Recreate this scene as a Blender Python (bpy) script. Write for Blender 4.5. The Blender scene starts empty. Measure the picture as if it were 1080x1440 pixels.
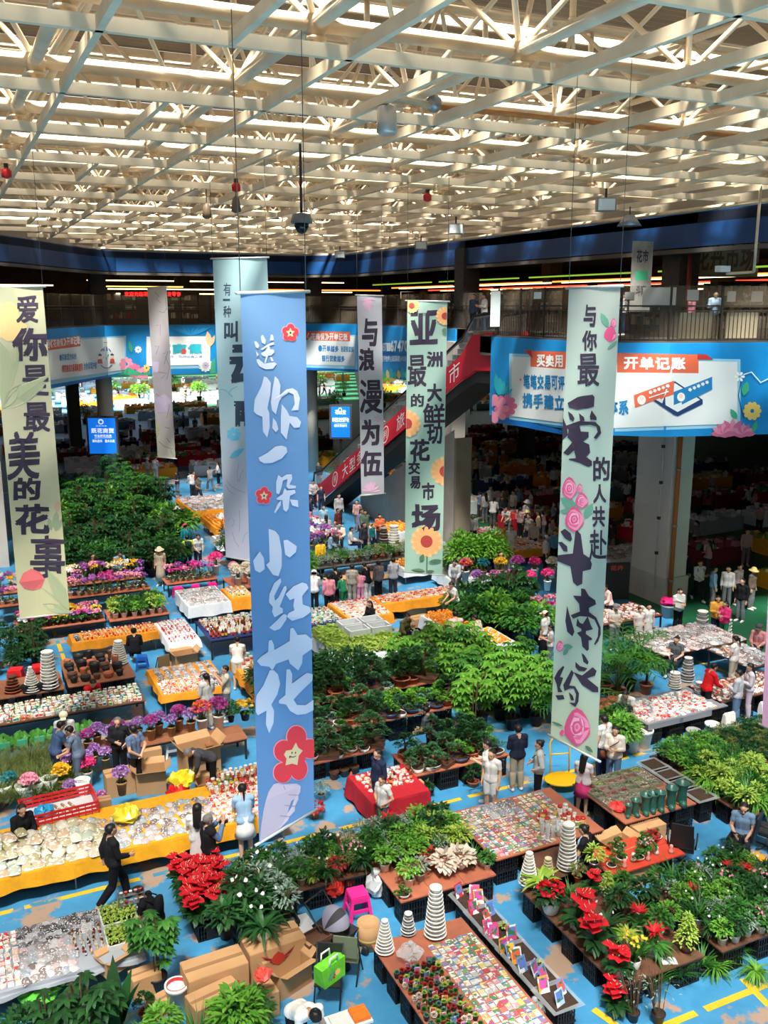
import bpy, bmesh, math, random
import numpy as np
from mathutils import Vector, Matrix
rng = random.Random(7)
SC = bpy.context.scene
COL = SC.collection
# ------------------------------------------------------------------ camera
# world X runs to the right and away along the stall rows, Y to the left and away
EYE = 11.5
FPX = 1320.0
TILT = math.atan(290 / FPX)
HEAD = math.radians(25)
cam_data = bpy.data.cameras.new('camera')
cam_data.sensor_fit = 'VERTICAL'; cam_data.sensor_height = 36.0
cam_data.lens = 36.0 * FPX / 1440.0
cam_data.clip_end = 600
cam = bpy.data.objects.new('camera', cam_data); COL.objects.link(cam)
cam.location = (0,0, EYE)
cam.rotation_euler = (math.pi / 2 - TILT,0,-HEAD)
SC.camera = cam
# ------------------------------------------------------------------ daylight
world = bpy.data.worlds.new('sky'); SC.world = world; world.use_nodes = True
wn = world.node_tree.nodes; wl = world.node_tree.links
wn['Background'].inputs['Color'].default_value = (0.93,0.96,1.0,1)
wn['Background'].inputs['Strength'].default_value = 2.6
sun = bpy.data.lights.new('sun', 'SUN'); sun.energy = 54.0; sun.angle = math.radians(13); sun.color = (1.0,0.955,0.88)
so = bpy.data.objects.new('sun', sun); COL.objects.link(so)
SUN_DIR = Vector((0.22,0.40,-0.89))
so.rotation_euler = SUN_DIR.to_track_quat('-Z', 'Y').to_euler()
SC.view_settings.view_transform = 'Standard'
SC.view_settings.look = 'None'
SC.view_settings.gamma = 1.0
SC.view_settings.use_curve_mapping = False
SC.view_settings.exposure = -0.13
try:
 SC.cycles.max_bounces = 8; SC.cycles.diffuse_bounces = 4; SC.cycles.glossy_bounces = 2
 SC.cycles.transparent_max_bounces = 12; SC.cycles.transmission_bounces = 4
 SC.cycles.use_denoising = True
except Exception:
 pass

# ------------------------------------------------------------------ where things stand
_ch, _sh, _ct, _st = math.cos(HEAD), math.sin(HEAD), math.cos(TILT), math.sin(TILT)
def ray(x, y):
 X = x - 540.0; Yi = 720.0 - y
 f = FPX * _ct + Yi * _st; z = -FPX * _st + Yi * _ct
 return (X * _ch + f * _sh,-X * _sh + f * _ch, z)
def at(x, y, z=0.0):
 """building coordinates of the point at height z seen at picture point x, y"""
 r = ray(x, y); k = (z - EYE) / r[2]
 return (r[0] * k, r[1] * k)
def at_depth(x, y, d):
 """the point seen at x, y at horizontal distance d along the view"""
 r = ray(x, y); k = d / (r[0] * _sh + r[1] * _ch)
 return Vector((r[0] * k, r[1] * k, EYE + r[2] * k))
def rect(pts, z):
 q = [at(x, y, z) for x, y in pts]
 return min(a[0] for a in q), min(a[1] for a in q), max(a[0] for a in q), max(a[1] for a in q)

# ------------------------------------------------------------------ mesh helpers
class MB:
 """collects shapes for ONE mesh"""
 def __init__(s): s.v = []; s.f = []; s.m = []; s.smooth = []
 def add(s, verts, faces, mi=0, smooth=False):
  o = len(s.v); s.v.extend(verts)
  for f in faces: s.f.append(tuple(i + o for i in f))
  s.m.extend([mi] * len(faces)); s.smooth.extend([smooth] * len(faces)); return s
 def box(s, x0, y0, z0, x1, y1, z1, mi=0):
  v = [(x0,y0,z0),(x1,y0,z0),(x1,y1,z0),(x0,y1,z0),(x0,y0,z1),(x1,y0,z1),(x1,y1,z1),(x0,y1,z1)]
  return s.add(v,[(0,3,2,1),(4,5,6,7),(0,1,5,4),(1,2,6,5),(2,3,7,6),(3,0,4,7)], mi)
 def bar(s, a, b, w, h, mi=0):
  """rectangular bar from a to b, w wide (horizontal) and h high"""
  a = Vector(a); b = Vector(b); d = (b - a).normalized()
  up = Vector((0,0,1)) if abs(d.z) < .95 else Vector((0,1,0))
  sx = d.cross(up).normalized() * w / 2; sy = sx.cross(d).normalized() * h / 2
  v = [tuple(p + i * sx + j * sy) for p in (a, b) for i, j in ((-1,-1),(1,-1),(1,1),(-1,1))]
  return s.add(v,[(0,1,2,3),(7,6,5,4),(0,4,5,1),(1,5,6,2),(2,6,7,3),(3,7,4,0)], mi)
 def tube(s, pts, r, n=6, mi=0, cap=True):
  """round tube through pts; r a number or one per point"""
  pts = [Vector(p) for p in pts]; k = len(pts)
  rs = r if isinstance(r,(list, tuple)) else [r] * k
  vs = []; ref = None
  for i, p in enumerate(pts):
   d = (pts[min(i+1,k-1)] - pts[max(i-1,0)])
   d = d.normalized() if d.length > 1e-9 else Vector((0,0,1))
   if ref is None: ref = Vector((0,0,1)) if abs(d.z) < .9 else Vector((1,0,0))
   x = d.cross(ref).normalized(); y = x.cross(d).normalized(); ref = y if abs(y.dot(d)) < .9 else ref
   for j in range(n):
    a = 2 * math.pi * j / n
    vs.append(tuple(p + (x * math.cos(a) + y * math.sin(a)) * rs[i]))
  fs = []
  for i in range(k - 1):
   for j in range(n):
    fs.append((i*n+j, i*n+(j+1)%n,(i+1)*n+(j+1)%n,(i+1)*n+j))
  if cap: fs.append(tuple(range(n))[::-1]); fs.append(tuple((k-1)*n+j for j in range(n)))
  return s.add(vs, fs, mi, True)
 def lathe(s, prof, n=16, c=(0,0,0), mi=0, sx=1, sy=1, close=True):
  """prof = (radius, z) list turned round the vertical through c"""
  vs = []; k = len(prof)
  for r, z in prof:
   for j in range(n):
    a = 2 * math.pi * j / n
    vs.append((c[0] + r * math.cos(a) * sx, c[1] + r * math.sin(a) * sy, c[2] + z))
  fs = []
  for i in range(k - 1):
   for j in range(n):
    fs.append((i*n+j, i*n+(j+1)%n,(i+1)*n+(j+1)%n,(i+1)*n+j))
  if close:
   fs.append(tuple(range(n))[::-1]); fs.append(tuple((k-1)*n+j for j in range(n)))
  return s.add(vs, fs, mi, True)
 def ball(s, c, r, n=10, m=6, mi=0, sz=1.0):
  return s.lathe([(max(1e-4, r*math.sin(math.pi*i/m)),-r*sz*math.cos(math.pi*i/m)) for i in range(m+1)], n, c, mi)
 def prism(s, poly, z0, z1, mi=0):
  n = len(poly)
  v = [(x,y,z0) for x,y in poly] + [(x,y,z1) for x,y in poly]
  return s.add(v,[tuple(range(n))[::-1], tuple(range(n,2*n))] + [(i,(i+1)%n,n+(i+1)%n,n+i) for i in range(n)], mi)
 def mesh(s, name, mats):
  me = bpy.data.meshes.new(name)
  me.from_pydata([tuple(v) for v in s.v],[], s.f)
  for m in (mats if isinstance(mats,(list, tuple)) else [mats]): me.materials.append(m)
  if s.f:
   me.polygons.foreach_set('material_index', s.m)
   me.polygons.foreach_set('use_smooth', s.smooth)
  me.update(); return me
 def build(s, name, mats, parent=None, loc=(0,0,0), rz=0.0):
  return link(name, s.mesh(name, mats), parent, loc, rz)

def link(name, data, parent=None, loc=(0,0,0), rz=0.0):
 o = bpy.data.objects.new(name, data); COL.objects.link(o)
 o.location = loc
 if rz: o.rotation_euler = (0,0, rz)
 if parent is not None: o.parent = parent
 return o
def tag(o, label=None, cat=None, group=None, kind=None):
 if label: o['label'] = label
 if cat: o['category'] = cat
 if group: o['group'] = group
 if kind: o['kind'] = kind
 return o
def thing(name, label, cat, loc=(0,0,0), rz=0.0, group=None):
 return tag(link(name, None, None, loc, rz), label, cat, group)
def struct(o):
 o['kind'] = 'structure'; return o
KIDS = {}
def kids_of(root):
 k = KIDS.get(root.name)
 if k is None: k = KIDS[root.name] = list(root.children)
 return k
def dup(root, loc, rz=0.0, s=1.0, label=None, group=None, cat=None, mats=None):
 """a copy of a thing with copies of its parts and sub-parts; mats gives a part (by name) another material"""
 r = root.copy(); COL.objects.link(r); r.location = loc; r.rotation_euler = (0,0, rz)
 r.scale = s if isinstance(s,(tuple, list)) else (s, s, s)
 if label: r['label'] = label
 if group: r['group'] = group
 elif 'group' in r: del r['group']
 if cat: r['category'] = cat
 if mats and '' in mats: setmat(r, mats[''])
 for ch in kids_of(root):
  c = ch.copy(); COL.objects.link(c); c.parent = r
  if mats:
   for key, m in mats.items():
    if key and ch.name.split('.')[0] == key: setmat(c, m)
  for g in kids_of(ch):
   d = g.copy(); COL.objects.link(d); d.parent = c
 return r
def setmat(o, m):
 if o.data is None: return
 if isinstance(m,(list, tuple)):
  for i, q in enumerate(m):
   o.material_slots[i].link = 'OBJECT'; o.material_slots[i].material = q
 else:
  o.material_slots[0].link = 'OBJECT'; o.material_slots[0].material = m
PROTO = []
def drop(root):
 """take a pattern piece out of the scene once its copies stand"""
 for ch in list(root.children):
  for g in list(ch.children): bpy.data.objects.remove(g)
  bpy.data.objects.remove(ch)
 bpy.data.objects.remove(root)

# ------------------------------------------------------------------ materials
def srgb(h):
 if isinstance(h, str): c = [int(h[i:i+2],16) / 255 for i in (0,2,4)]
 else: c = [x / 255 for x in h]
 return tuple(x / 12.92 if x <= .04045 else ((x + .055) / 1.055) ** 2.4 for x in c) + (1.0,)
MATS = {}
def mat(name, col=None, rough=.6, metal=0.0, emit=None, estr=1.0, spec=.4, var=0.0, vscale=8.0, trans=0.0, alpha=None):
 """plain material, with slight noise variation of the colour where var is set"""
 if name in MATS: return MATS[name]
 m = bpy.data.materials.new(name); m.use_nodes = True
 b = m.node_tree.nodes['Principled BSDF']; N = m.node_tree.nodes; L = m.node_tree.links
 c = srgb(col) if col is not None else (.5,.5,.5,1)
 b.inputs['Base Color'].default_value = c
 b.inputs['Roughness'].default_value = rough; b.inputs['Metallic'].default_value = metal
 b.inputs['Specular IOR Level'].default_value = spec
 if emit is not None:
  b.inputs['Emission Color'].default_value = srgb(emit); b.inputs['Emission Strength'].default_value = estr
 if var:
  t = N.new('ShaderNodeTexCoord'); n = N.new('ShaderNodeTexNoise'); n.inputs['Scale'].default_value = vscale
  n.inputs['Detail'].default_value = 4
  r = N.new('ShaderNodeValToRGB')
  r.color_ramp.elements[0].position = .3; r.color_ramp.elements[1].position = .7
  r.color_ramp.elements[0].color = tuple(max(0, x * (1 - var)) for x in c[:3]) + (1,)
  r.color_ramp.elements[1].color = tuple(min(1, x * (1 + var)) for x in c[:3]) + (1,)
  L.new(t.outputs['Object'], n.inputs['Vector']); L.new(n.outputs['Fac'], r.inputs['Fac']); L.new(r.outputs['Color'], b.inputs['Base Color'])
 if alpha is not None: b.inputs['Alpha'].default_value = alpha
 if trans: b.inputs['Transmission Weight'].default_value = trans
 MATS[name] = m; return m
RAMPS = {}
def ramp_mat(name, cols, rough=.6, source='object', spec=.4, patch=None):
 """a material whose colour differs from copy to copy (source object) or from island to island"""
 if name in MATS: return MATS[name]
 RAMPS[name] = (cols, rough, 'island', spec, patch)
 m = bpy.data.materials.new(name); m.use_nodes = True
 N = m.node_tree.nodes; L = m.node_tree.links; b = N['Principled BSDF']
 b.inputs['Roughness'].default_value = rough; b.inputs['Specular IOR Level'].default_value = spec
 if source == 'object': s = N.new('ShaderNodeObjectInfo').outputs['Random']
 else: s = N.new('ShaderNodeNewGeometry').outputs['Random Per Island']
 r = N.new('ShaderNodeValToRGB'); r.color_ramp.interpolation = 'CONSTANT'
 k = len(cols)
 while len(r.color_ramp.elements) < k: r.color_ramp.elements.new(.5)
 for i, c in enumerate(cols):
  r.color_ramp.elements[i].position = i / k; r.color_ramp.elements[i].color = srgb(c)
 L.new(s, r.inputs['Fac']); out = r.outputs['Color']
 if patch:            # a printed picture of blotches in a border of the second colour
  t = N.new('ShaderNodeTexCoord'); n = N.new('ShaderNodeTexNoise'); n.noise_dimensions = '4D'
  n.inputs['Scale'].default_value = patch[1]; n.inputs['Detail'].default_value = 1
  mw = N.new('ShaderNodeMath'); mw.operation = 'MULTIPLY'; mw.inputs[1].default_value = 90
  L.new(s, mw.inputs[0]); L.new(mw.outputs[0], n.inputs['W']); L.new(t.outputs['Object'], n.inputs['Vector'])
  st = N.new('ShaderNodeValToRGB'); st.color_ramp.interpolation = 'CONSTANT'
  st.color_ramp.elements[0].color = (0,0,0,1); st.color_ramp.elements[1].color = (1,1,1,1); st.color_ramp.elements[1].position = patch[2]
  L.new(n.outputs['Fac'], st.inputs['Fac'])
  mx = N.new('ShaderNodeMix'); mx.data_type = 'RGBA'
  L.new(st.outputs['Color'], mx.inputs[0]); L.new(out, mx.inputs[6]); mx.inputs[7].default_value = srgb(patch[0])
  out = mx.outputs[2]
 L.new(out, b.inputs['Base Color'])
 MATS[name] = m; return m
def leaf_mat(name, a, b_, rough=.45, tr=.25):
 """leaves: shade differs from leaf to leaf; some light passes through"""
 if name in MATS: return MATS[name]
 m = bpy.data.materials.new(name); m.use_nodes = True
 N = m.node_tree.nodes; L = m.node_tree.links; p = N['Principled BSDF']
 g = N.new('ShaderNodeNewGeometry'); mx = N.new('ShaderNodeMix'); mx.data_type = 'RGBA'
 L.new(g.outputs['Random Per Island'], mx.inputs[0]); mx.inputs[6].default_value = srgb(a); mx.inputs[7].default_value = srgb(b_)
 L.new(mx.outputs[2], p.inputs['Base Color']); p.inputs['Roughness'].default_value = rough; p.inputs['Specular IOR Level'].default_value = .35
 if tr:
  t = N.new('ShaderNodeBsdfTranslucent'); L.new(mx.outputs[2], t.inputs['Color'])
  ms = N.new('ShaderNodeMixShader'); ms.inputs[0].default_value = tr
  L.new(p.outputs[0], ms.inputs[1]); L.new(t.outputs[0], ms.inputs[2]); L.new(ms.outputs[0], N['Material Output'].inputs[0])
 MATS[name] = m; return m
def clear_mat(name, col, f, rough=.05):
 """clear sheet (glass, film): mostly see-through with a glossy coat"""
 if name in MATS: return MATS[name]
 m = bpy.data.materials.new(name); m.use_nodes = True
 N = m.node_tree.nodes; L = m.node_tree.links; p = N['Principled BSDF']
 p.inputs['Base Color'].default_value = srgb(col); p.inputs['Roughness'].default_value = rough
 t = N.new('ShaderNodeBsdfTransparent'); ms = N.new('ShaderNodeMixShader'); ms.inputs[0].default_value = f
 L.new(t.outputs[0], ms.inputs[1]); L.new(p.outputs[0], ms.inputs[2]); L.new(ms.outputs[0], N['Material Output'].inputs[0])
 MATS[name] = m; return m
# ================================================================== the hall
def floor_mat(name, base, dark, worn, amount):
 m = bpy.data.materials.new(name); m.use_nodes = True
 N = m.node_tree.nodes; L = m.node_tree.links; b = N['Principled BSDF']; b.inputs['Roughness'].default_value = .55
 t = N.new('ShaderNodeTexCoord')
 n = N.new('ShaderNodeTexNoise'); n.inputs['Scale'].default_value = .8; n.inputs['Detail'].default_value = 7; n.inputs['Roughness'].default_value = .62
 L.new(t.outputs['Object'], n.inputs['Vector'])
 r = N.new('ShaderNodeValToRGB'); r.color_ramp.elements[0].position = amount; r.color_ramp.elements[1].position = amount + .035
 L.new(n.outputs['Fac'], r.inputs['Fac'])
 n2 = N.new('ShaderNodeTexNoise'); n2.inputs['Scale'].default_value = 3.5; n2.inputs['Detail'].default_value = 5
 L.new(t.outputs['Object'], n2.inputs['Vector'])
 mx = N.new('ShaderNodeMix'); mx.data_type = 'RGBA'; L.new(n2.outputs['Fac'], mx.inputs[0]); mx.inputs[6].default_value = srgb(dark); mx.inputs[7].default_value = srgb(base)
 m2 = N.new('ShaderNodeMix'); m2.data_type = 'RGBA'; L.new(r.outputs['Color'], m2.inputs[0]); L.new(mx.outputs[2], m2.inputs[6]); m2.inputs[7].default_value = srgb(worn)
 L.new(m2.outputs[2], b.inputs['Base Color']); return m
M_FLOOR = floor_mat('blue_paint',(76,156,198),(48,124,176),(172,146,126),.565)
M_GREEN = floor_mat('green_paint',(22,98,62),(16,76,50),(70,90,78),.66)
M_YELL = floor_mat('yellow_paint',(236,196,52),(214,170,40),(70,140,170),.56)
struct(MB().box(-60,-9,-.2,24,170,0).build('floor', M_FLOOR))
struct(MB().box(24,-9,-.2,95,170,0).build('floor', M_GREEN))
k = 0
def dashes(p, q, w=.13, on=2.3, off=.2):
 global k
 b = MB(); zt = .003 + .0015*k; d = Vector(q) - Vector(p); n = int(d.length / (on + off)) + 1; u = d.normalized()
 for i in range(n):
  a = Vector(p) + u * i * (on + off); e = a + u * on
  sx = Vector((-u.y, u.x)) * w / 2
  b.add([(a.x-sx.x,a.y-sx.y,zt),(e.x-sx.x,e.y-sx.y,zt),(e.x+sx.x,e.y+sx.y,zt),(a.x+sx.x,a.y+sx.y,zt)],[(3,2,1,0)])
 k += 1
 struct(b.build('trim_%d' % k, M_YELL))
dashes((-2,17.72),(24,17.76)); dashes((5.6,10.02),(22,10.0)); dashes((11.72,10.3),(11.4,8.0))
dashes((7.35,13.1),(6.75,10.2)); dashes((2.8,27),(2.8,36)); dashes((22.4,17.7),(22.0,20.6)); dashes((8.9,10.8),(9.1,10.0))
dashes((-6,9.7),(5.2,9.9))
M_CONC = mat('concrete',(188,182,172),.8, var=.12, vscale=1.2)
M_CONC2 = mat('dark_concrete',(86,82,76),.8, var=.15, vscale=1.2)
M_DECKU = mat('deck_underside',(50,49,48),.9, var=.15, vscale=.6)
M_BEIGE = mat('beige_wall',(150,140,122),.8, var=.12, vscale=.8)
M_BLUEF = mat('blue_fascia',(16,62,112),.5, var=.12, vscale=1.5)
M_STEEL = mat('cream_steel',(216,196,164),.55, var=.1, vscale=2.2)
M_PIPE = mat('cream_pipe',(204,184,152),.5, var=.14, vscale=2.0)
M_DARKM = mat('dark_metal',(38,38,40),.5)
M_GALV = mat('galvanised',(150,150,150),.4, metal=.6)
# ---------------------------------------------------------------- upper floor round the hall
FRONT = [(-14,22.5),(5.06,51.9),(9.0,58.9),(10.24,59.64),(15.6,59.2),(22.4,60.3),(24.7,57.2),(24.2,48.8),(24.2,34.0),(19.4,32.6),
  (19.4,31.6),(19.55,27.1),(20.0,24.9),(21.3,23.9),(23.1,23.4),(25.0,22.95),(60,15.5)]
BACK = [(95,15.5),(95,86),(-60,86),(-60,22.5)]
ZD, ZB = 10.33,7.3
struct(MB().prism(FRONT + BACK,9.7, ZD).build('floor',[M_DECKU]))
UP = [(-14,22.5),(3.4,49.6),(8.4,58.6),(10.2,60.6),(22.4,61.2),(24.9,58),(24.6,43),(24.6,26.6),(24.9,21.7),(60,14)]
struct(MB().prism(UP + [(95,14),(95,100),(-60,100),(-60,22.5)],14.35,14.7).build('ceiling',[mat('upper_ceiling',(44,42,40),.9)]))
def strip_wall(name, poly, z0, z1, th, m):
 b = MB()
 for (x0,y0),(x1,y1) in zip(poly, poly[1:]):
  d = Vector((x1-x0,y1-y0)).normalized(); n = Vector((-d.y, d.x)) * th   # outward from the hall
  b.add([(x0,y0,z0),(x1,y1,z0),(x1+n.x,y1+n.y,z0),(x0+n.x,y0+n.y,z0),(x0,y0,z1),(x1,y1,z1),(x1+n.x,y1+n.y,z1),(x0+n.x,y0+n.y,z1)],
   [(0,3,2,1),(4,5,6,7),(0,1,5,4),(1,2,6,5),(2,3,7,6),(3,0,4,7)])
 return struct(b.build(name, m))
strip_wall('trim_20', UP,13.55,14.75,.25, M_BLUEF)
strip_wall('trim_21', UP,13.35,13.5,.5, M_CONC2)
strip_wall('wall_above', UP,14.75,19.6,.3, M_BEIGE)
# the fascia of the deck where no banner hangs
strip_wall('trim_22', FRONT,9.6, ZD + .05,.2, M_CONC2)
struct(MB().add([(28.5,64,0),(72,168,0),(72,168,9.6),(28.5,64,9.6)],[(0,1,2,3)]).build('wall_light_block', M_CONC2))  # wall added to keep the bright far hall from lighting the right hall
# outer walls that close the building, added to keep sky light out
struct(MB().box(-60,169,0,95,170,12).build('wall_far', M_CONC2))
struct(MB().box(95,-4,0,96,170,20).build('wall_right', M_CONC2))
struct(MB().box(-61,-4,0,-60,170,20).build('wall_left', M_CONC2))
struct(MB().box(25.3,-9,19.2,96,15,19.4).build('ceiling', M_CONC2)); struct(MB().box(-61,-9,19.2,-16,24,19.4).build('ceiling', M_CONC2)); struct(MB().box(-61,-9,0,96,-8.6,19.2).build('wall_back', M_BEIGE))  # unseen covers added against sky light; unseen back wall added to bounce light
# back walls of the upper floor: shops
UPB = [(-30,44),(-6,74),(60,74),(60,30)]
strip_wall('wall_upper',[(-30,30),(-2,78),(52,78),(44,24),(62,20)], ZD,14.35,.3, mat('shop_wall',(92,74,54),.8, var=.4, vscale=.7))
v = 88  # slatted roof added over the far hall to cut the sun there
while v < 168:
 struct(MB().box(-58, v,11.5,94, v + 4.3,11.7).build('ceiling', M_CONC2)); v += 6
# ---------------------------------------------------------------- columns
def column(name, x, y, w, d, z0, z1, m, rnd=False):
 b = MB()
 if rnd: b.lathe([(w/2, z0),(w/2, z1)],20,(x, y,0))
 else: b.box(x-w/2, y-d/2, z0, x+w/2, y+d/2, z1)
 return struct(b.build(name, m))
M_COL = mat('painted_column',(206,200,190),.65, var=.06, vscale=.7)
column('column',25.35,28.3,1.05,2.0,0,9.7, M_COL)
struct(MB().box(24.75,27.22,0,25.95,29.4,1.1).build('trim_30', M_CONC))
column('column',24.3,43.3,.8,.9,0,9.7, M_COL); column('column',9.1,61.1,1.0,1,0,9.7, M_COL, True)
column('column',23.3,62.2,1.0,1,0,9.7, M_COL, True); column('column',1.5,44.6,.9,.9,0,9.7, M_COL)
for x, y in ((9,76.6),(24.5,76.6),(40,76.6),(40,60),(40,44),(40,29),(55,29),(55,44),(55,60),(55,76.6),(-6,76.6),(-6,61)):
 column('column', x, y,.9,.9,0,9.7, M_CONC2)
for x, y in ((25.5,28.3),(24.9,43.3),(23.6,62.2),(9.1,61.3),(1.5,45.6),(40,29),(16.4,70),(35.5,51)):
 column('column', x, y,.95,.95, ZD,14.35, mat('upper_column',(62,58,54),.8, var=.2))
# pipes on the big column
t = thing('drain_pipe', 'orange brown drain pipe running down the front of the big pale column', 'pipe',(24.98,27.12,0))
MB().tube([(0,0,0),(0,0,9.7)],.085,10).build('pipe', mat('orange_pipe',(176,92,40),.5), t)
bb = MB(); [bb.lathe([(.11,z),(.11,z+.08)],10) for z in (1,3.2,5.4,7.6)]; bb.build('clamp', M_GALV, t)
t = thing('pipe', 'thin pale conduit beside the drain pipe on the big column', 'pipe',(24.68,27.7,0))
MB().tube([(0,0,.6),(0,0,9.7)],.03,6).build('conduit', M_CONC, t); bb = MB(); [bb.box(-.05,-.05,z,.05,.05,z+.12) for z in (2,3.4,4.8,6.2,7.6)]; bb.build('clip', M_DARKM, t)
t = thing('drain_pipe', 'dark red pipe rising beside the upper column on the gallery', 'pipe',(25.2,27.5, ZD))
MB().tube([(0,0,0),(0,0,4)],.08,8).build('pipe', mat('red_pipe',(120,36,30),.5), t)
# ---------------------------------------------------------------- steel roof
ZL, ZN, ZU = 14.92,15.35,17.7
US = [-8.0 + 3.365 * i for i in range(0,10)]; US = [u for u in US]
US = [2.15 + 3.365 * i for i in range(-4,7)]
VS = [5.35 + 3.82 * i for i in range(-1,15)]
def left_lim(v):      # the roof's slanting left edge
 return -14 + (v - 22.5) * .642 if v > 22.5 else -14
tr = link('ceiling_truss', None); struct(tr)
def inside(u, v): return u >= left_lim(v) + .2 and u <= 24.3 and v <= 60.8
for v in VS:
 a = max(left_lim(v), US[0]); bm_ = MB().bar((a, v, ZL),(24.3, v, ZL),.10,.18); bm_.build('box_beam', M_STEEL, tr)
 MB().tube([(a, v+.35, ZN),(24.3, v+.35, ZN)],.115,8).build('chord', M_PIPE, tr)
 MB().tube([(a, v+.35+1.91, ZU),(24.3, v+.35+1.91, ZU)],.09,8).build('upper_chord', M_PIPE, tr)
for u in US:
 vmax = 60.6 if u > 9 else min(60.6,22.5 + (u + 14) / .642)
 MB().bar((u, VS[0], ZL),(u, vmax, ZL),.10,.18).build('box_beam', M_STEEL, tr)
 MB().tube([(u-.35, VS[0], ZN),(u-.35, vmax, ZN)],.11,8).build('chord', M_PIPE, tr)
 MB().tube([(u-.35+1.68, VS[0], ZU),(u-.35+1.68, vmax, ZU)],.09,8).build('upper_chord', M_PIPE, tr)
for i, v in enumerate(VS):
 b = MB(); c = MB(); s = MB()
 for j, u in enumerate(US):
  if not inside(u, v): continue
  n = Vector((u-.35, v+.35, ZN))
  for dx, dy in ((-1,-1),(1,-1),(1,1),(-1,1)):
   b.tube([n,(n.x+dx*1.6825, n.y+dy*1.91, ZU)],.05,5, cap=False)
  b.ball(n,.2,8,5)
  c.lathe([(.16,-.02),(.16,.02)],8,(n.x, n.y, ZN-.2)); c.tube([n,(n.x, n.y, ZL+.1)],.09,6); c.lathe([(.17,-.02),(.17,.02)],8,(n.x,n.y,ZL+.12))
  c.bar((n.x-.1, n.y, ZL+.04),(u, v, ZL+.04),.1,.08)
  if j + 1 < len(US) and (i + j) % 2 == 0:       # short beams across the middle of a bay
   s.bar((u+1.68, v, ZL),(u+1.68, v+3.82, ZL),.1,.16)
  t_ = Vector((n.x+1.6825, n.y+1.91, ZU)); b.ball(t_,.16,8,5); c.tube([t_,(t_.x, t_.y,18.95)],.075,6)
 if b.v: b.build('web', M_PIPE, tr)
 if c.v: c.build('node_stub', M_STEEL, tr)
 if s.v: s.build('cross_beam', M_STEEL, tr)
# edge pipe along the sides of the roof
MB().tube([(24.3,2, ZL-.15),(24.3,60, ZL-.15)],.08,8).build('edge_pipe', M_PIPE, tr)
MB().tube([(-14,22.5,ZL-.1),(9,59.5,ZL-.1),(24,60.6,ZL-.1)],.08,8).build('edge_pipe', M_PIPE, tr)
# roof sheets: corrugated, with bright strips between
def corrugated(x0, x1, y0, y1, z):
 vs, fs = [],[]; p = .16; n = int((y1 - y0) / p); 
 for i in range(n + 1):
  y = y0 + i * (y1 - y0) / n; zz = z + (.035 if i % 2 else 0)
  vs += [(x0, y, zz),(x1, y, zz)]
  if i: fs.append((2*i-2,2*i-1,2*i+1,2*i))
 return vs, fs
M_SHEET = mat('roof_sheet',(112,99,82),.6, var=.15, vscale=.5)
ZR = 19.0
SKY = []
period = 3.82
v = -3.0; edges = []
b = MB(); g = MB()
while v < 61.5:
 w_open = .78
 vs, fs = corrugated(-16,25, v, min(v + period - w_open,61.6), ZR); b.add(vs, fs)
 v += period
struct(b.build('ceiling', M_SHEET))
pb = MB()
v = -3.0
while v < 61.5:
 for e in (v + .05, v + period - .83): pb.bar((-16, e, ZR-.14),(25, e, ZR-.14),.12,.22)
 v += period
struct(pb.build('ceiling_purlin', M_STEEL))
# ================================================================== printing on cloth and panels
_gl = {}
def glyph(ch, bold=0.0):
 """outline of one written character as triangles, scaled to a unit square"""
 key = (ch, bold)
 if key in _gl: return _gl[key]
 cu = bpy.data.curves.new('glyph', 'FONT'); cu.body = ch; cu.size = 1; cu.offset = bold; cu.resolution_u = 4; cu.fill_mode = 'FRONT'
 o = bpy.data.objects.new('glyph', cu); COL.objects.link(o)
 dg = bpy.context.evaluated_depsgraph_get(); ev = o.evaluated_get(dg); me = ev.to_mesh()
 v = [(p.co.x, p.co.y) for p in me.vertices]; f = [tuple(p.vertices) for p in me.polygons]
 ev.to_mesh_clear(); bpy.data.objects.remove(o); bpy.data.curves.remove(cu)
 if v:
  x0 = min(p[0] for p in v); x1 = max(p[0] for p in v); y0 = min(p[1] for p in v); y1 = max(p[1] for p in v)
  v = [((x - x0) / max(x1 - x0,1e-6),(y - y0) / max(y1 - y0,1e-6)) for x, y in v]
 _gl[key] = (v, f); return _gl[key]
def wob(x, y, k):
 return (math.sin(x*7.1+k)*.5 + math.sin(y*9.3+k*2.1)*.5)
def clip_x(pts, x, sg):
 """the part of a polygon on one side of an upright line"""
 out = []
 for p, q in zip(pts, pts[1:] + pts[:1]):
  a, b = (p[0] - x) * sg,(q[0] - x) * sg
  if a >= 0: out.append(p)
  if (a > 0) != (b > 0) and abs(a - b) > 1e-9: t = a / (a - b); out.append((x, p[1] + (q[1] - p[1]) * t))
 return out
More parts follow.
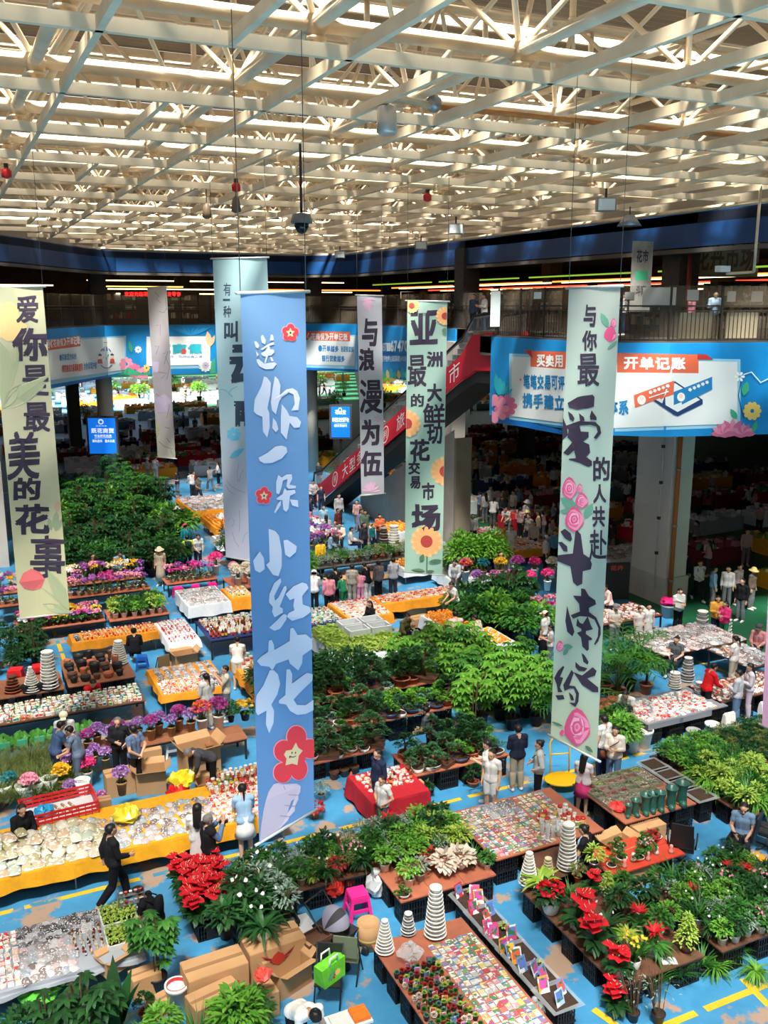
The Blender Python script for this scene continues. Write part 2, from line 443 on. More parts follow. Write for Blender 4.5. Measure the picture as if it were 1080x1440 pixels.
class Print:
 """shapes given in picture points, laid on a surface by the function put(x, y, lift) -> 3-D point"""
 def __init__(s, put, lift=.006, step=0): s.step = step; s.put = put; s.b = MB(); s.lift = lift; s.n = 0; s.mats = []; s.sh = []
 def mi(s, m):
  if m not in s.mats: s.mats.append(m)
  return s.mats.index(m)
 def poly(s, pts, m, lift=None, ox=0, oy=0, sc=1):
  s.n += 1; l = (s.lift if lift is None else lift) + s.n * .0002
  if s.step:        # cut into narrow upright strips so that the shape follows the bends of the sheet
   pts = [(ox + x / sc, oy + y / sc) for x, y in pts]; ox = oy = 0; sc = 1; hi = max(p[0] for p in pts); a = math.floor(min(p[0] for p in pts) / s.step) * s.step
   while a < hi:
    q = clip_x(clip_x(pts, a,1), a + s.step,-1); a += s.step
    if len(q) > 2: s.face(q, m, l)
   return
  s.face(pts, m, l, ox, oy, sc)
 def face(s, pts, m, l, ox=0, oy=0, sc=1):
  v = [s.put(ox + x / sc, oy + y / sc, l) for x, y in pts]
  xs = [ox + x / sc for x, y in pts]; ys = [oy + y / sc for x, y in pts]; s.sh.append([min(xs), min(ys), max(xs), max(ys), len(s.b.f)])
  s.b.add(v,[tuple(range(len(v)))[::-1]], s.mi(m))
 def char(s, ch, box, m, bold=.02, brush=0.0, lift=None, ox=0, oy=0, sc=1):
  s.n += 1; l = (s.lift if lift is None else lift) + s.n * .0002
  x0, y0, x1, y1 = box
  v, f = glyph(ch); k = sum(map(ord, ch)) % 17; d = bold * 1.15
  for j,(da, dc) in enumerate(((0,0),(d,d),(-d,d),(d,-d),(-d,-d)) if bold > .004 else ((0,0),)):      # strokes thickened all round
   vs = []
   for a, c in v:
    a, c = d + a * (1 - 2*d) + da, d + c * (1 - 2*d) + dc
    if brush: a, c = a + brush * wob(a, c, k), c + brush * wob(c, a, k + 3) + brush * .8 * (a - .5)
    vs.append(s.put(ox + (x0 + (x1 - x0) * a) / sc, oy + (y1 - (y1 - y0) * c) / sc, l + j * .00004))
   s.b.add(vs, f, s.mi(m))
 def line(s, text, box, m, bold=.02, gap=.08,**k):
  """text set in a row of equal cells that fill the box"""
  x0, y0, x1, y1 = box; n = len(text); w = (x1 - x0) / n; sl = k.pop('slope',0)
  for i, ch in enumerate(text):
   if ch != ' ': s.char(ch,(x0 + i*w + w*gap/2, y0 + sl*i*w, x0 + (i+1)*w - w*gap/2, y1 + sl*i*w), m, bold,**k)
 def disc(s, x, y, rx, ry, m, n=14,**k):
  s.poly([(x + rx*math.cos(2*math.pi*i/n), y + ry*math.sin(2*math.pi*i/n)) for i in range(n)], m,**k)
 def petals(s, x, y, r, n, m, w=.45, r0=.2, a0=0, clip=None,**k):
  for i in range(n):
   a = a0 + 2*math.pi*i/n; ca, sa = math.cos(a), math.sin(a); pts = []
   for t, h in ((r0,.25),(.45,.8),(.75,1),(.93,.7),(1,.0),(.93,-.7),(.75,-1),(.45,-.8),(r0,-.25)):
    px_, py_ = x + r*(t*ca - h*w*sa*.5), y + r*(t*sa + h*w*ca*.5)
    if clip: px_ = min(max(px_, clip[0]), clip[1])
    pts.append((px_, py_))
   s.poly(pts, m,**k)
 def leaf(s, a, b, w, m,**k):
  ax, ay = a; bx, by = b; dx, dy = bx-ax, by-ay
  pts = []
  for t, h in ((0,0),(.2,.7),(.45,1),(.75,.7),(1,0),(.75,-.7),(.45,-1),(.2,-.7)):
   pts.append((ax + dx*t - dy*h*w*.5, ay + dy*t + dx*h*w*.5))
  s.poly(pts, m,**k)
 def rose(s, x, y, rx, ry, cols,**k):
  for i,(f, dx, dy) in enumerate(((1,0,0),(.84,.06,.05),(.68,-.05,.02),(.53,.03,-.04),(.38,-.02,.02),(.24,.02,0),(.12,0,0))):
   m = cols[i % len(cols)]; n = 16
   s.poly([(x + dx*rx + rx*f*(1+.09*math.sin(3*a+i*1.7))*math.cos(a), y + dy*ry + ry*f*(1+.09*math.cos(4*a+i))*math.sin(a)) for a in [2*math.pi*j/n for j in range(n)]], m,**k)
 def build(s, name, parent, at_=(0,0,0)):
  """one part; drawings that stand apart on the sheet become parts of their own"""
  n = len(s.sh)
  if not name.endswith('_print') or n != len(s.b.f): return s.b.build(name, s.mats, parent, at_)
  g = list(range(n))
  def top(i):
   while g[i] != i: i = g[i]
   return i
  for i in range(n):
   for j in range(i):
    a, c = s.sh[i], s.sh[j]
    if a[0] < c[2] + .4 and c[0] < a[2] + .4 and a[1] < c[3] + .4 and c[1] < a[3] + .4: g[top(i)] = top(j)
  for k in sorted({top(i) for i in range(n)}):
   b = MB(); i0 = [i for i in range(n) if top(i) == k]
   for i in i0:
    f = s.b.f[i]; b.add([s.b.v[q] for q in f],[tuple(range(len(f)))], s.b.m[i])
   b.build(name, s.mats, parent, at_)
INK = mat('ink',(58,48,66),.7)
def cloth_mat(name, cols, rough=.75, tr=.35):
 """printed cloth: cols = [(height 0..1, colour)] from hem to top, dyed into the cloth"""
 m = bpy.data.materials.new(name); m.use_nodes = True
 N = m.node_tree.nodes; L = m.node_tree.links; p = N['Principled BSDF']; p.inputs['Roughness'].default_value = rough; p.inputs['Specular IOR Level'].default_value = .2
 t = N.new('ShaderNodeTexCoord'); sp = N.new('ShaderNodeSeparateXYZ'); L.new(t.outputs['Generated'], sp.inputs[0])
 n = N.new('ShaderNodeTexNoise'); n.inputs['Scale'].default_value = .9; L.new(t.outputs['Object'], n.inputs['Vector'])
 ad = N.new('ShaderNodeMath'); ad.operation = 'MULTIPLY_ADD'; ad.inputs[1].default_value = .5; L.new(n.outputs['Fac'], ad.inputs[0]); L.new(sp.outputs['Z'], ad.inputs[2])
 sb = N.new('ShaderNodeMath'); sb.operation = 'SUBTRACT'; sb.inputs[1].default_value = .25; L.new(ad.outputs[0], sb.inputs[0])
 r = N.new('ShaderNodeValToRGB')
 while len(r.color_ramp.elements) < len(cols): r.color_ramp.elements.new(.5)
 for e,(pos, c) in zip(r.color_ramp.elements, cols): e.position = pos; e.color = srgb(c)
 L.new(sb.outputs[0], r.inputs['Fac']); L.new(r.outputs['Color'], p.inputs['Base Color'])
 tl = N.new('ShaderNodeBsdfTranslucent'); L.new(r.outputs['Color'], tl.inputs['Color'])
 ms = N.new('ShaderNodeMixShader'); ms.inputs[0].default_value = tr
 L.new(p.outputs[0], ms.inputs[1]); L.new(tl.outputs[0], ms.inputs[2]); L.new(ms.outputs[0], N['Material Output'].inputs[0])
 return m
M_ROD = mat('aluminium_rod',(196,196,190),.4, metal=.3)
M_WIRE = mat('wire',(90,88,84),.6)
def banner(label, cloth, tl, tr_, bl, br, depth, rod=M_ROD, wave=.012, wire_up=True):
 """a tall hanging banner: corners in picture points, depth of its left edge along the view"""
 TL = at_depth(*tl, depth); BL = at_depth(*bl, depth); 
 # the depth of the right edge at which both lower corners hang at one height
 lo, hi = depth * .7, depth * 1.4
 for _ in range(40):
  m_ = (lo + hi) / 2
  if at_depth(*br, m_).z > BL.z: lo = m_
  else: hi = m_
 dr = (lo + hi) / 2; BR = at_depth(*br, dr); TR = at_depth(*tr_, dr)
 root = thing('hanging_banner', label, 'banner', tuple(TL))
 e = BR - BL; w = math.hypot(e.x, e.y); ex = Vector((e.x/w, e.y/w,0)); nrm = Vector((ex.y,-ex.x,0))     # nrm points to the viewer
 nx, nz = 12,40; vs = []; fs = []
 def bend(s, t): return wave * (math.sin(s*5.2 + t*3) + .6*math.sin(s*11 - t*5) * t)
 def surf(s, t, lift=0):
  p = (TL*(1-s) + TR*s)*(1-t) + (BL*(1-s) + BR*s)*t
  return p + nrm * (bend(s, t) + lift) - TL
 for j in range(nz+1):
  for i in range(nx+1): vs.append(tuple(surf(i/nx, j/nz)))
 for j in range(nz):
  for i in range(nx):
   a = j*(nx+1)+i; fs.append((a, a+nx+1, a+nx+2, a+1))
 MB().add(vs, fs,0, True).build('cloth', cloth, root)
 for nm, A, B in (('top_rod', TL, TR),('bottom_rod', BL, BR)):
  d = (B - A).normalized()
  MB().tube([A - d*.07 - TL, B + d*.07 - TL],.022,8).build(nm, rod, root)
 if wire_up:
  for A in (TL, TR):
   MB().tube([A - TL, A + (TR-TL)*0 + Vector((0,0,14.9 - A.z)) - TL],.006,4).build('wire', M_WIRE, root)
 n3 = (TR - TL).cross(BL - TL).normalized()
 if n3.dot(nrm) < 0: n3 = -n3
 def put(x, y, lift):
  # bilinear place on the cloth from a picture point
  r = Vector(ray(x, y)); o = Vector((0,0,EYE))
  k = (TL - o).dot(n3) / r.dot(n3); p = o + r*k
  t = (TL.z - p.z) / max(TL.z - BL.z,.01); s = 0
  for _ in range(3):
   L_ = TL*(1-t)+BL*t; R_ = TR*(1-t)+BR*t; q = R_-L_; s = (p - L_).dot(q) / q.dot(q)
   z = (L_ + q*s).z; t += (z - p.z) / (TL.z - BL.z)
  s = min(max(s,0),1); t = min(max(t,0),1)
  return tuple(surf(s, t, lift))
 print('banner', label[:20], 'w %.2f h %.2f' % (w, TL.z - BL.z), tuple(round(x,1) for x in TL))
 return root, Print(put)
# ---------------------------------------------------------------- blue banner
M_BLUEC = cloth_mat('sky_blue_cloth',[(0,(120,164,214)),(.5,(112,160,212)),(1,(126,168,212))])
M_GREYL = mat('pale_grey_print',(206,208,222),.8)
M_REDP = mat('red_print',(226,58,66),.8); M_PINKP = mat('pink_edge_print',(240,160,176),.8)
M_SAND = mat('sand_print',(222,196,150),.8); M_HAND = mat('skin_pink_print',(200,180,192),.8); M_HANDL = mat('skin_line_print',(170,142,160),.8)
root, P = banner('long sky blue banner with large pale grey characters and a red flower', M_BLUEC,(338,412),(430,410),(364,1186),(441,1140),12.0)
b1 = dict(ox=330, oy=400, sc=6); b2_ = dict(ox=330, oy=620, sc=6); b3_ = dict(ox=330, oy=820, sc=6); b4_ = dict(ox=340, oy=1000, sc=7.2)
F = Print(P.put)
for x, y, r, k in ((470,408,72,b1),(238,462,70,b2_)):
 for i in range(5):
  a = -math.pi/2 + i*2*math.pi/5 + .1; F.disc(x + r*.58*math.cos(a), y + r*.62*math.sin(a), r*.52, r*.52, M_PINKP, lift=.004,**k)
 for i in range(5):
  a = -math.pi/2 + i*2*math.pi/5 + .1; F.disc(x + r*.58*math.cos(a), y + r*.62*math.sin(a), r*.45, r*.45, M_REDP, lift=.006,**k)
 F.poly([(x + r*(.55 if i % 2 == 0 else .27)*math.cos(-math.pi/2+i*math.pi/5), y + r*(.6 if i % 2 == 0 else .3)*math.sin(-math.pi/2+i*math.pi/5)) for i in range(10)], M_SAND, lift=.008,**k)
 F.disc(x, y, r*.12, r*.14, INK, lift=.009,**k)
def clipx(pts, hi): return [(min(x, hi), y) for x, y in pts]
def disc_pts(x, y, rx, ry, n=18): return [(x + rx*math.cos(2*math.pi*i/n), y + ry*math.sin(2*math.pi*i/n)) for i in range(n)]
F.poly([(165,1322),(190,1150),(215,1010),(245,900),(275,820),(330,745),(380,730),(425,742),(440,740),(560,735),(600,760),(597,820),(575,850),(577,900),(540,960),(540,1010),(490,1065),(470,1110),(400,1190),(280,1262)], M_HAND, lift=.002,**b4_)
for q in ([(290,862),(345,872),(405,850),(408,856),(345,880),(290,870)],[(425,760),(440,800),(415,850),(398,900),(380,960),(358,1030),(365,1035),(388,965),(406,905),(425,850),(450,805),(432,755)],[(425,842),(570,848),(570,856),(425,850)],[(395,950),(540,958),(540,966),(395,958)],[(365,1058),(488,1064),(486,1072),(365,1066)]):
 F.poly(q, M_HANDL, lift=.004,**b4_)
PET = [(555,262,98,112),(690,380,95,98),(575,585,88,112),(415,625,90,100),(432,405,102,110)]
for x, y, rx, ry in PET: F.poly(clipx(disc_pts(x, y, rx*1.1, ry*1.08),728), M_PINKP, lift=.006,**b4_)
for x, y, rx, ry in PET + [(520,450,130,130)]: F.poly(clipx(disc_pts(x, y, rx, ry),728), M_REDP, lift=.01,**b4_)
F.poly([(545,315),(570,370),(615,400),(575,450),(560,545),(505,530),(440,548),(450,480),(425,440),(445,400),(505,390)], M_SAND, lift=.013,**b4_)
for q in ([(500,408),(512,412),(505,432),(496,430)],[(535,410),(547,412),(542,432),(533,430)],[(478,450),(490,452),(512,462),(545,448),(545,456),(512,470),(486,460),(484,480),(476,470)]):
 F.poly(q, INK, lift=.016,**b4_)
F.build('flower_print', root)
for pts in ([(157,480),(175,480),(200,515),(190,540),(170,530)],[(212,435),(230,425),(255,470),(250,505),(220,490)],[(300,420),(320,430),(325,470),(290,475)],[(210,545),(270,505),(325,485),(330,505),(280,520),(225,553)],
 [(212,580),(250,560),(275,520),(290,525),(290,545),(325,550),(332,570),(300,600),(275,600),(255,665),(243,660),(255,610),(225,600)],[(290,610),(310,615),(325,645),(305,650)],[(170,560),(195,590),(178,612)],
 [(175,630),(195,630),(240,668),(330,655),(352,670),(320,710),(250,715),(200,690),(178,655)],
 [(240,775),(265,785),(300,830),(295,930),(268,1045),(285,1080),(290,1200),(268,1292),(230,1240),(225,1115),(175,1095),(152,1070),(160,970),(215,860)],
 [(335,773),(365,800),(385,850),(380,935),(440,885),(490,875),(530,900),(553,960),(540,1060),(480,1065),(510,1010),(500,930),(460,910),(400,950),(375,985),(345,1100),(310,1060),(300,990),(315,880)],
 [(320,1125),(350,1160),(368,1220),(345,1248),(312,1210)],[(398,1010),(440,1060),(465,1110),(530,1120),(563,1160),(550,1205),(505,1212),(468,1165),(440,1310),(390,1250),(390,1110)]): P.poly(pts, M_GREYL,**b1)
for pts in ([(192,140),(270,100),(340,48),(400,40),(440,55),(447,95),(400,148),(310,185),(240,188),(205,170)],
 [(368,287),(400,310),(440,285),(485,282),(490,320),(465,370),(520,380),(518,400),(460,405),(440,385),(450,320),(410,335),(395,400),(375,450),(350,440),(348,350)],
 [(425,400),(445,420),(510,412),(518,440),(470,465),(460,570),(440,600),(415,580),(405,500),(360,498),(352,485),(408,450)],[(395,500),(390,545),(340,610),(330,600),(365,530)],[(470,495),(535,500),(540,560),(490,545)],
 [(280,740),(340,760),(375,800),(400,930),(400,1060),(370,1140),(320,1130),(260,1045),(290,1020),(285,850)],[(205,930),(240,990),(248,1080),(205,1110),(165,1090),(147,1010)],[(415,840),(450,835),(528,890),(520,940),(470,985),(430,960)]): P.poly(pts, M_GREYL,**b2_)
for pts in ([(388,-42),(395,-10),(330,110),(340,150),(370,120),(420,30),(440,25),(443,55),(380,200),(410,215),(408,250),(335,288),(312,240),(320,200),(285,160),(290,90),(330,0)],[(415,262),(445,270),(440,310),(385,385),(335,402),(288,375),(350,320)],
 [(435,95),(500,30),(570,-5),(605,5),(620,40),(570,110),(575,180),(630,200),(643,240),(580,290),(490,320),(445,285),(460,255),(510,230),(500,190),(510,130),(470,145)],
 [(180,655),(215,620),(280,580),(285,485),(310,478),(330,520),(335,565),(470,490),(475,385),(500,378),(535,440),(600,432),(655,475),(652,550),(575,610),(570,680),(540,738),(470,680),(460,645),(350,680),(318,735),(290,705),(215,695)],
 [(295,735),(330,735),(365,770),(385,850),(360,940),(310,1025),(335,1080),(330,1180),(293,1268),(262,1190),(268,1075),(188,1112),(168,1080),(168,990),(175,945),(240,860)],
 [(440,730),(470,728),(490,770),(488,850),(610,755),(655,770),(652,820),(560,920),(500,985),(530,1030),(600,1030),(660,985),(662,1070),(600,1105),(530,1113),(470,1080),(435,1025),(375,1015),(375,990),(430,945)]): P.poly(pts, M_GREYL,**b3_)
P.build('lettering', root)
# ---------------------------------------------------------------- green banner on the right
ROSE = [mat('rose_%d_print' % i, c,.8) for i, c in enumerate(((222,84,130),(240,150,180),(228,104,146),(246,182,202)))]
LEAFP = [mat('leaf_print',(104,160,136),.8), mat('pale_leaf_print',(170,178,140),.8), mat('dark_leaf_print',(86,124,92),.8)]
M_SAGE = cloth_mat('sage_cloth',[(0,(210,220,186)),(.35,(196,216,198)),(.7,(200,222,206)),(1,(196,206,196))])
root, P = banner('tall sage green banner with big ink characters and pink roses on the right', M_SAGE,(800,405),(872,402),(775,1035),(840,1069),15.2)
F = Print(P.put)
c5 = dict(ox=770, oy=400, sc=6); c6 = dict(ox=770, oy=620, sc=6); c7 = dict(ox=760, oy=840, sc=6)
F.leaf((510,360),(450,240),.4,LEAFP[0],**c5); F.leaf((500,550),(595,470),.25,LEAFP[0],**c5); F.rose(528,420,52,62,ROSE,**c5); F.rose(555,325,24,36,ROSE,**c5)
F.leaf((240,560),(115,480),.6,LEAFP[0],**c6); F.leaf((200,590),(110,590),.4,LEAFP[0],**c6); F.leaf((310,650),(375,530),.5,LEAFP[0],**c6)
F.rose(190,400,60,90,ROSE,**c6); F.rose(290,505,50,62,ROSE,**c6); F.rose(275,400,22,36,ROSE,**c6); F.rose(230,660,75,100,ROSE,**c6)
F.leaf((190,410),(275,420),.5,LEAFP[0],**c7); F.leaf((195,490),(230,430),.5,LEAFP[0],**c7); F.rose(168,410,28,42,ROSE,**c7)
F.leaf((190,1090),(100,1045),.2,LEAFP[2],**c7); F.leaf((380,1250),(445,1310),.35,LEAFP[2],**c7); F.rose(310,1095,110,150,ROSE,**c7); F.rose(183,1145,20,26,ROSE,**c7)
F.build('flower_print', root)
for ch, bx, k in (('与',(310,165,410,355),c5),('你',(300,390,418,560),c5),('最',(258,580,432,855),c5),('的',(380,135,525,340),c6),('人',(378,365,495,525),c6),('共',(372,550,485,725),c6),('赴',(345,750,500,1000),c6)):
 P.char(ch, bx, INK,.014 if ch in '最赴' else .026,.02,**k)
for pts in ([(175,1000),(260,950),(300,940),(380,930),(395,950),(390,1030),(340,1045),(290,1050),(250,1055),(190,1040)],[(180,1070),(215,1095),(235,1130),(225,1155),(195,1140)],[(270,1085),(310,1120),(315,1150),(280,1155)],[(370,1060),(410,1120),(412,1145),(360,1140),(355,1115)],
 [(128,1120),(165,1190),(270,1152),(400,1160),(440,1200),(450,1255),(410,1305),(385,1295),(420,1245),(410,1200),(360,1185),(275,1190),(285,1240),(345,1245),(345,1290),(300,1325),(350,1350),(357,1420),(325,1455),(370,1490),(372,1530),(340,1540),(270,1505),(190,1480),(185,1470),(245,1465),(230,1400),(180,1440),(138,1420),(175,1380),(215,1330),(175,1290),(185,1220),(170,1215),(180,1270),(135,1310),(122,1280)]): P.poly(pts, INK,**c5)
for pts in ([(80,960),(215,950),(240,740),(280,790),(300,955),(350,990),(370,1040),(360,1085),(295,1100),(290,1205),(250,1225),(215,1190),(195,1060),(80,1010)],[(115,765),(150,740),(200,780),(210,830),(195,850),(150,820)],[(80,850),(125,850),(170,890),(172,935),(140,930)]): P.poly(pts, INK,**c6)
for pts in ([(275,-15),(340,-10),(340,-75),(370,-70),(405,-10),(460,25),(468,60),(405,90),(405,125),(470,170),(510,250),(512,310),(490,370),(460,403),(450,395),(485,330),(490,260),(455,190),(400,165),(330,160),(275,180),(255,150),(330,120),(325,55),(290,10)],[(225,70),(240,130),(285,290),(268,330),(225,290),(210,200)],
 [(310,175),(330,215),(355,225),(395,160),(420,235),(440,270),(380,285),(380,310),(430,345),(435,358),(402,365),(405,440),(390,455),(350,415),(340,340),(305,300),(345,285),(340,265),(300,240)],
 [(345,470),(370,490),(403,545),(395,570),(360,545)],[(295,545),(330,580),(395,600),(370,625),(320,620),(295,590)],[(275,630),(350,660),(440,590),(475,620),(460,660),(390,685),(490,760),(490,800),(440,800),(350,740)],
 [(190,578),(200,590),(165,670),(190,680),(165,760),(185,800),(150,800),(140,730),(122,680),(150,620)],[(130,825),(190,825),(200,860),(150,865)],
 [(260,612),(280,640),(240,745),(290,750),(325,810),(320,880),(295,925),(235,890),(290,890),(300,820),(280,770),(245,770),(200,790),(190,740)],[(235,800),(270,830),(283,870),(255,870)]): P.poly(pts, INK,**c7)
P.build('lettering', root)
# ---------------------------------------------------------------- cream banner at the left
M_CREAM = cloth_mat('cream_cloth',[(0,(226,222,176)),(.3,(234,230,182)),(.6,(214,212,178)),(1,(208,210,172))])
M_PEACH = mat('peach_print',(226,196,134),.8); M_CORAL = mat('coral_print',(224,108,110),.8); M_CORAL2 = mat('dark_coral_print',(206,92,96),.8); M_PEACH2 = mat('soft_peach_print',(232,190,150),.8)
root, P = banner('tall cream banner with dark ink characters and a coral tulip on the far left', M_CREAM,(-14,404),(60,403),(28,870),(98,862),21.5, wave=.02)
F = Print(P.put); d2 = dict(ox=0, oy=400, sc=6); d3 = dict(ox=0, oy=620, sc=5.536)
F.poly([(0,165),(45,170),(60,145),(110,150),(150,210),(165,300),(230,350),(215,400),(130,470),(60,480),(0,440)], M_PEACH,**d2)
F.poly([(0,480),(50,540),(100,640),(130,760),(100,860),(40,960),(20,1020),(0,930)], LEAFP[1],**d2); F.leaf((15,1045),(180,840),.35,LEAFP[1],**d2); F.leaf((15,1050),(440,760),.28,LEAFP[1],**d2); F.leaf((120,770),(150,520),.2,LEAFP[1],**d2)
F.leaf((430,700),(440,540),.35,LEAFP[1],**d3); F.leaf((400,700),(380,600),.4,LEAFP[1],**d3); F.leaf((430,705),(490,600),.35,LEAFP[1],**d3); F.leaf((450,550),(450,465),.7,M_PEACH2,**d3)
F.leaf((540,1320),(370,1000),.3,LEAFP[1],**d3); F.leaf((545,1315),(310,1130),.05,LEAFP[1],**d3); F.leaf((540,1335),(330,1270),.3,LEAFP[1],**d3)
F.poly([(148,1100),(180,1030),(245,995),(310,1020),(350,1075),(320,1145),(260,1165),(190,1150)], M_CORAL,**d3); F.poly([(205,1060),(240,1035),(265,1060),(250,1100),(220,1100)], M_CORAL2,**d3)
F.build('flower_print', root)
for ch, bx, k in (('爱',(138,95,325,325),d2),('你',(105,370,405,650),d2),('是',(180,675,410,940),d2),('最',(195,990,420,1240),d2),('美',(60,1235,335,1640),d2),('的',(105,285,315,465),d3),('花',(115,490,385,725),d3),('事',(235,735,505,1065),d3)):
 P.char(ch, bx, INK,.018 if ch in '是最美事爱' else .034,.025,**k)
P.build('lettering', root)
# ---------------------------------------------------------------- aqua banner half hidden behind the blue one
M_AQUA = cloth_mat('aqua_cloth',[(0,(206,206,226)),(.3,(196,206,222)),(.5,(176,210,222)),(1,(164,200,204))])
M_TEAL = mat('teal_ink',(44,62,78),.8); M_AQLINE = mat('aqua_line_print',(96,184,212),.8); M_GREYLN = mat('grey_line_print',(150,160,186),.8)
root, P = banner('pale aqua banner with narrow dark characters half hidden behind the blue banner', M_AQUA,(299,364),(375,362),(318,783),(392,796),24.0)
e4 = dict(ox=290, oy=360, sc=6); e5 = dict(ox=290, oy=580, sc=6.545)
for ch, bx, bd in (('有',(150,228,212,335),0),('一',(145,362,205,378),0),('种',(148,420,212,520),.01),('叫',(155,550,268,725),.03),('云',(200,745,420,1085),.05),('南',(235,1200,440,1440),.05)): P.char(ch, bx, M_TEAL, bd,.01,**e4)
P.build('lettering', root)
F = Print(P.put)
def stroke(F, pts, w, m,**k):
 up = []; dn = []
 for i,(x, y) in enumerate(pts):
  x0, y0 = pts[max(i-1,0)]; x1, y1 = pts[min(i+1,len(pts)-1)]; d = math.hypot(x1-x0, y1-y0) or 1
  up.append((x - (y1-y0)/d*w/2, y + (x1-x0)/d*w/2)); dn.append((x + (y1-y0)/d*w/2, y - (x1-x0)/d*w/2))
 F.poly(up + dn[::-1], m,**k)
stroke(F,[(120,1125),(165,1130),(195,1160),(215,1125),(260,1100)],6, M_AQLINE,**e4); stroke(F,[(195,1160),(225,1190)],8, M_AQLINE,**e4)
F.petals(255,200,65,7,M_AQLINE,.6,**e5); F.leaf((215,420),(350,330),.35,M_AQLINE,**e5)
for q in ([(290,640),(285,560),(300,470)],[(300,640),(320,560),(345,530)],[(185,620),(230,680),(300,720),(360,740)],[(180,660),(210,720),(260,760)],[(300,1100),(305,980),(300,900)],[(240,1100),(260,1180),(300,1240)],[(330,1200),(350,1130),(380,1100)],[(200,1000),(230,960),(260,1000),(240,1050)]):
 stroke(F, q,4, M_GREYLN,**e5)
F.build('flower_print', root)
# ---------------------------------------------------------------- narrow white banner seen from its back
M_WHITEC = cloth_mat('white_cloth',[(0,(222,222,204)),(.3,(212,206,214)),(.55,(206,202,212)),(1,(206,200,192))], tr=.5)
root, P = banner('narrow off-white banner with faint lilac line drawing hanging over the far stalls', M_WHITEC,(207,404),(234,403),(222,643),(247,645),43.0)
g6 = dict(ox=200, oy=400, sc=5.53); F = Print(P.put)
M_LIL = mat('lilac_print',(186,172,196),.8); M_LINEG = mat('faint_line_print',(150,146,150),.8)
F.poly([(85,600),(135,600),(130,680),(90,690)], M_LIL,**g6); F.poly([(92,890),(150,860),(180,850),(230,920),(200,990),(120,1000)], M_LIL,**g6); F.leaf((115,1200),(105,1040),.3,LEAFP[1],**g6); F.leaf((250,1340),(220,1280),.4,LEAFP[1],**g6)
for q in ([(100,60),(130,90),(110,110),(140,140)],[(130,210),(170,220),(190,180)],[(180,100),(190,200)],[(110,320),(140,310),(140,400)],[(100,480),(130,480),(110,540)],[(160,540),(200,520),(170,620)],[(130,680),(190,690),(150,730)],[(180,560),(215,640),(190,740)],[(110,850),(150,880),(120,900)],[(180,950),(215,930),(190,1040)],[(130,1220),(170,1260),(240,1280)],[(180,1110),(215,1120)],[(190,1190),(215,1230)]):
 stroke(F, q,5, M_LINEG,**g6)
F.build('flower_print', root)
# ---------------------------------------------------------------- grey lilac banner and mint banner in the middle
M_LILC = cloth_mat('pale_lilac_cloth',[(0,(196,200,206)),(.4,(204,212,222)),(1,(206,208,220))])
root, P = banner('narrow pale grey banner with five ink characters beside the escalator', M_LILC,(502,415),(537,416),(508,697),(540,694),33.0)
h8 = dict(ox=490, oy=410, sc=4.8)
for ch, bx in (('与',(90,175,195,370)),('浪',(70,380,180,540)),('漫',(72,590,226,820)),('为',(85,860,210,1040)),('伍',(80,1070,226,1245))): P.char(ch, bx, INK,.017 if ch == '漫' else .032,.025,**h8)
P.build('lettering', root)
F = Print(P.put); M_PLILY = mat('pink_lily_print',(222,176,206),.8)
for a in range(7):
 an = math.pi*(.05 + a*.15); F.leaf((150,1350),(150 - 70*math.cos(an),1350 - 75*math.sin(an)),.3,M_PLILY,**h8)
 F.leaf((130,45),(130 - 75*math.cos(an)*.7,45 + 95*math.sin(an)),.22,M_PLILY,**h8)
F.petals(195,860,25,5,M_PLILY,**h8); F.build('flower_print', root)
M_MINT = cloth_mat('mint_cloth',[(0,(186,226,206)),(.35,(190,226,206)),(.7,(186,220,206)),(1,(176,206,190))])
root, P = banner('mint green banner with ink characters and orange daisies in front of the escalator', M_MINT,(573,423),(629,424),(569,804),(622,809),26.0)
F = Print(P.put); M_ORP = mat('orange_petal_print',(244,178,116),.8); M_ORP2 = mat('light_petal_print',(248,200,140),.8); M_ORC = mat('daisy_eye_print',(180,66,60),.8); M_YO = mat('amber_print',(240,196,110),.8)
i8 = dict(ox=560, oy=640, sc=8)
for x, y, r, k, clip in ((320,970,185,i8,(82,495)),(530,180,170,i8,(90,516)),(430,95,52,h8,(402,664)),(655,165,65,h8,(402,664)),(398,890,95,h8,(394,655))):
 F.petals(x, y, r,14, M_ORP2,.36,.2,0, clip=clip, lift=.003,**k); F.petals(x, y, r*.92,14, M_ORP,.3,.2,.2, clip=clip, lift=.006,**k)
 F.poly([(min(max(px_, clip[0]), clip[1]), py_) for px_, py_ in disc_pts(x, y, r*.37, r*.37)], M_ORC, lift=.012,**k)
F.poly([(320,1140),(336,1140),(332,1310),(318,1310)], LEAFP[2],**i8); F.leaf((310,1305),(145,1290),.3,LEAFP[2],**i8); F.leaf((345,1200),(500,1180),.3,LEAFP[2],**i8); F.leaf((250,1195),(290,1110),.6,LEAFP[2],**i8); F.leaf((310,1310),(415,1300),.3,LEAFP[2],**i8); F.disc(655,265,22,20,LEAFP[2],**h8)
F.build('flower_print', root)
for ch, bx in (('亚',(418,130,605,360)),('洲',(528,405,635,510)),('最',(400,425,525,640)),('的',(422,690,510,778)),('大',(530,620,632,745)),('鲜',(503,755,652,925)),('切',(530,905,635,1030)),('花',(415,995,548,1145)),('交',(405,1145,485,1235)),('易',(415,1245,485,1330)),('市',(497,1290,582,1410))):
 P.char(ch, bx, INK,.015 if ch in '最鲜' else .03,.022,**h8)
P.char('场',(145,555,480,860), INK,.034,.03,**i8)
P.build('lettering', root)
M_PINKC = cloth_mat('pink_cloth',[(0,(246,176,200)),(1,(240,186,206))])
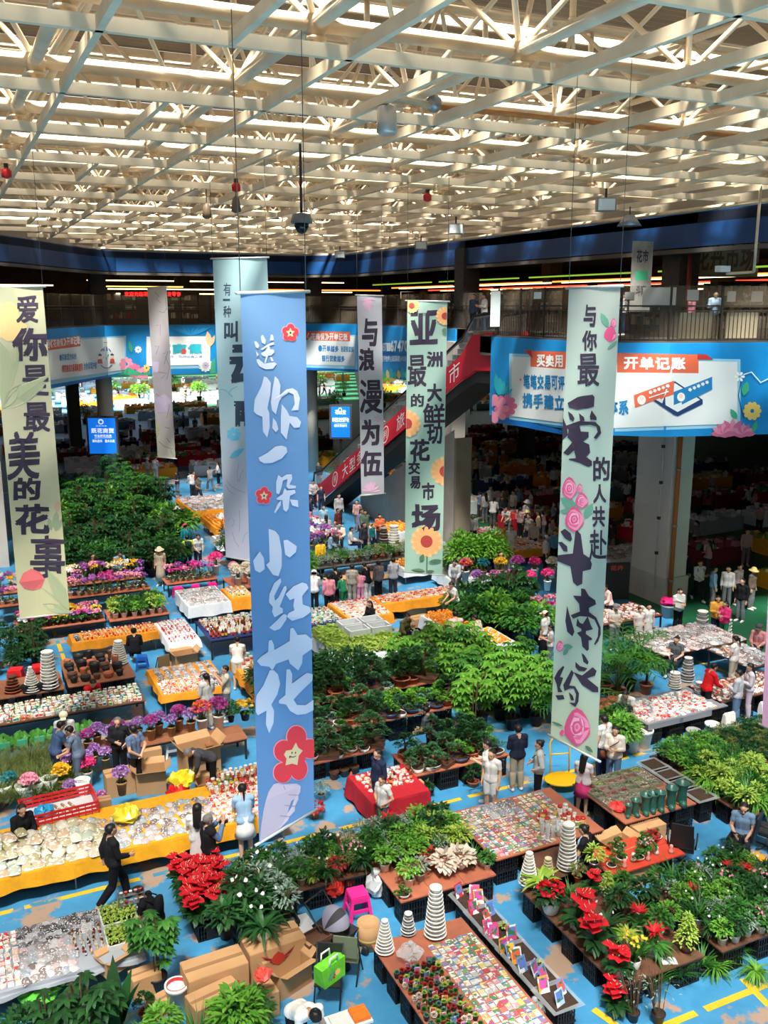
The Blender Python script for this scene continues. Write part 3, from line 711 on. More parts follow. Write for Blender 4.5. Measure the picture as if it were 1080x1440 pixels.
banner('edge of a pink hanging banner at the right border of the picture', M_PINKC,(1102,405),(1190,402),(1072,1020),(1150,1056),15.0)

# ---------------------------------------------------------------- printed panels round the deck
class Strip:
 def __init__(s, pts): s.p = [Vector(q) for q in pts]
 def put(s, x, y, lift):
  r = Vector(ray(x, y)); best = None
  for a, b in zip(s.p, s.p[1:]):
   d = b - a; n = Vector((d.y,-d.x)).normalized()
   den = r.x*n.x + r.y*n.y
   if abs(den) < 1e-6: continue
   k = (a.x*n.x + a.y*n.y) / den
   if k <= 0: continue
   q = Vector((r.x*k, r.y*k)); t = (q - a).dot(d) / d.dot(d)
   miss = 0 if 0 <= t <= 1 else min(abs(t), abs(t-1)) * d.length
   if best is None or miss < best[0]:
    if n.dot(q) > 0: n = -n
    best = (miss,(q.x + n.x*lift, q.y + n.y*lift, EYE + r.z*k))
  return best[1]
def panel_wall(name, pts, z0, z1, m, th=.12):
 """printed sheet on its frame, along the polyline"""
 b = MB(); n = len(pts)
 for (x0,y0),(x1,y1) in zip(pts, pts[1:]):
  d = Vector((x1-x0, y1-y0)); nn = Vector((d.y,-d.x)).normalized()
  if nn.dot(Vector((x0, y0))) < 0: nn = -nn
  b.add([(x0,y0,z0),(x1,y1,z0),(x1+nn.x*th,y1+nn.y*th,z0),(x0+nn.x*th,y0+nn.y*th,z0),(x0,y0,z1),(x1,y1,z1),(x1+nn.x*th,y1+nn.y*th,z1),(x0+nn.x*th,y0+nn.y*th,z1)],
   [(0,3,2,1),(4,5,6,7),(0,1,5,4),(1,2,6,5),(2,3,7,6),(3,0,4,7)])
 return b, m
M_PB = mat('panel_blue',(22,138,206),.5, var=.12, vscale=.5); M_PB2 = mat('panel_deep_blue',(14,108,190),.5); M_PL = mat('panel_pale',(222,230,230),.55); M_PC = mat('panel_border',(148,206,232),.55); M_PW = mat('panel_white',(240,244,244),.55)
M_RIB = mat('ribbon_orange',(222,104,72),.55); M_RIBD = mat('ribbon_red',(190,52,48),.55); M_TB = mat('text_blue',(28,126,186),.55); M_TEALP = mat('teal_leaf_print',(48,176,196),.55); M_PKF = mat('pink_bloom_print',(236,150,176),.55); M_PKD = mat('deep_bloom_print',(222,112,150),.55); M_YLF = mat('yellow_bloom_print',(240,206,110),.55); M_GRP = mat('green_print',(64,172,130),.55); M_SUNR = mat('ray_print',(40,156,216),.55); M_RTX = mat('red_text_print',(206,78,66),.55); M_NAVY = mat('navy_print',(34,60,110),.55); M_HAIRP = mat('icon_face_print',(250,214,190),.55)
RP = [(19.36,31.7),(19.5,27.1),(19.95,24.85),(21.25,23.83),(23.07,23.33),(25.0,22.88),(60,15.4)]
root = thing('deck_panel', 'wide blue printed panel with white inset and orange ribbon along the right gallery edge', 'banner panel',(19.4,31.6, ZB))
def rel(b, loc):
 b.v = [(x-loc[0], y-loc[1], z-loc[2]) for x, y, z in b.v]; return b
b, m = panel_wall('sheet', RP, ZB, ZD, M_PB); rel(b, root.location).build('sheet', m, root)
S = Strip(RP); F = Print(S.put,.02,7); j4 = dict(ox=680, oy=460, sc=2.7)
def para(F, x0, y0, x1, y1, yr0, yr1, m, n=12,**k):
 """a band whose left edge is y0..y1 and right edge yr0..yr1, cut fine so that it follows the bends"""
 for i in range(n):
  a = i/n; c = (i+1)/n
  F.n -= 0 if i == 0 else 1
  F.poly([(x0+(x1-x0)*a, y0+(yr0-y0)*a),(x0+(x1-x0)*c, y0+(yr0-y0)*c),(x0+(x1-x0)*c, y1+(yr1-y1)*c),(x0+(x1-x0)*a, y1+(yr1-y1)*a)], m,**k)
para(F,98,100,470,350,112,398,M_PC,10,lift=.006,**j4); para(F,470,112,975,398,122,380,M_PC,12,lift=.006,**j4)
para(F,108,112,470,338,124,384,M_PL,10,**j4); para(F,470,124,962,384,132,366,M_PL,12,**j4)
para(F,30,330,330,356,398,414,M_PB2,10,lift=.004,**j4)
para(F,180,90,500,150,98,172,M_RIB,8,**j4); para(F,500,98,815,172,104,175,M_RIB,8,**j4)
F.poly([(155,88),(182,86),(188,118)], M_RIBD,**j4); F.poly([(812,102),(845,104),(872,124),(810,122)], M_RIBD,**j4)
F.petals(85,300,45,9,M_PKD,.5,**j4); F.petals(45,310,55,8,M_PKF,.5,clip=(34,120),**j4)
for i in range(5): F.leaf((60+i*8,260),(48+i*16,175+i*14),.3,M_TEALP,**j4)
for x, r in ((945,60),(910,45),(985,42)):
 for i in range(7):
  a = math.pi*(1+i/6); F.leaf((x,405),(x+r*1.1*math.cos(a),405+r*math.sin(a)),.45,M_PKF if i%2 else M_PKD,**j4)
F.petals(1018,318,36,10,M_YLF,.5,**j4); F.leaf((985,260),(1000,205),.5,M_GRP,**j4); F.leaf((960,350),(935,310),.5,M_GRP,**j4); F.leaf((1020,400),(1035,355),.4,M_GRP,**j4); F.petals(970,188,20,6,M_PW,.5,**j4)
stroke(F,[(985,180),(1015,170),(1050,210),(1080,195)],4, M_PW,**j4); stroke(F,[(975,205),(965,260),(985,345)],3, M_NAVY,**j4)
F.poly([(635,272),(725,205),(830,275),(830,292),(735,338),(720,332)], M_NAVY,**j4); F.poly([(645,270),(725,212),(820,275),(735,322)], M_PL,**j4)
F.poly([(570,258),(722,203),(720,256),(684,268),(674,274),(668,270),(575,305)], M_RIB,**j4); F.poly([(720,246),(866,188),(866,236),(775,282),(752,294),(750,284),(720,296)], M_TB,**j4)
F.disc(600,276,16,18,M_PW,**j4); F.disc(600,272,8,9,M_HAIRP,**j4); F.disc(748,265,15,17,M_PW,**j4); F.disc(748,262,8,9,M_HAIRP,**j4)
for i in range(5): F.petals(634+i*16,247-i*6,7,5, M_PW,.8,0,**j4); F.petals(782+i*16,237-i*7,7,5, M_PL,.8,0,**j4)
stroke(F,[(628,268),(700,244)],4, M_PW,**j4)
F.build('picture_print', root, tuple(-root.location))
P = Print(S.put,.03)
P.line('买卖用',(203,104,305,150), M_PW,.03, slope=.03,**j4); P.line('开单记账',(530,113,768,160), M_PW,.035, slope=.01,**j4); P.line('花商保',(320,108,430,158), M_PW,.03, slope=.03,**j4)
P.line('笔笔交易可评价',(153,178,338,232), M_TB,.03, slope=.06,**j4); P.line('携手建立鲜花信用体系',(150,250,552,306), M_TB,.03, slope=.075,**j4); P.disc(144,199,4,5,M_RIB,**j4)
P.build('lettering', root, tuple(-root.location))
# the panels across the far end
LP = [(-14,22.4),(5.1,51.8),(9.0,58.8),(10.24,59.5),(15.6,59.08),(22.4,60.16),(24.6,57.1),(24.1,48.8),(24.1,43)]
root = thing('deck_panel', 'long blue printed panel with white insets round the far end of the gallery', 'banner panel',(10.2,59.5, ZB))
rx, ry, rz_ = root.location
b, m = panel_wall('sheet', LP, ZB, ZD, M_PB); rel(b, root.location).build('sheet', m, root)
S = Strip(LP); F = Print(S.put,.02,6); P = Print(S.put,.03); k1 = dict(ox=40, oy=380, sc=3.857); k2 = dict(ox=420, oy=400, sc=3.6)
para(F,90,375,430,625,360,570,M_PC,8,lift=.006,**k1); para(F,430,360,530,570,355,550,M_PC,3,lift=.006,**k1)
para(F,90,385,430,600,368,552,M_PL,8,**k1); para(F,430,368,518,552,365,540,M_PL,3,**k1)
para(F,60,630,430,655,555,582,M_PB2,8,lift=.004,**k1)
para(F,70,385,280,440,355,412,M_RIB,6,**k1)
para(F,640,360,985,520,358,512,M_PW,6,**k1); para(F,770,520,985,535,518,530,M_PC,4,lift=.006,**k1)
for i in range(8): F.leaf((880,355),(760+i*34,305),.12,M_SUNR,**k1)
F.petals(595,430,20,8,M_PW,.5,**k1); F.petals(530,510,40,8,M_PKF,.6,**k1); F.petals(575,545,40,8,M_PKD,.6,**k1); F.petals(620,560,35,8,M_PKF,.6,**k1); F.petals(960,515,38,12,M_PL,.4,**k1); F.petals(960,515,20,10,M_LIL,.4,**k1); F.petals(640,530,20,8,M_YLF,.5,**k1)
F.leaf((985,420),(970,330),.4,M_PEACH2,**k1); F.leaf((985,415),(1010,350),.3,M_PEACH2,**k1); F.leaf((560,450),(545,380),.3,M_GRP,**k1); F.poly([(480,570),(540,525),(620,560),(660,545),(660,568)], M_GRP,**k1); F.poly([(985,562),(990,500),(1012,470),(1015,560)], M_GRP,**k1)
# three people icons joined by a ring, and a tick
for x, y, c in ((415,400,M_TB),(385,468,M_RTX),(452,466,M_RTX)):
 F.disc(x, y,10,13, M_HAIRP,**k1); F.poly([(x-14,y+38),(x-10,y+15),(x+10,y+15),(x+14,y+38)], c,**k1); F.poly([(x-10,y-8),(x,y-17),(x+10,y-8),(x+8,y-3),(x-8,y-3)], M_NAVY,**k1)
stroke(F,[(390,515),(405,528),(422,531),(440,526),(450,512)],4, M_NAVY,**k1); stroke(F,[(405,470),(414,492),(433,455)],7, M_GRP,**k1); stroke(F,[(400,425),(390,440)],4, M_NAVY,**k1); stroke(F,[(432,425),(445,440)],4, M_NAVY,**k1)
para(F,30,250,300,420,256,430,M_PC,6,lift=.006,**k2); para(F,30,258,295,405,262,412,M_PL,6,**k2); para(F,30,235,262,282,240,288,M_RIB,5,**k2); para(F,30,412,300,432,425,442,M_PB2,5,lift=.004,**k2)
para(F,424,345,548,352,352,358,M_PB2,3,lift=.004,**k2)
for i in range(7): F.leaf((440+i*18,480),(432+i*19,440-(i%3)*10),.4,(M_GRP,M_YLF,M_TEALP)[i%3],**k2)
F.build('picture_print', root,(-rx,-ry,-rz_))
P.line('卖用《花商保》开单记账',(75,382,278,425), M_PW,.02, slope=-.13,**k1); P.line('·买卖双方纠纷',(165,458,258,492), M_TB,.02, slope=-.1,**k1); P.line('"花商保交易调解室"',(180,515,290,555), M_RTX,.03, slope=-.1,**k1); P.line('为你保驾护航',(295,502,368,540), M_TB,.02, slope=-.1,**k1)
P.line('花商保',(690,398,946,455), M_TEALP,.06,**k1); P.line('销售一体化 花商必备工具',(680,462,945,474), M_TB,0,**k1); P.disc(842,440,14,15,M_RTX,**k1)
P.line('《花商保》开单记账',(40,245,250,280), M_PW,.02, slope=.02,**k2); P.line('·开单越多',(100,308,205,340), M_TB,.03, slope=.03,**k2); P.line('账期额度越高',(215,312,292,342), M_TB,.02, slope=.03,**k2); P.line('银行贷款越多',(118,358,235,390), M_TB,.03, slope=.03,**k2)
P.line('0871-',(420,296,468,338), M_PL,.02,**k2); P.line('67470',(468,284,556,340), M_PL,.05,**k2); P.line('昆明世界主题国际花卉市场',(424,362,548,390), M_PL,.01,**k2)
P.build('lettering', root,(-rx,-ry,-rz_))
# ---------------------------------------------------------------- blue advert boxes on the columns
M_ADB = mat('advert_blue',(20,120,236),.4, emit=(20,120,236), estr=.9); M_ADW = mat('advert_white',(240,246,255),.4, emit=(240,246,255), estr=.9)
def advert(x0, y0, x1, y1, d, label, lines):
 c = at_depth((x0+x1)/2,(y0+y1)/2, d); s = d / (FPX*_ct) * .985
 w, h = (x1-x0)*s,(y1-y0)*s
 t = thing('advert_lightbox', label, 'sign',(c.x, c.y, c.z-h/2),-HEAD)
 MB().box(-w/2-.12,0,-.1, w/2+.12,.35, h+.1).build('case', mat('advert_case',(84,84,90),.5), t)
 MB().box(-w/2,-.02,0, w/2,.0, h).build('screen', M_ADB, t)
 q = Print(lambda x, y, l: ((x-.5)*w,-.022-l,(1-y)*h),.004)
 for txt, bx, bd in lines: q.line(txt, bx, M_ADW, bd)
 q.disc(.48,.1,.1,.075, M_ADW); q.disc(.48,.105,.06,.045, M_ADB)
 if len(lines) > 2: q.poly([(.2,.555),(.85,.545),(.85,.555),(.2,.565)], M_ADW)
 q.build('lettering', t)
 MB().box(-.08,.1,-.9,.08,.3,-.1).build('bracket', M_DARKM, t)
advert(125,588,163,638,57.2, 'blue lightbox advert with white text on the round column at far left',[('云花市集',(.28,.2,.7,.235),0),('跃花商贸',(.1,.28,.95,.42),.03),('专业鲜花批发',(.2,.46,.85,.53),.03),('源头直供 量大从优',(.12,.6,.95,.68),.03)])
advert(466,572,492,615,57.4, 'blue lightbox advert with white text on the column left of the escalator',[('花販宝',(.2,.1,.8,.25),.03),('鲜花批发交易平台',(.05,.35,.95,.5),.03),('一站式采购鲜花',(.15,.58,.85,.66),.02)])
# ================================================================== gallery: railing, escalator, lights
M_RAIL = mat('railing_bronze',(52,46,40),.5); M_GLASS = clear_mat('railing_glass',(150,136,116),.14,.08)
M_PAPER = mat('paper_white',(216,220,216),.7); M_FROST = mat('frosted_sheet',(196,210,210),.5)
def railing(a, b_, label, gaps=()):
 A = Vector((a[0], a[1])); B = Vector((b_[0], b_[1])); L_ = (B-A).length; ang = math.atan2(B.y-A.y, B.x-A.x)
 t = thing('gallery_railing', label, 'railing',(A.x, A.y, ZD), ang, 'railing along the edge of the gallery')
 MB().box(0,-.03,1.14,L_,.03,1.19).build('top_rail', M_RAIL, t); MB().box(0,-.025,1.0,L_,.025,1.03).build('middle_rail', M_RAIL, t); MB().box(0,-.03,.06,L_,.03,.1).build('bottom_rail', M_RAIL, t)
 g = MB(); n = int(L_/.14)
 for i in range(n+1): g.box(i*L_/n-.01,-.01,.1,i*L_/n+.01,.01,1.0)
 g.build('baluster_grille', M_RAIL, t)
 n = max(1, round(L_/1.6))
 for i in range(n):
  MB().box(i*L_/n-.03,-.03,0,i*L_/n+.03,.03,1.8).build('post', M_RAIL, t)
  MB().box(i*L_/n+.04,.06,.05,(i+1)*L_/n-.04,.072,1.8).build('glass_pane', M_GLASS, t)
RPTS = [(19.6,31.6),(19.8,27.3),(20.25,25.1),(21.45,24.15),(23.2,23.7),(25.1,23.25),(40,20.1)]
for i,(p, q) in enumerate(zip(RPTS, RPTS[1:])): railing(p, q, 'dark bronze railing with tall glass panes above the wide right panel')
LPTS = [(-13,24.5),(5.2,52.2),(9.1,59.2),(10.3,59.9),(15.6,59.5),(22.3,60.6),(24.9,57.4),(24.4,48.9),(24.4,34.3)]
for p, q in zip(LPTS, LPTS[1:]): railing(p, q, 'dark railing with glass panes round the far end of the gallery')
for o in list(COL.objects):
 if o.name.startswith('gallery_railing') and 'far end' in o['label']: o['group'] = 'railing round the far end of the gallery'
# paper notices and boards on the railing
for i,(x0, y0, x1, y1, d, lb) in enumerate(((905,405,949,430,32.2,'large blank white board fixed above the railing right of the sage banner'),(690,411,703,458,36.5,'tall frosted white sheet at the left end of the right railing'),
  (967,408,982,422,32.4,'small white notice on the glass railing right of the white board'),(1023,410,1034,424,32.6,'small white notice in the middle glass pane of the right railing'),(1057,410,1072,424,32.9,'small white notice on the last glass pane at right'),(879,411,892,421,32.0,'small white notice on glass just right of the sage banner'),(751,411,761,420,33.6,'small white notice on glass left of the sage banner'))):
 c = at_depth((x0+x1)/2,(y0+y1)/2, d); s = d/(FPX*_ct)*.99
 t = thing('notice_board', lb, 'notice', tuple(c),-HEAD - .1); w, h = (x1-x0)*s/2,(y1-y0)*s/2
 MB().box(-w,-.02,-h,w,.0,h).build('sheet', M_PAPER if i != 1 else M_FROST, t); MB().box(-w,-.0,-h-.03,w,.02,-h).build('clip', M_RAIL, t)
c = at_depth(909,400,34.2)
t = thing('poster', 'tall pale poster with ink writing on the dark upper column', 'poster',(c.x-.3,27.0,11.3),-.0)
MB().box(-.45,0,0,.45,.03,2.4).build('sheet', mat('poster_grey',(140,140,134),.7, var=.3, vscale=2), t)
q = Print(lambda x, y, l: ((x-.5)*.9,-l,(1-y)*2.4),.004); q.line('花市',(.2,.12,.8,.3), INK,.03); q.poly([(.2,.42),(.8,.42),(.8,.55),(.2,.55)], M_GRP); q.line('斗南',(.25,.62,.75,.78), INK,.02); q.build('lettering', t)
for i in range(5):
 t = thing('display_board', 'cream board standing behind the railing bars right of the sage banner', 'board',(23.0+i*1.7,24.6-i*.36, ZD),-.21, 'cream boards behind the right railing'); MB().box(-.6,0,.1,.6,.04,.95).build('board', mat('cream_board',(206,196,166),.7), t); MB().box(-.55,-.1,0,.55,.14,.1).build('base', M_RAIL, t)
# coloured light tubes under the gallery ceiling
def tube_light(a, b_, col, st, label, r=.04, g='coloured light tubes under the gallery ceiling'):
 A = Vector(a); d = Vector(b_) - A
 t = thing('light_tube', label, 'light', tuple(A),0, g)
 MB().tube([(0,0,0), tuple(d)], r,6).build('tube', mat('tube_%s' % (col,), col,.4, emit=col, estr=st), t)
 MB().bar((0,0,.08),(d.x,d.y,d.z+.08),.1,.06).build('holder', M_DARKM, t)
WARM, ORG, RED_, GRN = (255,226,170),(255,120,50),(255,60,40),(150,190,60)
for u, z, c, st in ((30,12.75,ORG,5),(30.6,12.72,WARM,5),(33,12.6,RED_,4),(34,12.55,WARM,6),(37,12.7,ORG,4),(38,12.4,WARM,5),(28.5,12.95,GRN,1.2)):
 for v0, v1 in ((24,33),(34,43),(44,53),(54,63)):
  tube_light((u+.05*(v0-24)*0, v0, z),(u, v1, z), c, st, 'coloured light tube hanging in rows along the right gallery shops')
for u0, u1, v, z, c, st in ((-10,6.5,61,12.7,WARM,6),(-10,6,64,12.5,WARM,4),(10,20,63,12.55,WARM,6),(11,22,66,12.3,WARM,4),(21,30,65,12.6,ORG,3),(10,16,68,12.8,(255,210,90),4),(19,29,68,12.5,WARM,5),(10,30,72,13.3,WARM,4)):
 tube_light((u0, v, z),(u1, v, z), c, st, 'warm light tube hanging in rows above the far gallery shops', g='warm light tubes above the far gallery shops')
# shops on the gallery: shelves with goods
M_GOODS = [ramp_mat('shop_goods_%d' % i, c,.6, 'island') for i, c in enumerate((['c8b8a0','8a5a40','d8d0c0','705848','b09878','a0a8a0'],['d0c8c0','94846c','c04030','705840','e0d8c0','486058'],['a89070','d8c8a8','806048','c8a070','e0d0b0','606858']))]
M_SHELF = mat('shop_shelf',(104,84,64),.7)
def shelf_unit(x, y, rz, i):
 t = thing('shop_shelf', 'brown shop shelf stacked with goods behind the gallery railing', 'shelf',(x, y, ZD), rz, 'shop shelves on the gallery')
 b = MB(); b.box(-1.4,0,0,1.4,.05,2.1); b.box(-1.4,-.5,0,-1.35,.05,2.1); b.box(1.35,-.5,0,1.4,.05,2.1); b.build('frame', M_SHELF, t)
 for z in (.3,.9,1.5,2.05): MB().box(-1.35,-.5,z,1.35,0,z+.04).build('shelf_board', M_SHELF, t)
 g = MB(); r = random.Random(i)
 for z in (.34,.94,1.54):
  x_ = -1.3
  while x_ < 1.2:
   w = r.uniform(.08,.3); g.box(x_,-.45,z,min(x_+w*.9,1.3),-.1,z+r.uniform(.15,.45)); x_ += w
 tag(g.build('goods', M_GOODS[i%3], t), kind='stuff')
i = 0
for v in range(26,60,4): shelf_unit(29.5 + (i%2)*.6, v,-math.pi/2, i); i += 1
for u in list(range(-8,8,4)) + list(range(11,27,4)): shelf_unit(u,65.5 + (i%2),0, i); i += 1
for u in range(28,40,4): shelf_unit(u,27.5,-.3, i); i += 1
# signs on the gallery shops
def shop_sign(x, y, z, w, h, rz, txt, mback, mtext, label):
 t = thing('shop_sign', label, 'sign',(x, y, z), rz)
 MB().box(-w/2,0,0,w/2,.12,h).build('board', mback, t)
 q = Print(lambda a, b, l: ((a-.5)*w,-l,(1-b)*h),.01); q.line(txt,(.06,.15,.94,.85), mtext,.02); q.build('lettering', t)
M_LEDR = mat('led_red',(255,40,36),.4, emit=(255,40,36), estr=2.5); M_BLKB = mat('sign_black',(30,12,12),.5)
shop_sign(13.2,64.8,12.05,4.2,.42,-.1, '欢迎光临花卉市场批发零售', M_BLKB, M_LEDR, 'long dark sign with red glowing characters over the far gallery shops')
shop_sign(31.4,62.5,12.0,1.7,.5,-.6, 'COMBO飞', mat('sign_pale',(236,226,220),.5, emit=(236,226,220), estr=.7), M_LEDR, 'small bright sign with red letters over the shops behind the mint banner')
c = at_depth(1020,355,37)
shop_sign(c.x, c.y, c.z-.9,2.6,1.5,-HEAD, '花卉市场', mat('sign_dim',(176,164,140),.7), mat('sign_dim_text',(128,104,84),.7), 'dim beige signboard under the ceiling at the upper right')
# ---------------------------------------------------------------- escalator
M_ESR = mat('escalator_red',(206,28,52),.5); M_ESG = clear_mat('escalator_glass',(190,200,200),.12); M_ESD = mat('escalator_black',(30,28,28),.6); M_ESS = mat('escalator_steel',(150,150,148),.35, metal=.7)
t = thing('escalator', 'escalator with red side panel climbing to the right gallery', 'escalator',(19.6,50.8,0))
def ez(v): return max(0.0, min(ZD,(50.6 - v) * (ZD) / (50.6 - 33.6)))
prof = [(0.9,0.0),(0,.05),(-17.0, ZD - 1.0),(-18.9, ZD - .95)]
def slab(b, x0, x1, lo, hi, mi=0):
 """a sloping slab between two profiles given as (y, z)"""
 n = len(lo); vs = [(x, y, z) for x in (x0, x1) for (y, z) in lo + hi[::-1]]; m = 2*n
 fs = [tuple(range(m)), tuple(range(2*m-1, m-1,-1))] + [(i, i+m,(i+1)%m+m,(i+1)%m) for i in range(m)]
 b.add(vs, fs, mi)
lo = [(1.2,.05),(0,.25),(-16.4,8.45),(-17.6,8.95),(-18.9,9.0)]; hi = [(1.2,1.0),(0,1.3),(-16.4,9.5),(-17.3,10.35),(-18.9,10.5)]
b = MB(); slab(b,-.04,.02, lo, hi); b.build('side_panel', M_ESR, t)
b = MB(); slab(b,1.5,1.56, lo, hi); b.build('side_panel', M_ESR, t)
b = MB(); slab(b,.02,1.5,[(y, z-.5) for y, z in lo[1:]],[(y, z-.05) for y, z in lo[1:]]); b.build('truss_body', M_ESD, t)
b = MB()
for i in range(40):
 y = -.2 - i*.43; b.box(.2, y-.43, ez(50.8+y)+.1,1.3, y, ez(50.8+y)+.32)
b.build('step_grooves', M_ESS, t)
for x in (.05,1.45):
 top = [(y, z+.75) for y, z in hi]; b = MB(); slab(b, x-.012, x+.012, hi, top); b.build('glass_pane', M_ESG, t)
 MB().tube([(x,y,z) for y, z in [(1.5,.6)] + top],.05,8).build('handrail', M_ESD, t)
 MB().tube([(x,y,z-.09) for y, z in top],.03,6).build('handrail_base', M_ESS, t)
q = Print(lambda x, y, l: (-.045-l,-x, y),.004)
def esc_text(txt, y0, h, gap=.2):
 for i, ch in enumerate(txt):
  d = y0 + i*h*1.25
  v, f = glyph(ch,.0)
  q.n += 1; q.b.add([(-.05,-(d + a*h),.42 + d*.5 + a*h*.5 + c*h*.85) for a, c in v], f, q.mi(M_PW))
esc_text('大型多',3.4,.82); esc_text('旅',10.3,.85); esc_text('超市',14.3,.9)
for d in (2.3,9.0):
 pts = [(-.05,-(d + .42*math.cos(a)),.78 + d*.5 + .42*math.cos(a)*.5 + .42*math.sin(a)) for a in [2*math.pi*i/16 for i in range(16)]]
 pi_ = [(-.05,-(d + .36*math.cos(a)),.78 + d*.5 + .36*math.cos(a)*.5 + .36*math.sin(a)) for a in [2*math.pi*i/16 for i in range(16)]]
 q.b.add(pts + pi_,[(i,(i+1)%16,16+(i+1)%16,16+i) for i in range(16)], q.mi(M_PW))
 v, f = glyph('利'); q.b.add([(-.051,-(d - .22 + a*.44),.56 + (d-.22+a*.44)*.5 + c*.44) for a, c in v], f, q.mi(M_PW))
q.build('lettering', t)
# white hanging ropes with rods beside the escalator and the enclosure below it
struct(MB().box(20.9,37,0,21.7,37.2,5.6).build('wall_stair', M_BEIGE)); struct(MB().add([(20.9,37.2,0),(20.9,48,0),(20.9,48,1.0),(20.9,37.2,6.0)],[(0,1,2,3)]).build('wall_stair', M_CONC))
# ---------------------------------------------------------------- fittings under the roof
def hang(name, label, cat, px_, py_, z, build):
 x, y = at(px_, py_, z); t = thing(name, label, cat,(x, y, z)); build(t); return t
def dome(t):
 MB().tube([(0,0,.12),(0,0,ZL-t.location.z)],.03,6).build('drop_pole', M_DARKM, t); MB().lathe([(.02,.2),(.2,.16),(.24,.02),(.24,-.03)],14).build('housing', mat('camera_grey',(110,110,112),.4), t); MB().lathe([(.01,-.26),(.1,-.22),(.16,-.1),(.16,-.03)],12).build('dome', mat('camera_dome',(18,18,26),.15), t)
hang('dome_camera', 'dark dome security camera on a drop pole under the roof truss', 'camera',424,312,13.3, dome)
def bell(t):
 MB().lathe([(.06,.45),(.16,.4),(.18,.0),(.12,-.05)],14).build('shade', mat('lamp_silver',(196,190,180),.35, metal=.5), t); MB().tube([(0,0,.4),(0,0,ZL-t.location.z)],.025,6).build('rod', M_GALV, t)
hang('pendant_lamp', 'silver cylinder pendant lamp under the truss left of centre top', 'lamp',544,186,14.4, bell)
for x, y, lb in ((332,263,'red fire siren on the roof truss above the dome camera'),(9,243,'red fire siren on the truss at the left border'),(601,277,'red fire siren on the truss above the mint banner')):
 def siren(t): MB().lathe([(.02,-.14),(.12,-.1),(.13,.05),(.05,.12)],10).build('lens', mat('siren_red',(206,36,30),.4), t); MB().box(-.05,-.05,.1,.05,.05,ZL-t.location.z).build('bracket', M_DARKM, t)
 hang('fire_siren', lb, 'siren', x, y,14.7, siren)
for x, y, lb in ((291,300,'small brown bell hanging under the truss left of the camera'),(332,291,'small dark bell hanging under the truss below the red siren')):
 def b2(t): MB().lathe([(.02,.3),(.1,.22),(.14,0),(.14,-.12),(.05,-.16)],10).build('bell', mat('bell_brown',(110,92,72),.5), t); MB().tube([(0,0,.25),(0,0,ZL-t.location.z)],.015,5).build('cord', M_WIRE, t)
 hang('hanging_bell', lb, 'bell', x, y,14.2, b2)
for x, y, lb in ((852,288,'square floodlight under the roof edge above the sage banner'),(641,322,'square floodlight under the roof edge above the escalator'),(592,345,'small floodlight under the far right roof edge'),(478,358,'small floodlight at the far corner of the roof')):
 def fl(t): MB().box(-.3,-.1,-.2,.3,.1,.2).build('housing', M_GALV, t); MB().box(-.25,-.13,-.16,.25,-.1,.16).build('lens', mat('lamp_glass',(220,230,230),.2), t); MB().box(-.03,0,.2,.03,.05,ZL-t.location.z).build('bracket', M_DARKM, t)
 hang('floodlight', lb, 'lamp', x, y,14.45, fl).rotation_euler = (0,0,-HEAD)
def belllamp(t): MB().lathe([(.06,.22),(.14,.2),(.36,-.1),(.34,-.1)],14, close=False).build('shade', M_GALV, t); MB().tube([(0,0,.2),(0,0,14.35-t.location.z)],.02,5).build('cord', M_WIRE, t)
hang('pendant_lamp', 'wide metal factory lamp hanging before the dark upper column', 'lamp',885,313,13.9, belllamp)
x, y = at(1070,262,14.8)
t = thing('camera_pole', 'pale pole hung from the roof with a white camera on its arm at right', 'camera',(x, y,0)); zz = at_depth(1068,378, math.hypot(x, y)).z
MB().tube([(0,0,14.9),(0,0,12.45)],.04,8).build('pole', M_PIPE, t); MB().tube([(0,0,12.45),(-.75,.3,12.4)],.035,8).build('arm', M_PIPE, t); MB().box(-1.05,.25,12.45,-.65,.45,12.62).build('camera', M_PAPER, t)
t = thing('sprinkler_pipe', 'orange rusty sprinkler pipe with valves under the roof truss', 'pipe',(0,0,0)); a = at(610,150,15.1); b_ = at(1080,196,15.1)
MB().tube([(a[0],a[1],15.1),(b_[0],b_[1],15.1)],.05,8).build('pipe', mat('rusty_pipe',(190,120,58),.6, var=.3, vscale=3), t); MB().tube([(a[0],a[1],15.1),(a[0]-1.2,a[1]-.5,15.1),(a[0]-1.2,a[1]-.5,14.7)],.06,8).build('pipe', M_PIPE, t); MB().ball((a[0],a[1],15.15),.16).build('valve', M_GALV, t)
# people upstairs are added with the others
# ================================================================== people
def capsule(b, a, c, ra, rc, n=10):
 a = Vector(a); c = Vector(c); d = c - a; L_ = d.length
 d = d / L_ if L_ > 1e-6 else Vector((0,0,1))
 ref = Vector((0,0,1)) if abs(d.z) < .9 else Vector((1,0,0))
 x = d.cross(ref).normalized(); y = x.cross(d)
 rows = []
 for i in range(4): t = -math.pi/2 + (i+.001)*math.pi/2/4 if i == 0 else -math.pi/2 + i*math.pi/2/4; rows.append((a + d*math.sin(t)*ra, max(ra*math.cos(t),1e-3)))
 rows.append((a, ra)); rows.append((c, rc))
 for i in range(1,5): t = i*math.pi/2/4; rows.append((c + d*math.sin(t)*rc, max(rc*math.cos(t),1e-3)))
 vs = [tuple(p + (x*math.cos(2*math.pi*j/n) + y*math.sin(2*math.pi*j/n))*r) for p, r in rows for j in range(n)]
 k = len(rows); fs = [(i*n+j, i*n+(j+1)%n,(i+1)*n+(j+1)%n,(i+1)*n+j) for i in range(k-1) for j in range(n)]
 fs += [tuple(range(n))[::-1], tuple((k-1)*n+j for j in range(n))]
 b.add(vs, fs)
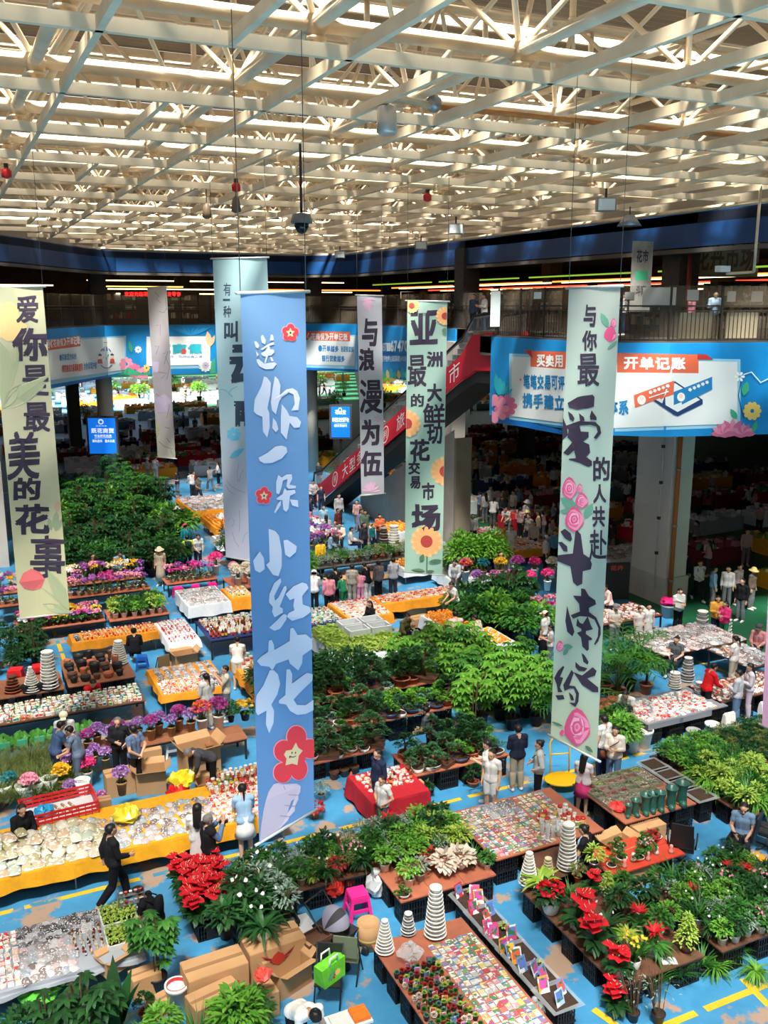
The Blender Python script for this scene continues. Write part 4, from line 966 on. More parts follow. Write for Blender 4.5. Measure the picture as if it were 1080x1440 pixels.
STAND = dict(pel=(0,0,.92), wai=(0,-.005,1.06), che=(0,-.005,1.26), nek=(0,-.02,1.41), hed=(0,.012,1.545), look=(0,1,-.05),
 shL=(-.17,-.01,1.365), elL=(-.215,-.03,1.10), wrL=(-.22,.04,.86), shR=(.17,-.01,1.365), elR=(.215,-.03,1.10), wrR=(.22,.04,.86),
 hiL=(-.085,0,.90), knL=(-.095,.015,.49), anL=(-.105,-.02,.085), toL=(-.125,.14,.035), hiR=(.085,0,.90), knR=(.095,.015,.49), anR=(.105,-.02,.085), toR=(.125,.14,.035))
def pose(**k): d = dict(STAND); d.update(k); return d
def lean(P, a, names=('wai','che','nek','hed','shL','elL','wrL','shR','elR','wrR'), piv='pel'):
 """turn the upper body forward about the hips by a degrees"""
 a = math.radians(a); o = P[piv]; q = dict(P)
 for n in names:
  y, z = P[n][1]-o[1], P[n][2]-o[2]; q[n] = (P[n][0], o[1] + y*math.cos(a) + z*math.sin(a), o[2] - y*math.sin(a) + z*math.cos(a))
 return q
SIT = dict(pel=(0,-.05,.50), wai=(0,-.06,.64), che=(0,-.04,.84), nek=(0,-.03,.99), hed=(0,.01,1.125), shL=(-.17,-.03,.945), elL=(-.22,.02,.69), wrL=(-.12,.26,.62), shR=(.17,-.03,.945), elR=(.22,.02,.69), wrR=(.12,.26,.62),
 hiL=(-.09,-.03,.48), knL=(-.12,.38,.47), anL=(-.12,.36,.085), toL=(-.13,.52,.035), hiR=(.09,-.03,.48), knR=(.12,.38,.47), anR=(.12,.36,.085), toR=(.13,.52,.035), look=(0,1,-.35))
POSES = {
'stand': pose(),
'phone': pose(elL=(-.21,.03,1.11), wrL=(-.07,.27,1.17), elR=(.21,.03,1.11), wrR=(.07,.27,1.15), look=(0,1,-.5)),
'photo': pose(elL=(-.20,.12,1.18), wrL=(-.07,.29,1.42), elR=(.20,.12,1.18), wrR=(.08,.29,1.42)),
'reach': lean(pose(elL=(-.21,.12,1.12), wrL=(-.14,.36,1.05), elR=(.21,.14,1.13), wrR=(.10,.40,1.06), look=(0,1,-.7)),16),
'walk': pose(elL=(-.21,-.12,1.12), wrL=(-.21,-.10,.90), elR=(.2,.05,1.10), wrR=(.13,.27,1.02), hiL=(-.085,0,.89), knL=(-.09,.20,.52), anL=(-.09,.27,.10), toL=(-.10,.43,.08), knR=(.09,-.06,.49), anR=(.095,-.36,.16), toR=(.10,-.27,.05)),
'bend': lean(pose(elL=(-.2,.22,1.30), wrL=(-.12,.42,1.22), elR=(.2,.22,1.30), wrR=(.12,.42,1.22), look=(0,.55,-1)),62),
'behind': pose(elL=(-.24,-.12,1.12), wrL=(-.05,-.17,.97), elR=(.24,-.12,1.12), wrR=(.07,-.18,.96)),
'hip': pose(elL=(-.29,-.06,1.13), wrL=(-.17,.08,1.0), elR=(.2,.06,1.11), wrR=(.02,.2,1.10)),
'sit': pose(**SIT),
'sitwork': lean(pose(**dict(SIT, elL=(-.21,.12,.75), wrL=(-.08,.36,.70), elR=(.21,.12,.75), wrR=(.08,.36,.70), look=(0,1,-.8))),18),
'squat': lean(pose(**dict(SIT, pel=(0,-.12,.30), wai=(0,-.12,.44), che=(0,-.08,.63), nek=(0,-.05,.78), hed=(0,0,.915), shL=(-.17,-.06,.735), shR=(.17,-.06,.735), elL=(-.22,.1,.52), wrL=(-.1,.36,.42), elR=(.22,.1,.52), wrR=(.1,.36,.42),
 hiL=(-.09,-.11,.28), knL=(-.17,.26,.50), anL=(-.13,.02,.085), toL=(-.15,.18,.035), hiR=(.09,-.11,.28), knR=(.17,.26,.50), anR=(.13,.02,.085), toR=(.15,.18,.035), look=(0,1,-.6))),22),
}
def body_parts(P):
 V_ = lambda k: Vector(P[k]); caps = []
 def c(bone, a, b_, ra, rb): caps.append((bone, Vector(a), Vector(b_), ra, rb))
 pel, wai, che, nek, hed = V_('pel'), V_('wai'), V_('che'), V_('nek'), V_('hed'); X = Vector((1,0,0))
 c('pelvis', V_('hiL')+Vector((.01,0,.03)), V_('hiR')+Vector((-.01,0,.03)),.105,.105)
 for s in (-1,1):
  c('pelvis', pel+X*s*.05, wai+X*s*.045,.108,.098); c('torso', wai+X*s*.045, che+X*s*.06,.098,.112)
  c('torso', che+X*s*.06, che.lerp(nek,.55)+X*s*.07,.112,.08)
 c('torso', V_('shL'), V_('shR'),.062,.062); c('torso', nek, V_('shL'),.05,.055); c('torso', nek, V_('shR'),.05,.055)
 up = (hed - nek).normalized(); look = Vector(P['look']).normalized(); f = (look - up*look.dot(up)*.55).normalized(); r = f.cross(up).normalized(); u2 = r.cross(f)
 c('neck', nek - up*.02, hed - u2*.03,.052,.05)
 H = lambda x, y, z: hed + r*x + f*y + u2*z
 c('head', H(0,-.022,.035), H(0,.012,.035),.086,.082); c('head', H(0,.012,-.0), H(0,.03,-.045),.074,.054); c('head', H(0,.045,-.07), H(0,.05,-.075),.036,.034)
 c('head', H(0,.092,.0), H(0,.104,-.028),.010,.014); c('head', H(-.02,.088,-.058), H(.02,.088,-.058),.009,.009)
 for s in (-1,1): c('ear', H(s*.082,-.008,.015), H(s*.084,-.012,-.02),.016,.011); c('head', H(s*.02,.086,.022), H(s*.045,.078,.022),.010,.009)
 for S_, s in (('L',-1),('R',1)):
  sh, el, wr = V_('sh'+S_), V_('el'+S_), V_('wr'+S_)
  c('uarm', sh, el,.054,.041); c('farm', el, wr,.041,.028)
  d = (wr - el).normalized(); side = d.cross(Vector((s,0.2,0.1))); side = side.normalized() if side.length > .1 else Vector((0,1,0)); nn = side.cross(d).normalized()*s
  for q in (-.02,0,.02): c('hand', wr + side*q*.6 + d*.01, wr + d*.075 + side*q,.019,.017)
  for i,(q, L_) in enumerate(((-.031,.062),(-.011,.075),(.010,.07),(.030,.055))):
   a = wr + d*.08 + side*q; m_ = a + d*L_*.55 + side*q*.12; e = m_ + (d*.75 - nn*.65).normalized()*L_*.5
   c('hand', a, m_,.0098,.009); c('hand', m_, e,.009,.008)
  a = wr + d*.02 - side*.03; m_ = a + (d*.6 - side*.8).normalized()*.042; e = m_ + (d*.9 - side*.25 - nn*.3).normalized()*.034
  c('hand', a, m_,.013,.011); c('hand', m_, e,.011,.009)
  hi, kn, an, to = V_('hi'+S_), V_('kn'+S_), V_('an'+S_), V_('to'+S_)
  c('thigh', hi, kn,.09,.06); c('shin', kn, kn.lerp(an,.3),.058,.057); c('shin', kn.lerp(an,.3), an,.057,.038); c('foot', an + Vector((0,-.015,-.03)), to,.042,.034)
 return caps,(hed, r, f, u2)
def eval_mods(me, mods):
 o = bpy.data.objects.new('tmp', me); COL.objects.link(o)
 for ty, kw in mods:
  m = o.modifiers.new(ty, ty)
  for k, v in kw.items(): setattr(m, k, v)
 dg = bpy.context.evaluated_depsgraph_get(); ev = o.evaluated_get(dg)
 r = bpy.data.meshes.new_from_object(ev, depsgraph=dg); bpy.data.objects.remove(o); return r
def sub_mesh(name, co, no, polys, mask, off, m, thick=True):
 """the part of a body surface picked by mask, lifted off by off (a garment, hair, a shoe)"""
 keep = [p for p in polys if mask[list(p)].all()]
 used = sorted({i for p in keep for i in p}); ix = {i: k for k, i in enumerate(used)}
 v = co[used] + no[used] * (off[used][:, None] if hasattr(off, '__len__') else off)
 me = bpy.data.meshes.new(name); me.from_pydata(v.tolist(),[],[tuple(ix[i] for i in p) for p in keep])
 me.polygons.foreach_set('use_smooth',[True]*len(keep)); me.materials.append(m); me.update(); return me
SKIN = [mat('skin_%d' % i, c,.55) for i, c in enumerate(((216,168,138),(198,148,116),(228,184,156)))]
HAIR = mat('black_hair',(24,20,20),.45); HAIRG = mat('grey_hair',(110,106,102),.6); EYE_M = mat('eye_dark',(26,18,16),.3)
CLOTH = {}
def cl(c):
 k = 'cloth_%02x%02x%02x' % tuple(c)
 return mat(k, c,.85, spec=.15, var=.06, vscale=9)
BODY = {}
def make_body(pn):
 caps,(hed, r, f, u2) = body_parts(POSES[pn]); b = MB()
 for bone, a, c, ra, rc in caps: capsule(b, a, c, ra, rc)
 me = eval_mods(b.mesh('person_body', SKIN[0]),[('REMESH', dict(mode='VOXEL', voxel_size=.0085)),('SMOOTH', dict(factor=.5, iterations=3)),('DECIMATE', dict(ratio=.28))])
 me.polygons.foreach_set('use_smooth',[True]*len(me.polygons))
 if not me.materials: me.materials.append(SKIN[0])
 n = len(me.vertices); co = np.empty(n*3); me.vertices.foreach_get('co', co); co = co.reshape(-1,3)
 no = np.empty(n*3); me.vertices.foreach_get('normal', no); no = no.reshape(-1,3)
 polys = [tuple(p.vertices) for p in me.polygons]
 best = np.full(n,1e9); bi = np.zeros(n, int); bt = np.zeros(n)
 for i,(bone, a, c, ra, rc) in enumerate(caps):
  a = np.array(a); d = np.array(c) - a; L2 = max(d @ d,1e-9); t = np.clip((co - a) @ d / L2,0,1)
  dist = np.linalg.norm(co - a - t[:, None]*d, axis=1) - (ra + (rc - ra)*t)
  w = dist < best; best[w] = dist[w]; bi[w] = i; bt[w] = t[w]
 bn = np.array([c[0] for c in caps])[bi]; is_ = lambda *k: np.isin(bn, k)
 hl = co - np.array(hed); hx, hy, hz = hl @ np.array(r), hl @ np.array(f), hl @ np.array(u2)
 shin_lo = np.array([c[0] == 'shin' and c[4] < .05 for c in caps])[bi]
 armt = is_('uarm') & (bt < .62)
 M = {}
 T = is_('torso','pelvis') | armt
 z = co[:,2]
 M['tshirt'] = sub_mesh('shirt', co, no, polys, T, np.where(is_('pelvis'),.022,.016), cl((220,220,220)))
 M['shirt'] = sub_mesh('shirt', co, no, polys, is_('torso','pelvis','uarm') | (is_('farm') & (bt < .93)), np.where(is_('pelvis'),.026,.02), cl((220,220,220)))
 M['vest'] = sub_mesh('vest', co, no, polys, is_('torso','pelvis'),.03, cl((40,40,44)))
 M['apron'] = sub_mesh('apron', co, no, polys,(is_('torso','pelvis','thigh')) & (no[:,1] > .25),.03, cl((60,80,110)))
 M['trousers'] = sub_mesh('trousers', co, no, polys, is_('pelvis','thigh') | (is_('shin') & ~(shin_lo & (bt > .9))), np.where(is_('shin'),.026,.014), cl((40,44,56)))
 M['shorts'] = sub_mesh('shorts', co, no, polys, is_('pelvis') | (is_('thigh') & (bt < .9)), np.where(is_('thigh'),.028,.014), cl((40,44,56)))
 for k, s in (('shoeL', co[:,0] < 0),('shoeR', co[:,0] >= 0)): M[k] = sub_mesh('shoe', co, no, polys, is_('foot') & s,.010, cl((230,230,230)))
 hm = is_('head') & ((hz > .055) | (hy < .005)) & (hz > -.075 + np.maximum(0, hy + .03)*2) & ~((hy > .055) & (hz < .062)) & (np.abs(hx) < .1)
 M['hair'] = sub_mesh('hair', co, no, polys, hm,.016, HAIR)
 # long hair down the back, a tail, a brimmed hat, a cap and eyes, shaped in the head's own frame
 Hh = lambda x, y, z_: hed + r*x + f*y + u2*z_; down = Vector((0,-.25,-1)).normalized() if pn not in ('bend',) else Vector((0,.3,-1)).normalized()
 def hairmesh(extra):
  bb = MB()
  for a, c, ra, rc in extra: capsule(bb, a, c, ra, rc,8)
  base = M['hair']; vs = [tuple(v.co) for v in base.vertices]; bb.add(vs,[tuple(p.vertices) for p in base.polygons],0, True)
  bb.smooth = [True]*len(bb.f); return bb.mesh('hair', HAIR)
 M['long'] = hairmesh([(Hh(s*.05,-.06,.02), Hh(s*.055,-.075,-.06) + down*L_,.045,.026) for s, L_ in ((-1,.26),(-.35,.3),(.35,.3),(1,.26))])
 M['tail'] = hairmesh([(Hh(0,-.1,.04), Hh(0,-.14,.02),.032,.036),(Hh(0,-.14,.02), Hh(0,-.12,0) + down*.24,.034,.012)])
 M['bun'] = hairmesh([(Hh(0,-.09,.07), Hh(0,-.10,.08),.045,.045)])
 rot = Matrix((tuple(r), tuple(f), tuple(u2))).transposed()
 def inhead(bb, m, nm): bb.v = [tuple(hed + rot @ Vector(v)) for v in bb.v]; return bb.mesh(nm, m)
 M['hat'] = inhead(MB().lathe([(.0005,.165),(.06,.16),(.1,.12),(.112,.055),(.19,.03),(.195,.022),(.11,.045)],18,(0,-.005,0)), cl((232,214,170)), 'hat')
 cp = MB().lathe([(.0005,.15),(.055,.142),(.098,.1),(.108,.045),(.104,.04)],16,(0,-.005,0)); cp.box(-.065,.07,.04,.065,.18,.052); M['cap'] = inhead(cp, cl((236,232,214)), 'cap')
 M['eyeL'] = inhead(MB().ball((-.032,.083,.005),.0105,8,5), EYE_M, 'eye'); M['eyeR'] = inhead(MB().ball((.032,.083,.005),.0105,8,5), EYE_M, 'eye')
 M['mouth'] = inhead(MB().tube([(-.022,.087,-.052),(0,.097,-.054),(.022,.087,-.052)],.0055,6), mat('lips',(176,86,80),.5), 'mouth')
 P = POSES[pn]; pel = Vector(P['pel'])
 M['skirt'] = MB().lathe([(.128,.12),(.15,.02),(.19,-.18),(.235,-.36),(.225,-.36),(.15,-.02)],20, tuple(pel), close=False, sy=.85).mesh('skirt', cl((236,236,236)))
 M['longskirt'] = MB().lathe([(.128,.12),(.155,.0),(.185,-.3),(.22,-.66),(.21,-.66),(.15,-.02)],20, tuple(pel), close=False, sy=.85).mesh('skirt', cl((236,236,236)))
 che = Vector(P['che']); bp = MB(); bp.lathe([(.02,-.19),(.13,-.17),(.145,0),(.13,.15),(.05,.2)],12,(che.x, che.y-.2, che.z), sy=.6)
 for s in (-1,1): bp.tube([(s*.11, che.y-.13, che.z+.14),(s*.12, che.y+.02, che.z+.175),(s*.125, che.y+.135, che.z+.03),(s*.13, che.y+.02, che.z-.12)],.014,5)
 M['backpack'] = bp.mesh('backpack', cl((190,214,232)))
 sb = MB(); sb.lathe([(.02,-.12),(.1,-.11),(.105,.06),(.02,.09)],10,(pel.x+.23, pel.y+.05, pel.z+.0), sy=.5); sb.tube([(pel.x+.22, pel.y+.05, pel.z+.05),(.02, che.y-.135, che.z+.03),(-.13, che.y-.05, che.z+.16),(-.1, che.y+.12, che.z+.06),(.1, che.y+.15, che.z-.1),(pel.x+.22, pel.y+.06, pel.z+.05)],.011,5)
 M['bag'] = sb.mesh('shoulder_bag', cl((120,80,56)))
 M['body'] = me; BODY[pn] = M
def person(label, x, y, rz, pn='stand', top=('tshirt',(226,226,226)), legs=('trousers',(40,44,56)), shoes=(220,220,216), hair='hair', haircol=None, skin=0, z=0, h=1.0, group=None, over=None, hat=None, bag=None, full=True):
 if pn not in BODY: make_body(pn)
 M = BODY[pn]; t = thing('person', label, 'person',(x, y, z), rz, group); t.scale = (h, h, h)
 def add(nm, key, m):
  o = link(nm, M[key], t)
  if m is not None: setmat(o, m)
  return o
 add('body', 'body', SKIN[skin % 3]); add('shirt' if top[0] != 'dress' else 'dress', top[0] if top[0] != 'dress' else 'tshirt', cl(top[1]))
 if top[0] == 'dress': add('skirt', 'longskirt', cl(top[1]))
 if legs: add(legs[0] if legs[0] != 'longskirt' else 'skirt', legs[0], cl(legs[1]))
 if hair: add('hair', hair, haircol)
 if over: add(over[0], over[0], cl(over[1]))
 if hat: add(hat[0], hat[0], cl(hat[1]))
 if bag: add('backpack' if bag[0] == 'backpack' else 'shoulder_bag', bag[0], cl(bag[1]))
 if full:
  add('shoe', 'shoeL', cl(shoes)); add('shoe', 'shoeR', cl(shoes)); add('eye', 'eyeL', None); add('eye', 'eyeR', None); add('mouth', 'mouth', None)
 return t
# ================================================================== plants
def blade(b, p, d, L_, w, droop=.25, seg=3, fold=.12, up=None, prof=None, mi=0):
 """one leaf: a folded strip from p along d that bends down"""
 d = Vector(d).normalized(); p = Vector(p); side = d.cross(up or Vector((0,0,1)))
 side = side.normalized() if side.length > .05 else Vector((math.cos(p.x*50), math.sin(p.x*50),0))
 vs = []; prof = prof or (0.25,1.0,.75,.0)
 n = len(prof); q = p.copy(); dd = d.copy()
 for i in range(n):
  nn = side.cross(dd)
  h = prof[i] * w / 2
  vs += [tuple(q - side*h + nn*fold*h), tuple(q), tuple(q + side*h + nn*fold*h)]
  dd = (dd + Vector((0,0,-droop))).normalized(); q = q + dd * (L_ / (n-1))
 fs = []
 for i in range(n-1):
  a = i*3; fs += [(a, a+1, a+4, a+3),(a+1, a+2, a+5, a+4)]
 b.add(vs, fs, mi, True)
def rdir(r, lo=-.2, hi=1.0):
 a = r.uniform(0,2*math.pi); z = r.uniform(lo, hi); s = math.sqrt(max(0,1-min(z*z,1))); return Vector((s*math.cos(a), s*math.sin(a), z))
OVAL = (0.15,.9,1.0,.6,.0); HEART = (.75,1.0,.8,.45,.0); LANCE = (.3,1.0,.8,.4,0); STRAP = (.8,1.0,.9,.6,0)
def bush(r, R, Hh, n, L_, w, z0=0.0, prof=OVAL, mi=0, b=None, flat=.5, droop=.2, c=(0,0)):
 """leaves all over a rounded crown"""
 b = b or MB()
 for i in range(n):
  d = rdir(r,-.25); k = r.uniform(.55,1) ; p = Vector((c[0] + d.x*R*k, c[1] + d.y*R*k, z0 + Hh*.5 + d.z*Hh*.5*k))
  dd = Vector((d.x, d.y, d.z*flat)) + rdir(r,-.6)*.5
  blade(b, p, dd, L_*r.uniform(.7,1.2), w*r.uniform(.8,1.2), droop, prof=prof, mi=mi)
 return b
def stems(r, n, R, Hh, rad=.006, z0=0.0, b=None, mi=0):
 b = b or MB()
 for i in range(n):
  a = r.uniform(0,6.28); k = r.uniform(.2,.8)
  b.tube([(R*.15*math.cos(a), R*.15*math.sin(a), z0),(R*k*.6*math.cos(a), R*k*.6*math.sin(a), z0+Hh*.5),(R*k*math.cos(a), R*k*math.sin(a), z0+Hh*.85)], rad,4, mi, False)
 return b
def whorls(r, nst, R, Hh, nl, L_, w, per=3, z0=.1):
 """umbrella-tree foliage: fans of leaflets on stalks"""
 b = MB()
 for s in range(nst):
  a = r.uniform(0,6.28); k = math.sqrt(r.uniform(.02,1))*R; top = z0 + Hh*r.uniform(.55,1.0)
  for q in range(per):
   aa = a + r.uniform(-1.2,1.2); c = Vector((k*math.cos(a) + .22*L_*2*math.cos(aa), k*math.sin(a) + .22*L_*2*math.sin(aa), top - q*L_*.7))
   for i in range(nl):
    t = 2*math.pi*i/nl + r.uniform(-.2,.2); blade(b, c,(math.cos(t), math.sin(t),.35), L_*r.uniform(.8,1.1), w,.28, prof=OVAL)
 return b
def fronds(r, n, L_, leaf, w, z0=.1, pairs=9, rise=1.2, droop=.22):
 b = MB()
 for i in range(n):
  a = r.uniform(0,6.28); d = Vector((math.cos(a), math.sin(a), rise*r.uniform(.6,1.5))).normalized(); p = Vector((0,0,z0)); pts = [p.copy()]
  for k in range(pairs):
   d = (d + Vector((0,0,-droop*(.3 + k/pairs)))).normalized(); p = p + d*L_/pairs; pts.append(p.copy())
   if k > 1:
    s = d.cross(Vector((0,0,1))).normalized()
    for q in (-1,1): blade(b, p, s*q + d*.9 + Vector((0,0,.25)), leaf*(1 - .5*abs(k/pairs - .5)), w,.2, prof=LANCE)
  b.tube(pts,.006,4,0, False)
 return b
def grass(r, n, L_, w, z0=.05, rise=1.4, droop=.35, R=.03):
 b = MB()
 for i in range(n):
  a = r.uniform(0,6.28); blade(b,(R*math.cos(a)*r.random(), R*math.sin(a)*r.random(), z0),(math.cos(a), math.sin(a), rise*r.uniform(.5,1.6)), L_*r.uniform(.6,1.1), w, droop*r.uniform(.6,1.3), prof=(.6,1,.9,.6,.3,0))
 return b
def blossoms(r, pts, R, mi=0, b=None, n=5):
 b = b or MB()
 for p in pts:
  a0 = r.uniform(0,1); ax = Vector((p[3], p[4], p[5])) if len(p) > 3 else rdir(r,.2); x = ax.cross(Vector((.3,.2,1))).normalized(); y = ax.cross(x); c = Vector(p[:3])
  for i in range(n):
   a = a0 + 2*math.pi*i/n; d = x*math.cos(a) + y*math.sin(a)
   blade(b, c, d + ax*.35, R, R*.9,.05, prof=(.3,1,.7,0), up=ax, mi=mi)
 return b
def pot_mesh(R, Hh, kind='round', n=18):
 b = MB()
 if kind == 'round': b.lathe([(R*.62,0),(R*.72,Hh*.1),(R*.94,Hh*.6),(R,Hh*.97),(R,Hh),(R*.9,Hh),(R*.86,Hh*.86)], n); 
 elif kind == 'cup': b.lathe([(R*.68,0),(R*.9,Hh*.85),(R,Hh*.86),(R,Hh),(R*.9,Hh),(R*.85,Hh*.86)], n)
 elif kind == 'bowl': b.lathe([(R*.4,0),(R*.42,Hh*.12),(R*.8,Hh*.4),(R,Hh*.95),(R,Hh),(R*.9,Hh),(R*.85,Hh*.8)], n)
 elif kind == 'tray': b.lathe([(R*.85,0),(R*.9,Hh*.2),(R,Hh),(R*.93,Hh),(R*.9,Hh*.7)], n, sy=.68)
 elif kind == 'rect':
  b.box(-R,-R*.6,0,R,R*.6,Hh*.75); b.box(-R*1.05,-R*.64,Hh*.75,R*1.05,R*.64,Hh)
 return b
POT = {'white': mat('pot_white',(232,230,224),.3), 'grey': mat('pot_grey',(150,154,156),.5), 'black': mat('pot_black',(34,34,36),.5), 'terra': mat('pot_terracotta',(176,98,66),.75), 'brown': mat('pot_brown',(98,66,50),.4), 'green': mat('pot_green',(86,130,116),.35), 'blue': mat('pot_blue',(70,96,140),.3), 'cream': mat('pot_cream',(214,202,172),.4), 'basket': mat('pot_basket',(176,142,98),.8, var=.25, vscale=25)}
SOIL = mat('soil',(62,46,36),.95, var=.3, vscale=20)
BARK = mat('bark',(92,70,50),.9, var=.3, vscale=9)
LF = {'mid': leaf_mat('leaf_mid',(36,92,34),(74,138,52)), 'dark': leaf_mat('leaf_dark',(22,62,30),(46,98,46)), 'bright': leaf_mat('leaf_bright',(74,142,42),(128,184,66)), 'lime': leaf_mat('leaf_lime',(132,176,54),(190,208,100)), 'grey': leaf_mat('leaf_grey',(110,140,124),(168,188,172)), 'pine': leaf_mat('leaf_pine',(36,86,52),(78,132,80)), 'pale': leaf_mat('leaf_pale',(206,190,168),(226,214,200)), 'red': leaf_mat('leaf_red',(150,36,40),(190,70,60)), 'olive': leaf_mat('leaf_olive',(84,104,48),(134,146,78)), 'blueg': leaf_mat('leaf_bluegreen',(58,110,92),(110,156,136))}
def fl(name, a, b_): return leaf_mat('bloom_' + name, a, b_,.55,.2)
BL = {'red': fl('red',(200,16,34),(226,40,52)), 'white': fl('white',(240,238,236),(250,250,246)), 'purple': fl('purple',(150,70,160),(196,130,206)), 'magenta': fl('magenta',(196,40,130),(226,90,170)), 'hot': fl('hot_pink',(230,40,130),(244,90,160)), 'pink': fl('pink',(236,140,170),(246,180,200)), 'yellow': fl('yellow',(240,186,30),(250,214,70)), 'lilac': fl('lilac',(170,140,206),(212,190,232)), 'cream': fl('cream',(240,220,180),(248,236,206)), 'orange': fl('orange',(240,120,40),(250,160,60)), 'teal': fl('teal',(30,110,120),(50,140,146))}
PLANT = {}
def plant(key, cat, pot, foliage, flower=None, extra=None):
 """a pattern plant with its parts; copies are set out on the tables. Each part a mesh of its own"""
 t = link(key, None); t['category'] = cat
 if pot is not None:
  b, m, soil = pot; b.build('pot', m, t)
  if soil: MB().lathe([(.001, soil[1]),(soil[0], soil[1])],14, close=False).build('soil', SOIL, t)
 for nm, b, m in foliage: b.build(nm, m, t)
 if flower: 
  for nm, b, m in flower: b.build(nm, m, t)
 PLANT[key] = t; return t
R_ = random.Random(11)
def std_pot(R, Hh, kind='cup', m='white'): return (pot_mesh(R, Hh, kind), POT[m],(R*.87, Hh*.88))
def up_(b, dz):
 b.v = [(x, y, z+dz) for x, y, z in b.v]; return b
for i,(lf, n, L_, w) in enumerate((('mid',150,.09,.04),('bright',170,.07,.035),('dark',130,.10,.045),('lime',120,.08,.035),('grey',160,.06,.02),('olive',150,.05,.03))):
 plant('potted_shrub' + ('', '_lush', '_dark', '_lime', '_silver', '_fine')[i], 'potted plant', std_pot(.085,.14, 'cup',('white','white','black','white','grey','terra')[i]),[('foliage', bush(R_,.17,.30, n, L_, w,.12), LF[lf]),('stem', stems(R_,6,.12,.3,.005,.11), LF['olive'])])
plant('potted_lily', 'potted plant', std_pot(.10,.15, 'round', 'white'),[('foliage', grass(R_,60,.36,.055,.13,1.3,.32), LF['dark'])],[('spathe', blossoms(R_,[(.12*math.cos(a),.12*math.sin(a),.42+.05*(i%3), math.cos(a), math.sin(a),.6) for i, a in enumerate((0,1.3,2.5,3.8,5.1))],.05, n=1), BL['white'])])
plant('spider_plant', 'potted plant', std_pot(.09,.14, 'cup', 'black'),[('foliage', grass(R_,90,.42,.022,.12,1.3,.5), LF['bright'])])
plant('strappy_plant', 'potted plant', std_pot(.09,.14, 'cup', 'black'),[('foliage', grass(R_,46,.5,.03,.12,2.0,.3), LF['mid'])])
plant('rosette_plant', 'potted plant', std_pot(.10,.15, 'cup', 'white'),[('foliage', grass(R_,34,.32,.075,.13,.9,.25), LF['lime'])])
plant('potted_palm', 'potted palm', std_pot(.13,.2, 'cup', 'black'),[('foliage', fronds(R_,18,.8,.2,.025,.2), LF['bright'])])
plant('tall_palm', 'potted palm', std_pot(.17,.26, 'cup', 'terra'),[('foliage', fronds(R_,22,1.5,.34,.035,.25,12,2.0,.16), LF['mid']),('stem', stems(R_,8,.25,.9,.012,.2), LF['olive'])])
plant('umbrella_tree', 'potted tree', std_pot(.17,.28, 'cup', 'black'),[('foliage', whorls(R_,16,.36,1.05,8,.17,.062,3,.35), LF['mid']),('trunk', stems(R_,5,.28,1.2,.013,.2), BARK)])
plant('umbrella_tree_bright', 'potted tree', std_pot(.17,.28, 'cup', 'black'),[('foliage', whorls(R_,18,.38,1.0,8,.18,.062,3,.35), LF['bright']),('trunk', stems(R_,5,.28,1.2,.013,.2), BARK)])
plant('umbrella_tree_dark', 'potted tree', std_pot(.17,.28, 'cup', 'black'),[('foliage', whorls(R_,16,.38,1.0,7,.2,.075,3,.3), LF['dark']),('trunk', stems(R_,5,.28,1.2,.013,.2), BARK)])
plant('leafy_bush', 'bush', std_pot(.16,.24, 'cup', 'black'),[('foliage', bush(R_,.42,.75,420,.13,.06,.22), LF['mid']),('stem', stems(R_,10,.3,.7,.008,.2), BARK)])
plant('leafy_bush_dark', 'bush', std_pot(.16,.24, 'cup', 'black'),[('foliage', bush(R_,.42,.75,420,.13,.06,.22), LF['dark']),('stem', stems(R_,10,.3,.7,.008,.2), BARK)])
plant('leafy_bush_bright', 'bush', std_pot(.16,.24, 'cup', 'black'),[('foliage', bush(R_,.42,.8,420,.15,.055,.22), LF['bright']),('stem', stems(R_,10,.3,.7,.008,.2), BARK)])
def bonsai(key, r, pads, potk, potm, R, Hh, lf, ht):
 pb = pot_mesh(R, Hh, potk); tr_ = MB(); fo = MB(); z = Hh*.8
 top = Vector((r.uniform(-.06,.06), r.uniform(-.06,.06), z + ht))
 mid = Vector((r.uniform(-.1,.1), r.uniform(-.1,.1), z + ht*.5)); tr_.tube([(0,0,z),tuple(mid*.6+Vector((0,0,z*.4))),tuple(mid),tuple(top)],[.03,.025,.02,.008],7)
 for i in range(pads):
  t = i/max(pads-1,1); a = i*2.4 + r.random(); rad = R*1.15*(1-.55*t)
  c = Vector((rad*math.cos(a), rad*math.sin(a), z + ht*(.35+.68*t))) if i < pads-1 else top
  tr_.tube([tuple(mid.lerp(top, t*.8)), tuple(c)],[.012,.005],5)
  pr = R*(.62 - .22*t)
  for k in range(95):
   d = rdir(r,-.15); q = c + Vector((d.x*pr*r.uniform(.4,1), d.y*pr*r.uniform(.4,1), d.z*pr*.42)); blade(fo, q, d + rdir(r,-.3)*.5,.045*r.uniform(.7,1.2),.028,.1, prof=(.3,1,.7,0))
 return plant(key, 'bonsai',(pb, POT[potm],(R*.84, Hh*.86) if potk != 'rect' else None),[('trunk', tr_, BARK),('foliage', fo, LF[lf])])
bonsai('bonsai', R_,6, 'tray', 'white',.2,.08, 'pine',.38); bonsai('bonsai_low', R_,4, 'tray', 'white',.22,.07, 'blueg',.18)
bonsai('bonsai_tall', R_,8, 'rect', 'brown',.22,.10, 'pine',.55); bonsai('bonsai_bright', R_,5, 'bowl', 'blue',.17,.10, 'bright',.28); bonsai('bonsai_dark', R_,7, 'cup', 'terra',.16,.14, 'dark',.42); bonsai('bonsai_round', R_,3, 'bowl', 'white',.13,.10, 'mid',.16)
b = MB()
